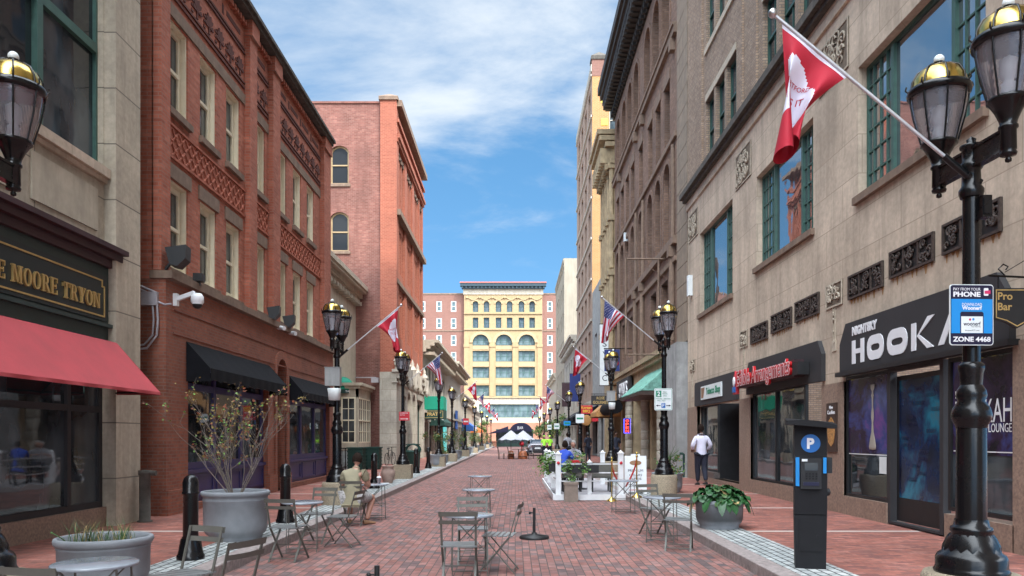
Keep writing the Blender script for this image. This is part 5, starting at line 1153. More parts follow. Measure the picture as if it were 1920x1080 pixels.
# ---------------------------------------------------------------- flags on the lamps
def flagf(hl, fly, seed, wind=0.0):
    r = random.Random(seed); ph = r.uniform(0, 6); 
    def f(s, t):      # s along the pole from tip inwards, t down the cloth
        A = Vector((-hl*.0, 0, 0)); d = Vector((.77,0,-.64)); st = d*hl*s
        en = Vector((-.02+.06*math.sin(s*9+ph)+wind+.10*s, .09*math.cos(s*9+ph), -fly+.16*s+.05*math.sin(s*6+ph)))
        k = t**1.15; p = st*(1-k)+en*k
        p.x += .035*math.sin(s*12+ph)*math.sin(t*math.pi*.5)*(1-.3*t)-.06*math.sin(math.pi*t)*s
        p.y += .07*math.sin(s*11+ph+t*1.4)*t**.7
        return p
    return f
def flag(x, y, z, side, kind, label, sc=1.0, seed=0, L=1.85, rot=0, group='flags on the lamp posts'):
    """pole leans from the post over the street; side -1: towards -X"""
    t = thing('flag', label, 'flag', (x, y, z), rot, group); tip = Vector((side*L*.77, 0, L*.64))
    MB().tube([(0,0,0),tuple(tip)], .0135*sc, 8).build('pole', M['alu'], t); MB().tube([(side*-.02,0,-.02),tuple(tip*.12)], .026, 8).tube([(0,0,0),(side*-.1,0,-.06)],.03,8).build('bracket', M['black'], t)
    MB().ball(tuple(tip+Vector((side*.02,0,.02))), .035*sc, n=10).build('pole_ball', M['steel'], t)
    hl, fly = .62*sc, 1.02*sc; f = flagf(hl, fly, seed); nx, ny = (36, 48) if kind == 'red' else (39, 48)
    base = tip*.965
    def pt(s, q, off=0):
        p = f(s, q); return (base.x-side*p.x*1.0, base.y+p.y+off, base.z+p.z-.02)
    m = MB(); vs = []
    for j in range(ny+1):
        for i in range(nx+1): vs.append(pt(i/nx, j/ny))
    o = len(m.v); m.v += vs
    for j in range(ny):
        for i in range(nx):
            s, q = (i+.5)/nx, (j+.5)/ny; c = 0
            if kind == 'red':
                a, b = (s-.45)/.33, (q-.50)/.23
                # heart-like rounded mark with a square corner
                if ((a+.35)**2+(b+.55)**2 < .62) or ((a-.45)**2+(b-.1)**2 < .62) or (-.9 < a < .45 and -.55 < b < .95 and a > -1.05): c = 1
                if q < .035: c = 1
            else:
                c = 1 if int(s*13) % 2 else 0
                if s < 7/13 and q < .42:
                    c = 2; ii, jj = i % 4, int(q/.42*18) % 4
                    if (ii == 1 and jj == 1) or (ii == 3 and jj == 3): c = 1
            m.f.append((o+j*(nx+1)+i, o+j*(nx+1)+i+1, o+(j+1)*(nx+1)+i+1, o+(j+1)*(nx+1)+i)); m.m.append(c); m.s.append(True)
    cl = m.build('cloth', [M['flagred'], M['flagwhite'], M['flagblue']], t)
    if kind == 'red':
        for body, s0, q0, w in (('HARTFORD', .42, .41, .3), ('HAS IT', .42, .53, .24)):
            me = textmesh(body, 1, 0, .01); xs = [v.co.x for v in me.vertices]; W_ = max(xs)-min(xs)
            for off in (-.006, .006):
                k = me.copy() if off > 0 else me
                for v in k.vertices: v.co = Vector(pt(s0+v.co.x/W_*w*1.5, q0-v.co.y/W_*w*1.0-v.co.x/W_*.1, off))
                k.materials.clear(); k.materials.append(M['flagred']); link('lettering', k, cl)
    return t
S_ = 'street lamp'
lamp(3.41, 5.75, 'large double-headed black lamp in the right foreground with the blue phone parking sign', 1.0, 93)
lamp(-3.98, 5.7, 'double-headed black lamp at the left edge, its base cut by the frame', 1.0, 90)
lamp(3.85, 19.9, 'double-headed lamp beside the patio with the white parking sign', 1.09, 95)
lamp(-4.03, 17.4, 'double-headed lamp behind the seated man carrying grey boxes', 1.0, 88)
lamp(-4.12, 28.2, 'double-headed lamp on a square stone block with small red sign', 1.03, 88, True)
lamp(3.87, 31, 'double-headed lamp with grey boxes behind the patio', 1.1, 94)
lab = ['third', 'fourth', 'fifth', 'sixth', 'seventh', 'eighth', 'ninth', 'tenth']
for k, y in enumerate((40, 48.3, 61, 75, 91, 108, 126)): lamp(-3.97, y, 'double-headed lamp, %s beyond the square stone block on the left pavement' % ['first','second','third','fourth','fifth','sixth','seventh'][k], 1.02, 90, k % 2 == 0)
for k, y in enumerate((43, 52, 66, 80, 96, 114)): lamp(3.62, y, 'double-headed lamp, %s beyond the patio on the right pavement' % ['second','third','fourth','fifth','sixth','seventh'][k], 1.02, 92)
tag(MB().box(-.035,.035,-.04,.04,-.08,.08).box(-.028,.028,-.05,-.04,-.06,.06).build('outlet_box', M['black'], None, (3.445, 5.65, 3.34)), 'small black electrical box clamped on the foreground lamp post', 'box')
flag(3.36, 5.72, 3.60, -1, 'red', 'large red flag with white emblem on the foreground lamp at upper right', 1.0, 3)
flag(3.76, 19.85, 4.0, -1, 'us', 'stars and stripes flag on the lamp beside the patio', 1.05, 5, 1.95)
flag(3.8, 31, 4.1, -1, 'red', 'red flag with white emblem on the lamp behind the patio', 1.05, 6)
flag(-3.95, 17.4, 3.5, 1, 'red', 'red flag with white emblem on the lamp behind the seated man', 1.0, 8, 1.75)
flag(-4.05, 28.2, 3.6, 1, 'us', 'stars and stripes flag on the lamp with the square stone block', 1.05, 9, 1.75)
for k, (y, kind) in enumerate(((48.3,'red'),(61,'us'),(75,'red'),(91,'us'),(108,'red'))): flag(-3.9, y, 3.95, 1, kind, ('red flag' if kind == 'red' else 'stars and stripes flag')+', %s beyond the stone block lamp on the left side' % ['first','second','third','fourth','fifth'][k], 1.1, 20+k, 1.9)
for k, (y, kind) in enumerate(((52,'us'),(66,'red'),(80,'us'),(96,'red'))): flag(3.55, y, 3.95, -1, kind, ('red flag' if kind == 'red' else 'stars and stripes flag')+', %s beyond the patio on the right side' % ['second','third','fourth','fifth'][k], 1.1, 30+k, 1.9)
# boxes on lamps
for x, y, z, s in ((-4.03, 17.25, 3.0, 1), (3.87, 30.9, 3.3, 1)):
    who = 'the lamp behind the seated man' if x < 0 else 'the lamp behind the patio'
    tag(MB().box(-.2,.13,-.17,.02,-.2,.2).box(-.1,-.02,-.175,-.17,0,.02).box(-.21,.14,-.18,.03,.2,.215).build('control_box', M['concrete'], None, (x, y, z)), 'square grey metal control box strapped to '+who, 'box')
    tag(MB().lathe([(.0,.14),(.13,.14),(.14,.12),(.115,-.12),(.0,-.13)], (0,0,0), 12, True, 0, .6).build('wireless_unit', M['signwhite'], None, (x, y-.12, z-.4)), 'small white wireless box below the grey box on '+who, 'box')
# ---------------------------------------------------------------- signs on posts
def rrect(w, h, r, n=4):
    p = []
    for cx, cz, a0 in ((w/2-r,-h/2+r,-90),(w/2-r,h/2-r,0),(-w/2+r,h/2-r,90),(-w/2+r,-h/2+r,180)):
        for k in range(n+1): a = rad(a0+90*k/n); p.append((cx+r*math.cos(a), cz+r*math.sin(a)))
    return p
ps = thing('parking_sign', 'blue and black PAY FROM YOUR PHONE sign on the foreground lamp post', 'sign', (3.335, 5.62, 2.545), rad(3))
fc = MB().prism(rrect(.33,.445,.022), 0, .008).build('plate', M['signwhite'], ps)
MB().prism(rrect(.318,.433,.018), -.002, 0).build('black_face', M['navy'], fc)
MB().quad((-.155,-.0035,-.135),(.155,-.0035,-.135),(.155,-.0035,.115),(-.155,-.0035,.115)).build('blue_field', M['signblue'], fc)
text('PAY FROM YOUR', .03, M['letters'], fc, (-.037, -.003, .187), w=.205, h=.021, ext=.0004); text('PHONE', .05, M['letters'], fc, (-.037, -.003, .15), w=.205, h=.038, ext=.0004, bold=.002)
MB().prism(rrect(.034,.056,.006), -.0035, -.002).build('phone_symbol', M['letters'], fc).location = (.108, 0, .168)
MB().prism([(-.02,-.014),(.024,-.014),(.024,.012),(-.02,.008)], -.0045, -.0036).build('card_symbol', M['magenta'], fc).location = (.116, 0, .168)
text('DOWNLOAD', .03, M['letters'], fc, (0, -.005, .075), w=.15, h=.022, ext=.0004); text('Woonerf', .03, M['letters'], fc, (0, -.005, .05), w=.15, h=.03, ext=.0004, bold=.001)
MB().prism([(-.088,-.133),(.088,-.133),(.088,.012),(.078,.022),(-.078,.022),(-.088,.012)], -.0045, -.0036).build('phone_outline', M['navy'], fc); MB().quad((-.082,-.0052,-.133),(.082,-.0052,-.133),(.082,-.0052,-.012),(-.082,-.0052,-.012)).build('phone_screen', M['signwhite'], fc)
text('woonerf', .03, M['navy'], fc, (.0, -.006, -.065), w=.13, h=.03, ext=.0003, bold=.0005); text('Park, Walk, Play', .01, M['navy'], fc, (.03, -.006, -.088), w=.07, h=.009, ext=.0003); text('WoonerfCT.com', .012, M['navy'], fc, (0, -.006, -.114), w=.11, h=.01, ext=.0003)
MB().ball((-.015,-.006,-.035), .009, .001, .009).build('pin_symbol', M['magenta'], fc); MB().ball((.01,-.006,-.033), .009, .001, .009).build('pin_symbol', M['signblue'], fc)
text('ZONE 4468', .05, M['letters'], fc, (0, -.003, -.178), w=.285, h=.038, ext=.0004, bold=.0015)
MB().box(-.05,.05,.009,.05,.12,.15).box(-.05,.05,.009,.05,-.16,-.13).build('band_clamp', M['steel'], ps)
p2 = thing('parking_sign', 'white and green two hour parking sign on the lamp beside the patio', 'sign', (3.78, 19.62, 2.62), 0)
fc = MB().prism(rrect(.46,.56,.03), 0, .01).build('plate', M['signwhite'], p2); MB().ring(rrect(.43,.53,.025), rrect(.415,.515,.02), -.003, 0).build('border_line', M['signgreen'], fc)
MB().quad((-.19,-.004,.06),(-.05,-.004,.06),(-.05,-.004,.22),(-.19,-.004,.22)).build('green_square', M['signgreen'], fc); text('2', .14, M['letters'], fc, (-.12,-.006,.14), h=.12, w=.07, bold=.004)
for q, (t_, z, w) in enumerate((('Hour', .19, .09), ('Parking', .14, .12), ('Limit', .09, .09))): text(t_, .04, M['signgreen'], fc, (.04, -.006, z), w=w, h=.03)
text('Monday - Saturday', .04, M['signgreen'], fc, (0,-.006,.015), w=.36, h=.032); text('8am - 6pm', .04, M['signgreen'], fc, (-.05,-.006,-.035), w=.2, h=.032)
MB().quad((-.05,-.004,-.22),(.05,-.004,-.22),(.05,-.004,-.1),(-.05,-.004,-.1)).build('blue_square', M['pblue'], fc); text('P', .08, M['letters'], fc, (0,-.006,-.16), h=.08, w=.05)
for s_ in (-1, 1): MB().prism([(s_*.19,-.16),(s_*.14,-.135),(s_*.14,-.152),(s_*.07,-.152),(s_*.07,-.168),(s_*.14,-.168),(s_*.14,-.185)][::s_], -.005, -.002).build('arrow', M['navy'], fc)
p3 = thing('red_sign', 'small red sign with white arrow on the stone block lamp', 'sign', (-4.03, 27.95, 2.42)); fc = MB().box(-.19,.19,0,.01,-.16,.16).build('plate', M['redsign'], p3)
text('NO PARKING', .05, M['letters'], fc, (-.02,-.004,.11), w=.3, h=.045); text('ANYTIME', .04, M['letters'], fc, (-.07,-.004,.04), w=.18, h=.035); MB().prism([(-.14,-.09),(.08,-.09),(.08,-.07),(.15,-.1),(.08,-.13),(.08,-.11),(-.14,-.11)], -.006, -.001).build('arrow', M['letters'], fc)
for k, (x, y, z, mt) in enumerate(((3.6,42.8,2.7,'signwhite'),(3.5,51.8,2.6,'signblue'),(3.55,65.7,2.6,'signwhite'),(3.55,79.7,2.7,'signwhite'),(-3.9,60.8,2.9,'redsign'))):
    o = thing('parking_sign' if k < 4 else 'shop_sign', ['green edged white parking sign on the second lamp beyond the patio','small blue parking sign on the third lamp beyond the patio','pale parking sign on the fourth lamp beyond the patio','pale parking sign on the fifth lamp beyond the patio','red and white round-cornered sign by the left lamps'][k], 'sign', (x, y, z))
    MB().prism(rrect(.46,.5 if k != 1 else .3,.03), 0, .01).build('plate', M[mt], o); MB().prism(rrect(.36,.1,.02), -.004, 0).build('printed_band', M['signgreen' if k != 4 else 'letters'], o)
# ---------------------------------------------------------------- hanging shop signs and banners on the right
def hang(name, label, x, y, z, w, h, mat, lines, tm, size=.3):
    o = thing(name, label, 'sign', (x, y, z)); b = MB().box(-w/2,w/2,-.04,.04,-h/2,h/2).build('board', mat, o)
    MB().tube([(-w/2,0,h/2+.08),(6.5-x,0,h/2+.08)], .02, 6).tube([(-w/3,0,h/2+.08),(-w/3,0,h/2)], .012, 4).tube([(w/3,0,h/2+.08),(w/3,0,h/2)], .012, 4).build('bracket', M['black'], o)
    for t_, zz, ww, hh in lines: text(t_, size, tm, b, (0, -.045, zz), w=ww, h=hh, bold=.004)
    return b
hang('hanging_sign', 'black hanging sign lettered ROSE GOURMET', 4.55, 41, 3.62, 1.0, .52, M['signblack'], [('ROSE', .12, .42, .15), ('GOURMET', -.11, .8, .16)], M['gold'])
kb = hang('hanging_sign', 'red hanging sign with yellow letters above a food picture', 5.0, 54, 3.6, .85, .6, M['redsign'], [('Korean', .14, .7, .18), ('BBQ', -.13, .5, .22)], M['yellowink'])
MB().ball((0,-.02,-.75), .38, .05, .38, 14, 8).build('food_picture', M['cookie'], kb)
bn = thing('vertical_banner', 'tall white vertical banner lettered P S Y C', 'banner', (5.55, 48, 0)); b = MB().box(-.27,.27,-.015,.015,4.9,8.7).build('cloth', M['signwhite'], bn)
for k, ch in enumerate('PSY'): text(ch, .4, M['navy'], b, (.03, -.02, 8.15-k*.66), w=.26, h=.36)
text('C', .4, M['navy'], b, (.03, -.02, 5.35), w=.3, h=.36); MB().tube([(-.3,0,8.72),(.95,0,8.72)], .03, 6).tube([(-.3,0,4.88),(.95,0,4.88)], .03, 6).build('bracket', M['black'], bn)
bb_ = thing('blue_banner', 'navy blue square banner with crescent and red emblem', 'banner', (5.35, 42.5, 0)); b = MB().box(-.42,.42,-.02,.02,5.3,6.5).build('cloth', M['flagblue'], bb_)
m = MB(); o = [(.08+.24*math.cos(a), 6.12+.24*math.sin(a)) for a in [rad(90+20*k) for k in range(10)]]; i = [(.16+.17*math.cos(a), 6.14+.19*math.sin(a)) for a in [rad(90+20*k) for k in range(10)]]; m.ring(o, i, -.03, -.02); m.build('crescent', M['gold'], b)
MB().ball((.1,-.03,5.75), .28, .01, .2).build('red_emblem', M['redsign'], b); text('MAKE', .12, M['letters'], b, (.1, -.045, 5.8), w=.3, h=.11); text('SCENE', .12, M['letters'], b, (.1, -.045, 5.66), w=.34, h=.11); MB().tube([(-.45,0,6.55),(1.1,0,6.55)], .03, 6).build('bracket', M['black'], bb_)
awning('awning', 'black pointed shop awning far along the right side', M['blackcanvas'], 6.5, 60, 65, 4.2, 3.2, 2.0, .3, -1); awning('awning', 'brown striped shop awning beyond the rolled black awning', M['cookie'], 6.5, 46.5, 50, 4.6, 3.2, 1.6, .3, -1)
awning('awning', 'dark awning farthest along the right side', M['signblack'], 6.5, 70, 80, 4.4, 3.3, 1.7, .4, -1)
for k, (y, mt, lb) in enumerate(((56.5,'redsign','small red lit shop sign under the awnings on the right'),(84,'maroon','round maroon banner far along the right side'),(72,'flagblue','dark blue vertical banner far along the right side'))):
    o = thing('shop_sign', lb, 'sign', (5.6, y, 3.0 if k == 0 else 6.3)); MB().box(-.5,.5,-.04,.04,-.18 if k == 0 else -1.3,.18 if k == 0 else 1.3).build('board', M[mt], o); MB().tube([(-.5,0,.25 if k == 0 else 1.35),(.9,0,.25 if k == 0 else 1.35)], .02, 5).build('bracket', M['black'], o)

# ================================================================ BOLLARDS, PLANTERS, BINS
bm = MB().lathe([(.165,0),(.165,.05),(.15,.07),(.145,.1),(.115,.2),(.1,.26),(.105,.28)], (0,0,0), 24).lathe([(.14,.06),(.125,.16),(.108,.26)], (0,0,0), 24, True, .06)
bm.lathe([(.092,.26),(.09,.8),(.1,.805),(.103,.82),(.1,.835),(.094,.84),(.096,.95),(.08,1.0),(.05,1.035),(.0,1.05)], (0,0,0), 24)
bme = bm.mesh('bollard', M['black'])
for k, (x, y, lb) in enumerate(((-4.03, 9.55, 'black cast iron bollard between the two near left planters'), (-4.08, 13.65, 'black bollard behind the bistro table, right of the big shrub planter'),
        (-4.18, 22.8, 'black bollard right behind the seated man, before the clay urn'), (-4.19, 32.5, 'black bollard standing in front of the dark litter bin'), (-4.24, 37.5, 'black bollard between the litter bin and the first tree planter'), (-4.3, 49.5, 'farthest visible black bollard, beyond the first tree planter'))):
    tag(link('bollard', bme, None, (x, y, .14)), lb, 'bollard', 'black bollards along the left kerb')
def planter_body(t, R, h, seg=36):
    b = MB().lathe([(R*.78,0),(R*.8,.04),(R*.8,.06),(R*.9,.1),(R*.95,.17),(R*.955,h*.35),(R*.965,h*.80),(R*.985,h*.815),(R*.965,h*.83),(R*.97,h-.08),(R*1.0,h-.075),(R*1.03,h-.055),(R*1.04,h-.03),(R*1.02,h-.006),(R*.97,h),(R*.93,h-.012),(R*.92,h-.06),(R*.91,h-.1)], (0,0,0), seg).build('pot', M['planter'], t)
    MB().lathe([(R*.915,h-.12),(R*.5,h-.1),(0,h-.09)], (0,0,0), 24).build('soil', M['soil'], t); return b
def leafquad(mb, p, d, l, w, rng):
    d = d.normalized(); s = d.cross(Vector((rng.uniform(-1,1),rng.uniform(-1,1),rng.uniform(-1,1))))
    if s.length < 1e-3: return
    s.normalize(); s *= w/2; a = p; m_ = p+d*l*.5; e = p+d*l; mb.add([a, m_+s, e, m_-s], [(0,1,2,3)])
def woody(t, base, n, H, spread, rng, leafm, leaves=5, ll=.05, r0=.011, name='branches', lname='leaves', lvl=3):
    br = MB(); lf = MB(); tips = []
    def grow(p, d, L, r, k):
        pts = [p]; q = p.copy(); dd = d.copy(); N = 5
        for i in range(N):
            dd = (dd+Vector((rng.uniform(-.16,.16),rng.uniform(-.16,.16),rng.uniform(-.02,.1)))).normalized(); q = q+dd*L/N; pts.append(q.copy())
        br.tube(pts, [r*(1-.12*i) for i in range(N+1)], 5 if k == 0 else 4, False)
        if k < lvl:
            for _ in range(rng.choice((2,2,3)) if k else 3):
                i = rng.randint(2, N); nd = (dd+Vector((rng.uniform(-.9,.9),rng.uniform(-.9,.9),rng.uniform(-.25,.4)))).normalized(); grow(pts[i], nd, L*rng.uniform(.4,.62), r*.55, k+1)
        if k >= lvl-1:
            for _ in range(leaves):
                p_ = pts[rng.randint(1, N)]; c = rng.random(); lf.c = 0 if c < .5 else (1 if c < .8 else 2); leafquad(lf, p_, Vector((rng.uniform(-1,1),rng.uniform(-1,1),rng.uniform(-.9,.4))), ll*rng.uniform(.7,1.3), ll*.75, rng)
    for i in range(n):
        a = rng.uniform(0, 6.28); d = Vector((math.cos(a)*spread*rng.uniform(.3,1), math.sin(a)*spread*rng.uniform(.3,1), 1)).normalized(); grow(Vector(base)+Vector((math.cos(a)*.06, math.sin(a)*.06, 0)), d, H*rng.uniform(.55,.8), r0*rng.uniform(.8,1.2), 0)
    br.build(name, M['twig'], t); lf.build(lname, leafm, t)
rng = random.Random(21)
pl = thing('planter', 'big grey round planter with a sparse multi-stemmed shrub turning yellow', 'planter', (-4.16, 11.45, .14), 0, 'grey round planters')
planter_body(pl, .475, .72); sh = thing('shrub', 'sparse bare-stemmed shrub with few yellow and red leaves in the big grey planter', 'shrub', (-4.16, 11.45, .76))
woody(sh, (0,0,-.03), 18, 1.55, .72, rng, [M['leafyel'], M['leafred'], M['leaflt']], 2, .042, .0085)
pl = thing('planter', 'low grey round planter with grass tufts in the left foreground', 'planter', (-4.06, 7.6, .14), 0, 'grey round planters'); planter_body(pl, .43, .535)
g = MB()
for k in range(260):
    c = rng.choice(((-.12,.0),(.16,.05),(.22,-.08),(-.2,-.1),(.05,-.12))); p = Vector((c[0]+rng.gauss(0,.05), c[1]+rng.gauss(0,.05), .42)); a = rng.uniform(0,6.28); L = rng.uniform(.12,.36); d = Vector((math.cos(a)*.35,math.sin(a)*.35,1)).normalized(); g.c = 0 if rng.random() < .75 else 1
    e = p+d*L; w = Vector((-math.sin(a),math.cos(a),0))*.003; mdl = p+d*L*.6+Vector((0,0,.01)); g.add([p-w, p+w, mdl+w*.8, e+Vector((math.cos(a),math.sin(a),-.3))*L*.15, mdl-w*.8], [(0,1,2,4),(4,2,3)])
g.tube([(-.25,-.1,.42),(-.34,-.12,.52),(-.42,-.15,.58)], .006, 4).ball((-.43,-.15,.585), .012); tag(g.build('grass_tufts', [M['leaf'], M['dry']], None, (-4.06, 7.6, .14)), 'thin green and dry grass tufts growing in the left foreground planter', 'grass')
pl = thing('planter', 'low grey round planter with drooping big-leaved plant on the right', 'planter', (3.41, 12.85, .14), 0, 'grey round planters'); planter_body(pl, .4, .47)
hp = thing('leafy_plant', 'lush plant with large drooping heart-shaped green leaves in the right planter', 'plant', (3.41, 12.85, .56))
def bigleaf(mb, p, az, l, droop, rng, c=0):
    d = Vector((math.cos(az), math.sin(az), 0)); s = Vector((-math.sin(az), math.cos(az), 0)); n = 6; vs = []; mb.c = c; tw = rng.uniform(-.3,.3)
    for i in range(n+1):
        t = i/n; w = l*(.5 if l < .22 else .4)*math.sin(math.pi*min(1, .1+t*.9))**.55*(1.1-.35*t) if i < n else .002
        q = p+d*l*(t*.85)+Vector((0,0,l*(.18*math.sin(t*2.0)-droop*t*t)))
        for e in (-1, -.5, 0, .5, 1): vs.append(q+s*w*e+Vector((0,0,abs(e)*w*.22-.012*math.sin(i*2.2+e*3)+e*w*tw)))
    mb.add(vs, [(i*5+j, i*5+j+1, (i+1)*5+j+1, (i+1)*5+j) for i in range(n) for j in range(4)], True)
m = MB(); stx = MB()
for k in range(150):
    az = rng.uniform(0, 6.28); r = .4*rng.uniform(0, 1)**.6; hz = .24*(1-(r/.44)**2)+rng.uniform(-.05,.05); p = Vector((math.cos(az)*r, math.sin(az)*r, max(.02, hz)))
    bigleaf(m, p, az+rng.uniform(-.9,.9), rng.uniform(.10,.19), rng.uniform(.1,.5)+r*.8, rng, 1 if rng.random() < .04 else (2 if rng.random() < .15 else 0)); stx.tube([(p.x*.3,p.y*.3,-.05), tuple(p)], .006, 4, False)
for az, l in ((-1.75,.22),(-1.3,.2),(-1.5,.17),(-.15,.24),(.2,.22),(-.6,.2),(3.3,.2),(-2.3,.18)): bigleaf(m, Vector((math.cos(az)*.36, math.sin(az)*.36, .05)), az, l, 1.25, rng, 1 if az == 3.3 else 0)
m.build('leaves', [M['leafdk'], M['dry'], M['leaf']], hp); stx.build('stems', M['leaf'], hp)
ur = tag(MB().lathe([(.14,0),(.15,.02),(.2,.15),(.235,.3),(.225,.42),(.17,.5),(.19,.54),(.22,.56),(.2,.57),(.16,.55),(.15,.45)], (0,0,0), 28).build('clay_urn', M['clay'], None, (-4.2, 25.4, .14)), 'round bellied clay urn between the bollard and the square stone block', 'urn')
bn_ = thing('litter_bin', 'dark litter bin with arched hood behind a bollard', 'litter bin', (-4.65, 35, .14)); MB().lathe([(.26,0),(.3,.04),(.33,.8),(.35,.84)], (0,0,0), 20).build('body', M['greendk'], bn_)
m = MB(); m.lathe([(.36,.84),(.36,.9),(.3,.92)], (0,0,0), 20); 
for y in (-.22, .22): m.tube([(.33*math.cos(a), y, .9+.3*math.sin(a)) for a in [math.pi*k/8 for k in range(9)]], .035, 6)
m.box(-.3,.3,-.24,.24,1.17,1.21); m.build('hood', M['greendk'], bn_)
# tree planters receding on the left
rng = random.Random(77)
def clump(t, c, R, n, rng, mats, l=.09, name='foliage', rz=1.0):
    m = MB(); cs = [(Vector(c)+Vector((rng.gauss(0,.5)*R, rng.gauss(0,.5)*R, rng.gauss(0,.5)*R*rz)), R*rng.uniform(.25,.5)) for _ in range(9)]
    for _ in range(n):
        q, r = rng.choice(cs); p = q+Vector((rng.gauss(0,.5)*r, rng.gauss(0,.5)*r, rng.gauss(0,.5)*r)); u = rng.random(); m.c = 0 if u < .6 else 1 if u < .85 else 2; leafquad(m, p, Vector((rng.uniform(-1,1),rng.uniform(-1,1),rng.uniform(-1,.6))), l*rng.uniform(.7,1.4), l*.7, rng)
    return m.build(name, mats, t)
gl = [M['leaf'], M['leafyel'], M['leaflt']]
spots = [(-4.1,40,.4,.62,1),(-4.35,46,.36,.5,0),(-4.2,53.5,.42,.65,1),(-4.3,57,.36,.5,0),(-4.2,64,.42,.65,1),(-4.3,69,.4,.6,0),(-4.25,75,.4,.6,1),(-4.25,83,.4,.6,1),(-4.25,92,.4,.6,1),(-4.25,102,.4,.6,1),(-4.25,113,.4,.6,0),(-4.25,122,.4,.6,1)]
od = ['first','second','third','fourth','fifth','sixth','seventh','eighth','ninth','tenth','eleventh','twelfth']
for k, (x, y, R, h, tr_) in enumerate(spots):
    t = thing('planter', 'grey round planter, %s in the receding row beyond the litter bin' % od[k], 'planter', (x, y, .14), 0, 'grey round planters'); planter_body(t, R, h, 24)
    if tr_:
        b = thing('shrub', 'loose yellow green shrub in the %s planter of the receding row' % od[k], 'shrub', (x, y, .14+h-.1), 0, 'shrubs in the receding planters')
        m = MB(); 
        for i in range(7): a = i*.9; m.tube([(0,0,0),(math.cos(a)*.15,math.sin(a)*.15,.5),(math.cos(a)*.4,math.sin(a)*.4,1.15)], [.018,.013,.006], 4, False)
        m.build('stems', M['twig'], b); clump(b, (0,0,1.0), .62, 520, rng, gl, .085)
    else:
        b = thing('low_plant', 'low green plant in the %s planter of the receding row' % od[k], 'plant', (x, y, .14+h-.1), 0, 'low plants in the receding planters'); clump(b, (0,0,.15), .3, 200, rng, gl, .08)
for k, (x, y) in enumerate(((4.6, 88), (4.9, 104), (4.4, 122), (-5.6, 132))):
    b = thing('street_tree', ['nearest','second','third'][k]+' small green street tree at the far right before the street end' if k < 3 else 'small green street tree at the far left before the street end', 'tree', (x, y, .14)); MB().tube([(0,0,0),(.05,0,1.4),(0,.1,2.6)], [.09,.07,.04], 6).build('trunk', M['twig'], b); clump(b, (0,0,3.0), 1.25, 900, rng, [M['leaf'],M['leaflt'],M['leafyel']], .22, 'crown')
# planter behind the lamp by the patio
pl = thing('planter', 'grey planter half hidden behind the stone drum of the patio lamp', 'planter', (4.2, 21.2, .14), 0, 'grey round planters'); planter_body(pl, .42, .55)
b = thing('mixed_plant', 'grasses and yellow flowers in the planter behind the patio lamp', 'plant', (4.2, 21.2, .6)); clump(b, (0,0,.12), .42, 500, rng, [M['leaf'],M['leaflt'],M['leafyel']], .07)
m = MB()
for k in range(26): a = rng.uniform(0,6.28); m.tube([(0,0,0),(math.cos(a)*.1,math.sin(a)*.1,.5),(math.cos(a)*.35,math.sin(a)*.35,rng.uniform(.6,.95))], [.01,.008,.002], 3, False)
m.build('fronds', M['leaf'], b)
# ================================================================ PARKING METER
pm = thing('parking_meter', 'tall charcoal pay station with round blue P emblem on the right kerb', 'parking meter', (3.43, 8.95, .14), rad(-17))
m = MB(); m.prism([(-.165,0),(.165,0),(.175,.62),(-.175,.62)], -.12, .15); m.build('pedestal', M['meter'], pm)
m = MB(); m.v += []; 
pr = [(-.13,.625),(-.15,1.0),(-.16,1.25),(-.1,1.30),(-.09,1.64),(.17,1.64),(.16,.625)]
vs = [(-.175,y,z) for y,z in pr]+[(.175,y,z) for y,z in pr]; n = len(pr); m.add(vs, [tuple(range(n)), tuple(range(2*n-1,n-1,-1))]+[((i+1)%n,i,n+i,n+(i+1)%n) for i in range(n)]); m.build('housing', M['meter'], pm)
m = MB(); k = 10; vs = []
for i in range(k+1): t = i/k; x = -.27+.54*t; vs += [(x,-.26,1.70+.03*math.sin(math.pi*t)-.05*t),(x,.2,1.74-.05*t),(x,-.26,1.66-.05*t),(x,.2,1.66-.05*t)]
fs = []
for i in range(k): o = 4*i; fs += [(o,o+4,o+5,o+1),(o+2,o+3,o+7,o+6),(o,o+2,o+6,o+4),(o+1,o+5,o+7,o+3)]
fs += [(0,1,3,2),(4*k,4*k+2,4*k+3,4*k+1)]; m.add(vs, fs); m.box(-.17,.17,-.12,.16,1.6,1.67); m.build('solar_hood', M['meter'], pm)
dsc = [(.105*math.cos(a/24*6.2832), 1.44+.105*math.sin(a/24*6.2832)) for a in range(24)]; e = MB().prism(dsc, -.11, -.092).build('emblem', M['pblue'], pm); text('P', .17, M['letters'], e, (0,-.113,1.44), h=.125, w=.08, bold=.008, ext=.001)
kp = MB().box(-.11,.11,-.19,-.1,.92,1.27).build('key_panel', M['blackmat'], pm); MB().box(-.07,.07,-.196,-.19,1.13,1.22).build('screen', M['carglass'], kp); MB().box(-.085,.085,-.2,-.19,.96,1.0).build('receipt_slot', M['navy'], kp)
for i in range(3):
    for j in range(4): MB().box(-.06+j*.035,-.04+j*.035,-.197,-.19,1.03+i*.028,1.048+i*.028).build('key', M['meter'], kp)
MB().box(-.12,.12,-.128,-.12,.2,.56).box(.06,.085,-.135,-.128,.36,.39).build('service_door', M['meter'], pm); MB().box(-.1,-.04,-.2,-.19,1.235,1.262).build('sticker', M['signwhite'], kp)
MB(); MB().box(-.165,-.125,-.166,-.15,.95,1.28).build('blue_strip', M['signblue'], pm); MB().box(.13,.165,-.166,-.15,1.1,1.28).build('blue_strip', M['signblue'], pm)
MB().box(.176,.23,-.12,.02,1.1,1.28).build('card_reader', M['blackmat'], pm); MB().ball((.19,-.05,.88), .03, .03, .045).build('lock', M['blackmat'], pm)
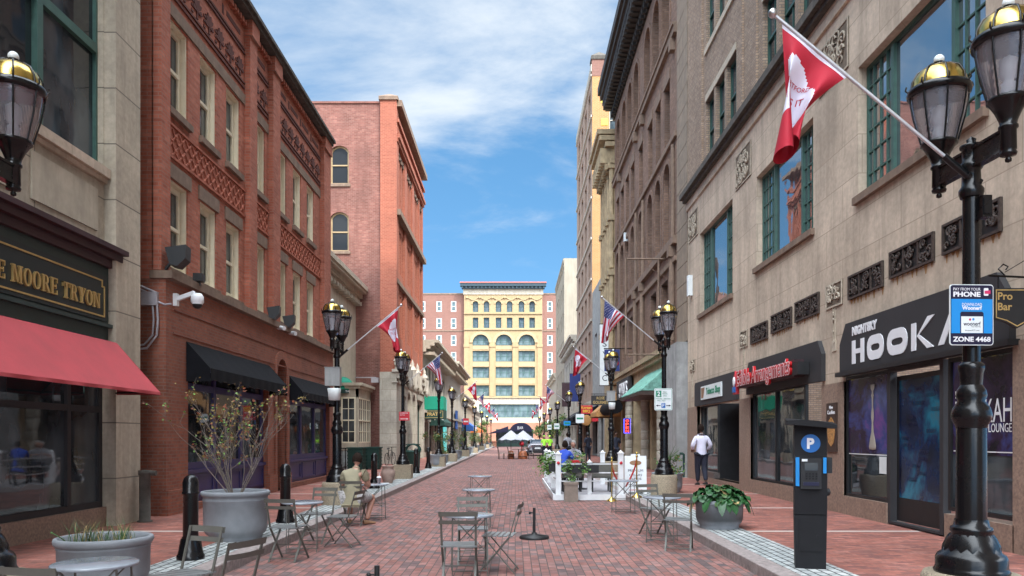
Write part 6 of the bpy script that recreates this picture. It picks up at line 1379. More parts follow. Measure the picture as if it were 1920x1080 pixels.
st = tag(MB().lathe([(.05,0),(.05,.72),(.06,.74)], (0,0,0), 12).tube([(0,0,.72),(0,0,.86),(-.05,0,.9),(-.16,0,.9)], .055, 10).build('standpipe', M['greendk'], None, (6.35, 29.0, .14)), 'dark green curved standpipe by the concrete pier behind the walking man', 'standpipe')
# ================================================================ BISTRO FURNITURE
def chair_parts():
    g = {}; k = MB()
    for x in (-.19, .19):       # crossing side frames, feet joined by rods
        k.bar((x,-.22,0),(x*.98,.16,.455),.012,.026,(1,0,0)); k.bar((x*.93,.22,0),(x*.93,-.17,.445),.012,.026,(1,0,0))
        k.bar((x*.98,.16,.455),(x,.27,.84),.012,.024,(1,0,0))
    for a, b in (((-.19,-.2,.05),(.19,-.2,.05)), ((-.177,.2,.05),(.177,.2,.05)), ((-.19,-.06,.2),(.19,-.06,.2))): k.tube([a, b], .0065, 6)
    g['frame'] = k.mesh('frame', M['greychair'])
    s = MB()
    for i in range(6): y = -.185+i*.066; s.box(-.2,.2,y,y+.05,.445,.459)
    g['seat'] = s.mesh('seat', M['seatslat'])
    b = MB()
    for y, z, h in ((.268,.79,.052), (.246,.705,.042)):
        vs = []; n = 6
        for i in range(n+1): x = -.215+.43*i/n; q = .018*(1-(x/.215)**2); vs += [(x,y+q,z),(x,y+q+.012,z+h)]
        b.add(vs, [(2*i,2*i+1,2*i+3,2*i+2) for i in range(n)], True); vs2 = [(a,c+.006,d) for a,c,d in vs]; b.add(vs2, [(2*i,2*i+2,2*i+3,2*i+1) for i in range(n)], True)
    g['backrest'] = b.mesh('backrest', M['greychair']); return g
CG = chair_parts()
def chair(x, y, rz, label, z=0):
    t = thing('bistro_chair', label, 'chair', (x, y, z), rad(rz), 'folding bistro chairs')
    for k, me in CG.items(): link(k, me, t)
    return t
def table(x, y, rz, label, z=0, R=.3):
    t = thing('bistro_table', label, 'table', (x, y, z), rad(rz), 'round folding bistro tables')
    MB().lathe([(R-.005,.69),(R,.695),(R,.71),(R-.008,.716),(0,.716)], (0,0,0), 40).build('table_top', M['tabletop'], t)
    k = MB()
    for s in (-1, 1):
        for e in (-.2, .2): k.bar((s*.21, e*1.05, 0), (-s*.19 if 0 else s*.2, e*.85, .69), .011, .022, (0,1,0))
    for y_ in (-.17, .17): k.bar((-.2,y_,.69),(.2,y_,.28),.01,.024,(0,1,0)) if y_ < 0 else k.bar((.2,y_,.69),(-.2,y_,.28),.01,.024,(0,1,0))
    k.bar((-.2,-.175,.69),(.03,-.175,.44),.01,.022,(0,1,0)); k.bar((.2,-.17,.69),(-.03,-.17,.44),.01,.022,(0,1,0))
    for y_ in (-.21,.21): k.tube([(-.21,y_,.06),(.21,y_,.06)], .007, 6); k.tube([(-.2,y_*.9,.3),(.2,y_*.9,.3)], .006, 6)
    k.build('folding_legs', M['greychair'], t); return t
# chairs face -y of their own frame is the front of the seat; back at +y. rz 180 puts the back to the camera
table(-.56, 9.35, 6, 'pale round bistro table nearest the camera in the middle of the street'); table(-.66, 13.9, 0, 'pale round bistro table, second in the middle row'); table(-.86, 18.7, 10, 'pale round bistro table, third and farthest in the middle row')
chair(-.62, 8.62, 180, 'folding chair with its back to the camera at the nearest middle table'); chair(-.56, 10.15, 4, 'folding chair behind the nearest middle table, facing the camera'); chair(-.2, 9.5, -98, 'folding chair seen from the side, pulled out right of the nearest middle table')
chair(-3.05, 10.35, 172, 'folding chair at the left kerb table, back to the camera'); table(-3.1, 11.2, 12, 'round bistro table at the left kerb in front of the second bollard'); chair(-3.12, 12.1, -14, 'folding chair behind the left kerb table'); chair(-2.62, 11.7, -100, 'empty folding chair seen from the side, between kerb table and seated man')
chair(-3.03, 14.5, 176, 'folding chair on which the man in the khaki shirt sits'); table(-2.85, 15.45, 0, 'round bistro table in front of the seated man')
table(-3.14, 5.75, 10, 'round bistro table in the left foreground before the grass planter'); chair(-2.92, 6.75, -24, 'folding chair right behind the left foreground table'); chair(-2.98, 5.05, 168, 'folding chair at the bottom left with only its back in view'); chair(-2.36, 6.15, -112, 'folding chair seen side-on in the left foreground, nearest the middle')
table(2.32, 12.15, -20, 'round bistro table at the right kerb by the leafy planter'); chair(2.4, 11.3, 165, 'dark folding chair in front of the right kerb table'); chair(2.36, 13.0, 20, 'folding chair behind the right kerb table'); table(2.36, 16.8, 5, 'round bistro table in front of the white patio fence', R=.33)
for x, y, lb in ((.31, 12.55, 'black umbrella stand with round base right of the nearest middle table'), (-1.24, 6.9, 'black umbrella stand whose stub shows at the bottom edge')):
    o = thing('umbrella_stand', lb, 'stand', (x, y, 0), 0, 'black umbrella stands'); MB().lathe([(.24,0),(.245,.02),(.235,.045),(.05,.07),(.04,.1)], (0,0,0), 32).build('base', M['blackmat'], o); MB().lathe([(.024,.07),(.024,.5)], (0,0,0), 14).build('tube', M['blackmat'], o); MB().tube([(0,0,.42),(-.06,-.02,.42)], .009, 6).ball((-.07,-.022,.42), .022).build('knob', M['blackmat'], o)
# ================================================================ PATIO
pt_ = thing('patio_enclosure', 'white fenced timber patio platform on the right of the street', 'patio', (2.05, 24, 0))
m = MB(); m.box(-1.0, .82, -3.9, 4.2, .10, .16); m.build('deck', M['greybox'], pt_); MB().box(-1.02,.83,-3.96,-3.9,.01,.16).build('skirt_board', M['white'], pt_); MB().box(-1.06,-1.02,-3.9,4.2,.01,.16).build('skirt_board', M['white'], pt_)
def post(x, y, h, w=.068): MB().box(x-w,x+w,y-w,y+w,.16,h).box(x-w-.02,x+w+.02,y-w-.02,y+w+.02,h,h+.03).lathe([(w*1.1,h+.03),(w*.8,h+.06),(0,h+.1)],(x,y,0),4).build('post', M['white'], pt_)
for x, y, h in ((-.92,-3.8,1.2),(.72,-3.8,1.22),(-.92,-1.2,1.15),(-.92,1.4,1.15),(-.92,4.1,1.15),(.72,.4,1.15),(-.1,-3.8,.98)): post(x, y, h, .068 if h > 1 else .05)
for z in (.5, .72, .95, 1.02)[:3]:
    for a, b in (((-.84,-3.8),(.64,-3.8)), ((-.92,-3.72),(-.92,4.0))):
        MB().bar((a[0],a[1],z),(b[0],b[1],z),.03,.03).build('rail', M['white'], pt_)
for x in (-.92, .72): MB().lathe([(.042,0),(.04,.012),(0,.014)],(0,0,0),14).xf(Matrix.Translation((x,-3.885,.98)) @ Matrix.Rotation(rad(90),4,'X')).build('reflector', M['redsign'], pt_)
rng = random.Random(4)
fb = thing('rail_planter', 'dark box of trailing bright green foliage at the patio corner', 'planter', (1.0, 21.2, .75)); MB().box(-.1,.12,-.7,.7,-.02,.2).build('box', M['blackmat'], fb); clump(fb, (-.12,-.3,.18), .36, 700, rng, [M['leaflt'],M['leaflt'],M['leaf']], .07, rz=.7)
fb = thing('rail_planter', 'dark box of trailing leaves on the front patio rail', 'planter', (1.75, 20.05, .75)); MB().box(-.42,.42,-.1,.1,-.02,.18).build('box', M['blackmat'], fb); clump(fb, (-.15,-.05,.12), .27, 420, rng, [M['leaflt'],M['leaf'],M['leafdk']], .06, rz=.9)
tag(MB().box(-.17,.17,-.17,.17,0,.48).box(-.185,.185,-.185,.185,.44,.5).build('square_pot', M['brownpot'], None, (1.43, 19.75, 0)), 'square brown planter box in front of the patio fence', 'planter')
def patio_chair(x, y, rz, lb):
    o = thing('patio_armchair', lb, 'chair', (x, y, .16), rad(rz), 'dark patio armchairs'); MB().box(-.26,.26,-.25,.25,.38,.45).build('seat', M['greychair'], o); MB().box(-.26,.26,.22,.27,.42,.8).build('backrest', M['greychair'], o)
    for sx in (-.24,.24):
        for sy in (-.22,.22): MB().box(sx-.02,sx+.02,sy-.02,sy+.02,0,.38).build('leg', M['blackmat'], o)
        MB().box(sx-.02,sx+.02,-.22,.22,.6,.63).box(sx-.015,sx+.015,-.22,-.19,.45,.6).build('arm', M['blackmat'], o)
patio_chair(1.55, 21.2, 180, 'dark patio armchair inside the fence, left of the narrow post'); patio_chair(2.35, 21.2, 180, 'dark patio armchair inside the fence, right of the narrow post'); patio_chair(1.55, 24.4, 175, 'dark patio armchair of the man in the blue jersey'); patio_chair(2.0, 26.2, 20, 'dark patio armchair of the bearded diner')
for k, y in enumerate((22.1, 25.3)):
    o = thing('patio_table', ('nearer' if k == 0 else 'farther')+' square dark patio table inside the fence', 'table', (1.9, y, .16)); MB().box(-.36,.36,-.36,.36,.7,.73).build('table_top', M['blackmat'], o); MB().lathe([(.2,0),(.2,.02),(.03,.04),(.03,.7)],(0,0,0),12).build('pedestal', M['blackmat'], o)
tag(MB().box(-.13,.13,-.09,.09,0,.11).build('red_basket', M['redplastic'], None, (1.72, 21.9, .89)), 'red basket on the nearer patio table', 'basket')
for k, (x, y) in enumerate(((2.5, 19.9), (3.05, 19.3))):
    o = thing('stanchion', 'brass rope stanchion '+('nearer the patio posts' if k == 0 else 'in front of the sandwich board'), 'stanchion', (x, y, 0 if x < 2.89 else .14), 0, 'brass stanchions'); MB().lathe([(.14,0),(.13,.03),(.03,.09),(.018,.12),(.018,1.0),(.03,1.02),(.03,1.05),(.01,1.07),(.035,1.11),(0,1.15)],(0,0,0),16).build('post', M['brass'], o)
for k, (a, b) in enumerate((((2.5,19.9,.98),(2.8,20.3,.35)), ((3.05,19.3,1.1),(2.82,19.6,.4)))):
    m = MB(); pts = [(a[0]+(b[0]-a[0])*t**1.6, a[1]+(b[1]-a[1])*t, a[2]+(b[2]-a[2])*t) for t in [i/8 for i in range(9)]]; m.tube(pts, .022, 7); tag(m.build('velvet_rope', M['fiddle'], None), 'red rope hanging from the '+('left' if k == 0 else 'right')+' brass stanchion', 'rope')
ab = thing('sandwich_board', 'white A-frame board advertising premium cigars beside the patio', 'sign', (3.24, 20.75, .14), rad(-4))
for s_, nm in ((-1,'front_panel'),(1,'rear_panel')):
    m = MB(); m.box(-.29,.29,-.02,.02,.05,1.02); m.box(-.29,-.2,-.022,.022,-.0,.06); m.box(.2,.29,-.022,.022,0,.06); m.box(-.12,.12,-.02,.02,1.02,1.07); o = m.build(nm, M['white'], ab, (0, s_*.17, 0), (rad(-s_*9) if 0 else rad(s_*9), 0, 0))
    if s_ < 0:
        for t_, z, w, h, mm in (('PREMIUM',.62,.4,.07,'navy'),('CIGARS',.5,.34,.06,'navy'),('PIPES',.4,.3,.06,'navy'),('&',.31,.05,.05,'navy'),('TOBACCO',.22,.4,.06,'navy'),('LOUNGE',.1,.36,.045,'redsign')): text(t_, .08, M[mm], o, (0,-.024,z), w=w, h=h)
        MB().ball((0,-.022,.83), .16, .004, .07).build('emblem', M['tan'], o)
# ================================================================ PARASOLS, CAFE CHAIRS, CAR
for k, (x, y) in enumerate([(-.32, 59), (.62, 60.5)]):
    o = thing('parasol', ('left' if k == 0 else 'right')+' white parasol of the overlapping pair in the middle of the street', 'parasol', (x, y, 0), rad(20*k), 'white parasols'); m = MB(); N = 8; R = 1.02
    for i in range(N):
        a0, a1 = 6.2832*i/N, 6.2832*(i+1)/N; am = (a0+a1)/2
        p0 = (R*math.cos(a0),R*math.sin(a0),1.42); p1 = (R*math.cos(a1),R*math.sin(a1),1.42); pm_ = (R*.9*math.cos(am),R*.9*math.sin(am),1.5); m.quad((0,0,2.2),p0,pm_); m.quad((0,0,2.2),pm_,p1)
    m.build('canopy', M['canvaswhite'], o); MB().lathe([(.025,0),(.025,2.25)],(0,0,0),8).ball((0,0,2.27),.04).build('pole', M['darkwood'], o); MB().lathe([(.25,0),(.25,.05),(.04,.1)],(0,0,0),14).build('base', M['blackmat'], o)
def cafe_chair(x, y, rz, lb):
    o = thing('cafe_chair', lb, 'chair', (x, y, 0), rad(rz), 'dark wooden cafe chairs'); MB().box(-.21,.21,-.21,.21,.44,.48).build('seat', M['whitest'], o); m = MB()
    for sx in (-.19,.19): m.bar((sx,.2,.44),(sx,.28,.92),.03,.03,(1,0,0))
    m.box(-.19,.19,.26,.3,.84,.92).box(-.19,.19,.23,.26,.66,.7); m.build('backrest', M['darkwood'], o)
    for sx in (-.19,.19):
        for sy in (-.19,.19): MB().box(sx-.018,sx+.018,sy-.018,sy+.018,0,.44).build('leg', M['darkwood'], o)
cafe_chair(-1.05, 58.3, 100, 'dark cafe chair standing alone left of the parasols'); cafe_chair(-.3, 58.2, 95, 'cafe chair with red brown seat side under the left parasol'); cafe_chair(1.2, 58.9, -90, 'cafe chair of the person under the right parasol')
for k, (x, w) in enumerate(((-.32, .28), (.58, .38))):
    o = thing('barrel_base', ('narrow' if k == 0 else 'wide')+' orange brown wooden tub under the '+('left' if k == 0 else 'right')+' parasol', 'tub', (x, 58.7, 0)); MB().lathe([(w*.9,0),(w,.2),(w*.8,.5),(w*.5,.62)],(0,0,0),12,False).build('staves', M['wood'], o); MB().lathe([(w*1.01,.18),(w*1.01,.22)],(0,0,0),12).build('hoop', M['blackmat'], o)
tag(MB().lathe([(.0,1.0),(.15,1.02),(.2,1.12),(.14,1.3),(.0,1.36)],(0,0,0),12).tube([(0,0,.6),(0,0,1.05)],.04,6).build('red_stool', M['redsign'], None, (.5, 58.9, 0)), 'round red object on a stalk beneath the right parasol', 'stool')
o = thing('cafe_table', 'narrow dark cafe table under the parasols', 'table', (.25, 59, 0)); MB().box(-.5,.5,-.35,.35,.72,.75).build('table_top', M['darkwood'], o); MB().lathe([(.22,0),(.03,.04),(.03,.72)],(0,0,0),10).build('pedestal', M['blackmat'], o)
car = thing('parked_car', 'grey sedan seen from behind parked beyond the parasols', 'car', (1.98, 70.3, 0))
m = MB(); secs = []      # cross-sections along the length, rear at -y
for y, hw, zb, zs, hr, zr in ((-2.35,.80,.35,.95,.62,.96),(-2.3,.88,.28,1.02,.66,1.05),(-1.9,.91,.25,1.05,.68,1.12),(-1.1,.92,.25,1.0,.58,1.42),(-.2,.92,.25,.98,.56,1.47),(.7,.92,.25,.96,.56,1.38),(1.5,.91,.25,.92,.7,.98),(2.3,.85,.3,.75,.6,.78),(2.42,.7,.35,.6,.5,.62)):
    secs.append([(-hw*.92,y,zb),(-hw,y,zb+.2),(-hw,y,zs-.15),(-hw*.97,y,zs),(-hr,y,zr),(-hr*.6,y,zr+.03),(hr*.6,y,zr+.03),(hr,y,zr),(hw*.97,y,zs),(hw,y,zs-.15),(hw,y,zb+.2),(hw*.92,y,zb)])
n = 12; vs = [p for s_ in secs for p in s_]; fs = []
for i in range(len(secs)-1):
    for j in range(n): fs.append((i*n+j, i*n+(j+1)%n, (i+1)*n+(j+1)%n, (i+1)*n+j))
m.add(vs, fs, True); m.add(secs[0], [tuple(range(12))[::-1]]); m.add(secs[-1], [tuple(range(12))]); m.build('body', M['carpaint'], car)
MB().quad((-.62,-1.88,1.145),(.62,-1.88,1.145),(.53,-1.12,1.46),(-.53,-1.12,1.46)).build('rear_window', M['carglass'], car)
for s_ in (-1,1):
    MB().quad((s_*.865,-1.5,1.03),(s_*.865,1.2,.99),(s_*.6,.7,1.37),(s_*.6,-1.0,1.4)).build('side_window', M['carglass'], car)
    MB().box(min(s_*.48,s_*.86),max(s_*.48,s_*.86),-2.36,-2.28,.78,.9).build('tail_lamp', M['carred'], car); MB().box(min(s_*.93,s_*1.05),max(s_*.93,s_*1.05),.55,.72,.95,1.07).build('mirror', M['carpaint'], car)
    for y in (-1.45, 1.5): 
        w = MB().tube([(s_*.74,y,.33),(s_*.93,y,.33)], .33, 20).build('wheel', M['rubber'], car); MB().tube([(s_*.9,y,.33),(s_*.94,y,.33)], .2, 14).build('rim', M['steel'], w)
MB().box(-.26,.26,-2.385,-2.35,.62,.76).build('number_plate', M['signwhite'], car); MB().box(-.8,.8,-2.4,-2.2,.26,.5).build('bumper', M['blackmat'], car)

# ================================================================ PEOPLE
def skinmesh(J, E, name, mat, root_key, sub=2, xtra=None):
    """J: joint -> (x,y,z,r); E: pairs; grown with a Skin modifier and smoothed"""
    me = bpy.data.meshes.new(name); bmh = bmesh.new(); lay = bmh.verts.layers.skin.verify(); vs = {}
    used = {k for e in E for k in e}
    for k in used:
        x, y, z, *r = J[k]; v = bmh.verts.new((x,y,z)); rr = r if len(r) == 2 else (r[0], r[0]); v[lay].radius = rr; v[lay].use_root = (k == root_key); vs[k] = v
    for a, b in E: bmh.edges.new((vs[a], vs[b]))
    bmh.to_mesh(me); bmh.free(); o = bpy.data.objects.new(name, me); COL.objects.link(o)
    s = o.modifiers.new('s', 'SKIN'); s.use_smooth_shade = True; s.branch_smoothing = .6; u = o.modifiers.new('u', 'SUBSURF'); u.levels = u.render_levels = sub
    dg = bpy.context.evaluated_depsgraph_get(); r = bpy.data.meshes.new_from_object(o.evaluated_get(dg)); bpy.data.objects.remove(o)
    r.name = name; r.materials.clear(); r.materials.append(mat); return r
def join(me, mb, mats):
    bmh = bmesh.new(); bmh.from_mesh(me); m2 = mb.mesh('x', mats); k = len(bmh.faces); bmh.from_mesh(m2); bmh.to_mesh(me); bmh.free(); me.materials.clear()
    for m in mats: me.materials.append(m)
    return me
def head(mb, c, tilt=0, turn=0, s=1.0):
    """face looks along +y"""
    st = len(mb.v); mb.c = 0; n, k = 18, 14; vs = []; fs = []
    for i in range(k+1):
        a = math.pi*i/k
        for j in range(n):
            t = 2*math.pi*j/n; x = .08*math.sin(a)*math.cos(t); y = .093*math.sin(a)*math.sin(t); z = .118*math.cos(a)
            if z < 0: x *= 1+z*2.2; y = y*(1+z*1.2)+(.012 if y > 0 else -.0)*(-z/.118)
            if y > 0 and abs(x) < .045: y *= .96
            vs.append((x,y,z))
    for i in range(k):
        for j in range(n): fs.append((i*n+j,(i+1)*n+j,(i+1)*n+(j+1)%n,i*n+(j+1)%n))
    mb.add(vs, fs, True)
    mb.add([(-.012,.086,.02),(.012,.086,.02),(.017,.088,-.022),(-.017,.088,-.022),(0,.112,-.018)], [(0,1,4),(1,2,4),(2,3,4),(3,0,4)], True)
    for sx in (-1,1): mb.ball((sx*.075,-.005,-.005), .012, .022, .032, 8, 6); 
    mb.ball((0,.083,-.052), .026, .012, .008, 8, 5); mb.c = 1
    for sx in (-1,1): mb.ball((sx*.03,.08,.018), .012, .008, .007, 8, 5)
    mb.c = 0
    M_ = Matrix.Translation(c) @ Matrix.Rotation(turn, 4, 'Z') @ Matrix.Rotation(tilt, 4, 'X') @ Matrix.Scale(s, 4); mb.xf(M_, st); return M_
def hair(MM, style='short'):
    m = MB(); rng = random.Random(1); n, k = 18, 8; vs = []; fs = []
    for i in range(k+1):
        a = math.pi*.7*i/k
        for j in range(n):
            t = 2*math.pi*j/n; f = 1.0 if math.sin(t) < .1 else max(.45, 1-.75*(math.sin(t)-.1)); aa = a*f if style == 'short' else a*f*1.1
            q = 1.14+rng.uniform(-.02,.03); vs.append((.083*q*math.sin(aa)*math.cos(t), .097*q*math.sin(aa)*math.sin(t)-.004, .12*q*math.cos(aa)))
    for i in range(k):
        for j in range(n): fs.append((i*n+j,(i+1)*n+j,(i+1)*n+(j+1)%n,i*n+(j+1)%n))
    m.add(vs, fs, True); m.xf(MM); return m
def hand(mb, w, d, up, s=1.0, curl=.5):
    """palm and five fingers at wrist w pointing along d; up = palm normal"""
    w = Vector(w); d = Vector(d).normalized(); u = Vector(up); u = (u-d*u.dot(d)).normalized(); x = d.cross(u).normalized()
    st = len(mb.v); mb.ball((0,0,0), .042*s, .05*s, .016*s, 10, 6)
    B_ = Matrix((( x.x,d.x,u.x,0),(x.y,d.y,u.y,0),(x.z,d.z,u.z,0),(0,0,0,1))); mb.xf(Matrix.Translation(w+d*.05*s) @ B_, st)
    for i, (off, L) in enumerate(((-.032,.058),(-.011,.072),(.011,.078),(.031,.068))):
        p = w+d*.085*s+x*off*s; pts = [p-d*.02]; a = 0
        for k in range(3): a += curl*.6; q = d*math.cos(a)-u*math.sin(a); p = p+q*L*s*(.45,.32,.23)[k]; pts.append(p)
        mb.tube(pts, [.0088*s,.0088*s,.008*s,.0065*s], 7)
    p = w+d*.03*s+x*.035*s; mb.tube([p-x*.02, p+x*.02*s+d*.02*s, p+x*.028*s+d*.045*s-u*.01, p+x*.02*s+d*.065*s-u*.02], [.013*s,.011*s,.01*s,.0075*s], 7)
def person(label, loc, rz, J, mats, hd=(0,0), cloth=(), scale=1.0, fingers=True, hairm='hair', extra=None, hands=None):
    """J in metres, figure facing +y; cloth = list of (name, joints-edges, grow, material)"""
    t = thing('person', label, 'person', loc, rad(rz)); t.scale = (scale,)*3
    E = [('pel','waist'),('waist','chest'),('chest','neck0'),('neck0','neck1'),('chest','shL'),('chest','shR'),('shL','elL'),('elL','wrL'),('shR','elR'),('elR','wrR'),('pel','hiL'),('pel','hiR'),('hiL','knL'),('knL','anL'),('hiR','knR'),('knR','anR')]
    JB = {k: (v[:3]+tuple(q*.8 for q in v[3:]) if k in ('pel','waist','chest','hiL','hiR','shL','shR','neck0') else v) for k, v in J.items()}
    J = dict(J); J['hem'] = J['pel'][:2]+(J['pel'][2]-.13,)+tuple(q+.03 for q in J['pel'][3:])
    J['collar'] = (J['neck0'][0], J['neck0'][1]-.005, J['neck0'][2]+.02, .05)
    sk = mats['skin']; me = skinmesh(JB, E, 'body', sk, 'pel'); mb = MB(); nk = Vector(J['neck1'][:3]); HM = head(mb, nk+Vector((0,.03,.10)), hd[0], hd[1])
    for s in 'LR':
        w = Vector(J['wr'+s][:3]); d = (w-Vector(J['el'+s][:3])); dd = hands[s] if hands else d; hand(mb, w, dd, (0,0,1) if abs(Vector(dd).normalized().z) < .8 else ((1 if s == 'R' else -1),0,0), 1.0, .5)
    body = link('body', join(me, mb, [sk, M['hair']]), t)
    hair(HM).build('hair', M[hairm], t)
    for nm, ee, grow, mat, over in cloth:
        JJ = dict(J)
        for a, b in ee:
            for q in (a, b):
                if q in over: JJ[q] = over[q]
                elif len(J[q]) == 4: JJ[q] = J[q][:3]+(J[q][3]+grow,)
                else: JJ[q] = J[q][:3]+(J[q][3]+grow, J[q][4]+grow)
        link(nm, skinmesh(JJ, ee, nm, mat, 'pel'), t)
    for s in 'LR':
        a = Vector(J['an'+s][:3]); m = MB(); d = J.get('ft'+s, (0,1,0)); d = Vector(d).normalized(); sd = Vector((-d.y,d.x,0)).normalized()
        vs = []; P_ = ((-.07,.036,.07),(-.04,.042,.075),(.03,.043,.065),(.1,.048,.045),(.15,.045,.035),(.185,.028,.025))
        for (f, w, h) in P_:
            for e, hh in ((-1,0),(-1,.55),(-.55,1),(.55,1),(1,.55),(1,0)): vs.append(a+d*f+sd*w*e+Vector((0,0,-J['an'+s][2]*0-.075+h*hh+.0)))
        m.add(vs, [(i*6+j,i*6+(j+1)%6,(i+1)*6+(j+1)%6,(i+1)*6+j) for i in range(5) for j in range(6)], True); m.add(vs[:6], [(5,4,3,2,1,0)]); m.add(vs[-6:], [(0,1,2,3,4,5)]); m.build('shoe', mats['shoe'], t)
    return t
TOR = [('hem','pel'),('pel','waist'),('waist','chest'),('chest','neck0'),('neck0','collar'),('chest','shL'),('chest','shR'),('shL','elL'),('shR','elR')]
LEG = [('pel','hiL'),('pel','hiR'),('hiL','knL'),('hiR','knR'),('knL','anL'),('knR','anR')]
# walking man, seen from behind
J = dict(pel=(0,0,.98,.13,.1), waist=(0,.0,1.12,.135,.10), chest=(0,.0,1.36,.155,.105), neck0=(0,-.0,1.5,.065), neck1=(0,.01,1.58,.055), shL=(-.17,0,1.42,.055), shR=(.17,0,1.42,.055), elL=(-.27,-.02,1.16,.045), wrL=(-.2,.2,1.05,.028), elR=(.28,-.04,1.17,.045), wrR=(.23,.17,1.03,.028), hiL=(-.09,0,.9,.1), hiR=(.09,0,.9,.1), knL=(-.08,.1,.5,.062), anL=(-.06,.13,.08,.042), knR=(.085,-.02,.49,.062), anR=(.07,-.2,.11,.042))
person('man in white shirt and dark trousers walking away along the right pavement', (5.88, 24.3, .14), 6, J, {'skin': M['skindk'], 'shoe': M['blackmat']},
    cloth=[('shirt', TOR+[('elL','wrL2'),('elR','wrR2')] if 0 else TOR+[('elL','wrL'),('elR','wrR')], .022, M['shirt'], {'wrL': (-.21,.16,1.065,.045), 'wrR': (.24,.13,1.05,.045), 'pel': (0,0,1.0,.165,.125), 'neck0': (0,0,1.48,.095)}), ('trousers', LEG, .03, M['trouser'], {'anL': (-.06,.13,.1,.062), 'anR': (.07,-.2,.13,.062), 'pel': (0,0,.99,.15,.11)})], scale=1.07)
# seated man, back to the camera
J = dict(pel=(0,-.1,.56,.15,.12), waist=(.0,-.07,.72,.15,.115), chest=(.02,.02,.94,.17,.115), neck0=(.03,.09,1.08,.065), neck1=(.04,.13,1.13,.055), shL=(-.17,.03,1.0,.068), shR=(.2,.04,.99,.068), elL=(-.24,.1,.74,.05), wrL=(-.1,.34,.78,.03), elR=(.26,.16,.73,.05), wrR=(.14,.38,.76,.03), hiL=(-.1,-.06,.53,.11), hiR=(.1,-.06,.53,.11), knL=(-.14,.36,.50,.07), anL=(-.13,.32,.09,.045), knR=(.30,.34,.52,.07), anR=(.22,.16,.09,.045), ftR=(.7,.6,0), ftL=(-.2,1,0))
person('seated man in khaki t-shirt and patterned shorts with his back to the camera', (-3.03, 14.4, 0), 0, J, {'skin': M['skin'], 'shoe': M['tan']}, hd=(-.45, -.05),
    cloth=[('t_shirt', TOR, .02, M['olive'], {'shL': (-.165,.03,.995,.088), 'shR': (.175,.045,.985,.098), 'chest': (.02,.02,.94,.2,.13), 'elL': (-.215,.075,.83,.072), 'elR': (.235,.11,.82,.072), 'pel': (0,-.12,.55,.185,.15), 'neck0': (.03,.08,1.07,.09)}), ('shorts', LEG[:4], .03, M['shorts'], {'knL': (-.135,.3,.505,.1), 'knR': (.275,.27,.52,.1)})], hands={'L': (.6,.6,.1), 'R': (-.6,.6,.1)})
o = thing('drink_cup', 'clear lidded drink cup on the table of the seated man', 'cup', (-2.72, 15.35, .717)); MB().lathe([(.03,0),(.042,.13)],(0,0,0),14).build('cup', M['globe'], o); MB().lathe([(.045,.13),(.04,.15),(.0,.16)],(0,0,0),14).tube([(0,0,.1),(.01,0,.22)],.004,5).build('lid', M['signwhite'], o)
tag(MB().box(-.11,.11,-.08,.08,0,.012).build('paper_tray', M['signwhite'], None, (-2.66, 15.5, .717)), 'flat white paper tray beside the cup on the seated man’s table', 'tray')
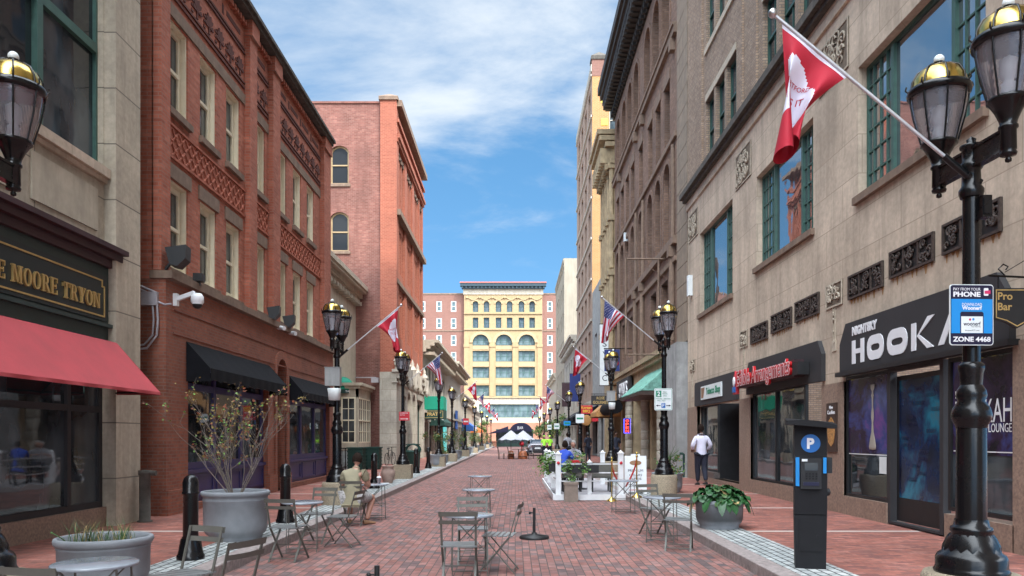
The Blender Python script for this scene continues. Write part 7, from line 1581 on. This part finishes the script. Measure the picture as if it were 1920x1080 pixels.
# others, farther off
def seated(rot_arm=0): return dict(pel=(0,-.1,.56,.15,.12), waist=(0,-.08,.72,.145,.11), chest=(0,-.02,.95,.16,.11), neck0=(0,.03,1.1,.06), neck1=(0,.05,1.16,.052), shL=(-.18,-.01,1.02,.065), shR=(.18,-.01,1.02,.065), elL=(-.26,.1,.8,.048), wrL=(-.12,.32,.86,.03), elR=(.26,.1,.8,.048), wrR=(.12,.32,.86,.03), hiL=(-.1,-.05,.53,.1), hiR=(.1,-.05,.53,.1), knL=(-.14,.38,.5,.065), anL=(-.14,.34,.09,.045), knR=(.14,.38,.5,.065), anR=(.14,.34,.09,.045))
def standing(d=0): return dict(pel=(0,0,.98,.13,.1), waist=(0,0,1.12,.135,.10), chest=(0,0,1.36,.155,.11), neck0=(0,0,1.5,.062), neck1=(0,.01,1.58,.055), shL=(-.18,0,1.44,.065), shR=(.18,0,1.44,.065), elL=(-.25,-.02,1.16,.046), wrL=(-.2,.16,1.0,.03), elR=(.25,-.02,1.16,.046), wrR=(.2,.16,1.0,.03), hiL=(-.09,0,.9,.1), hiR=(.09,0,.9,.1), knL=(-.11,.03,.5,.062), anL=(-.12,0,.08,.042), knR=(.11,.03,.5,.062), anR=(.12,0,.08,.042))
def quick(label, loc, rz, J, sk, top, bot, shoe='blackmat', hm='hair', sc=1.0, sitting=False):
    return person(label, loc, rz, J, {'skin': M[sk], 'shoe': M[shoe]}, cloth=[('shirt', TOR, .02, M[top], {}), ('trousers', LEG, .025, M[bot], {})], hairm=hm, scale=sc)
quick('diner in bright blue jersey seated on the patio with his back to the street', (1.55, 24.3, .16), -25, seated(), 'skindk', 'bluejersey', 'trouser')
quick('grey-haired bearded diner in pale shirt facing the man in blue', (2.0, 26.15, .16), 160, seated(), 'skin', 'greytee', 'trouser', hm='hairgrey')
quick('person in grey hunched at the cafe table under the right parasol', (1.12, 58.9, 0), 80, seated(), 'skindk', 'greytee', 'trouser')
quick('officer in hi-vis lime jacket standing beside the parked car', (2.85, 63.5, 0), 200, standing(), 'skin', 'hivis', 'trouser', hm='hivis')
quick('second officer in hi-vis lime jacket, partly hidden, left of the first', (2.45, 65, 0), 170, standing(), 'skin', 'hivis', 'trouser', hm='hivis')
quick('person in black cap and dark clothes standing on the right pavement', (4.35, 46, .14), 30, standing(), 'skindk', 'trouser', 'trouser', hm='blackmat')
quick('dark-clothed person walking beyond the patio near the officers', (3.4, 50, .14), 10, standing(), 'skindk', 'greytee', 'trouser')
quick('person in dark jacket in the shop entrance below the neon sign', (5.3, 40.5, .14), 190, standing(), 'skindk', 'trouser', 'trouser')
quick('person in blue jacket beside the planters on the left pavement', (-4.95, 60, .14), 20, standing(), 'skin', 'flagblue', 'trouser')
quick('small figure in dark top at the far left pavement by the planters', (-5.2, 74, .14), 10, standing(), 'skindk', 'blackmat', 'trouser')
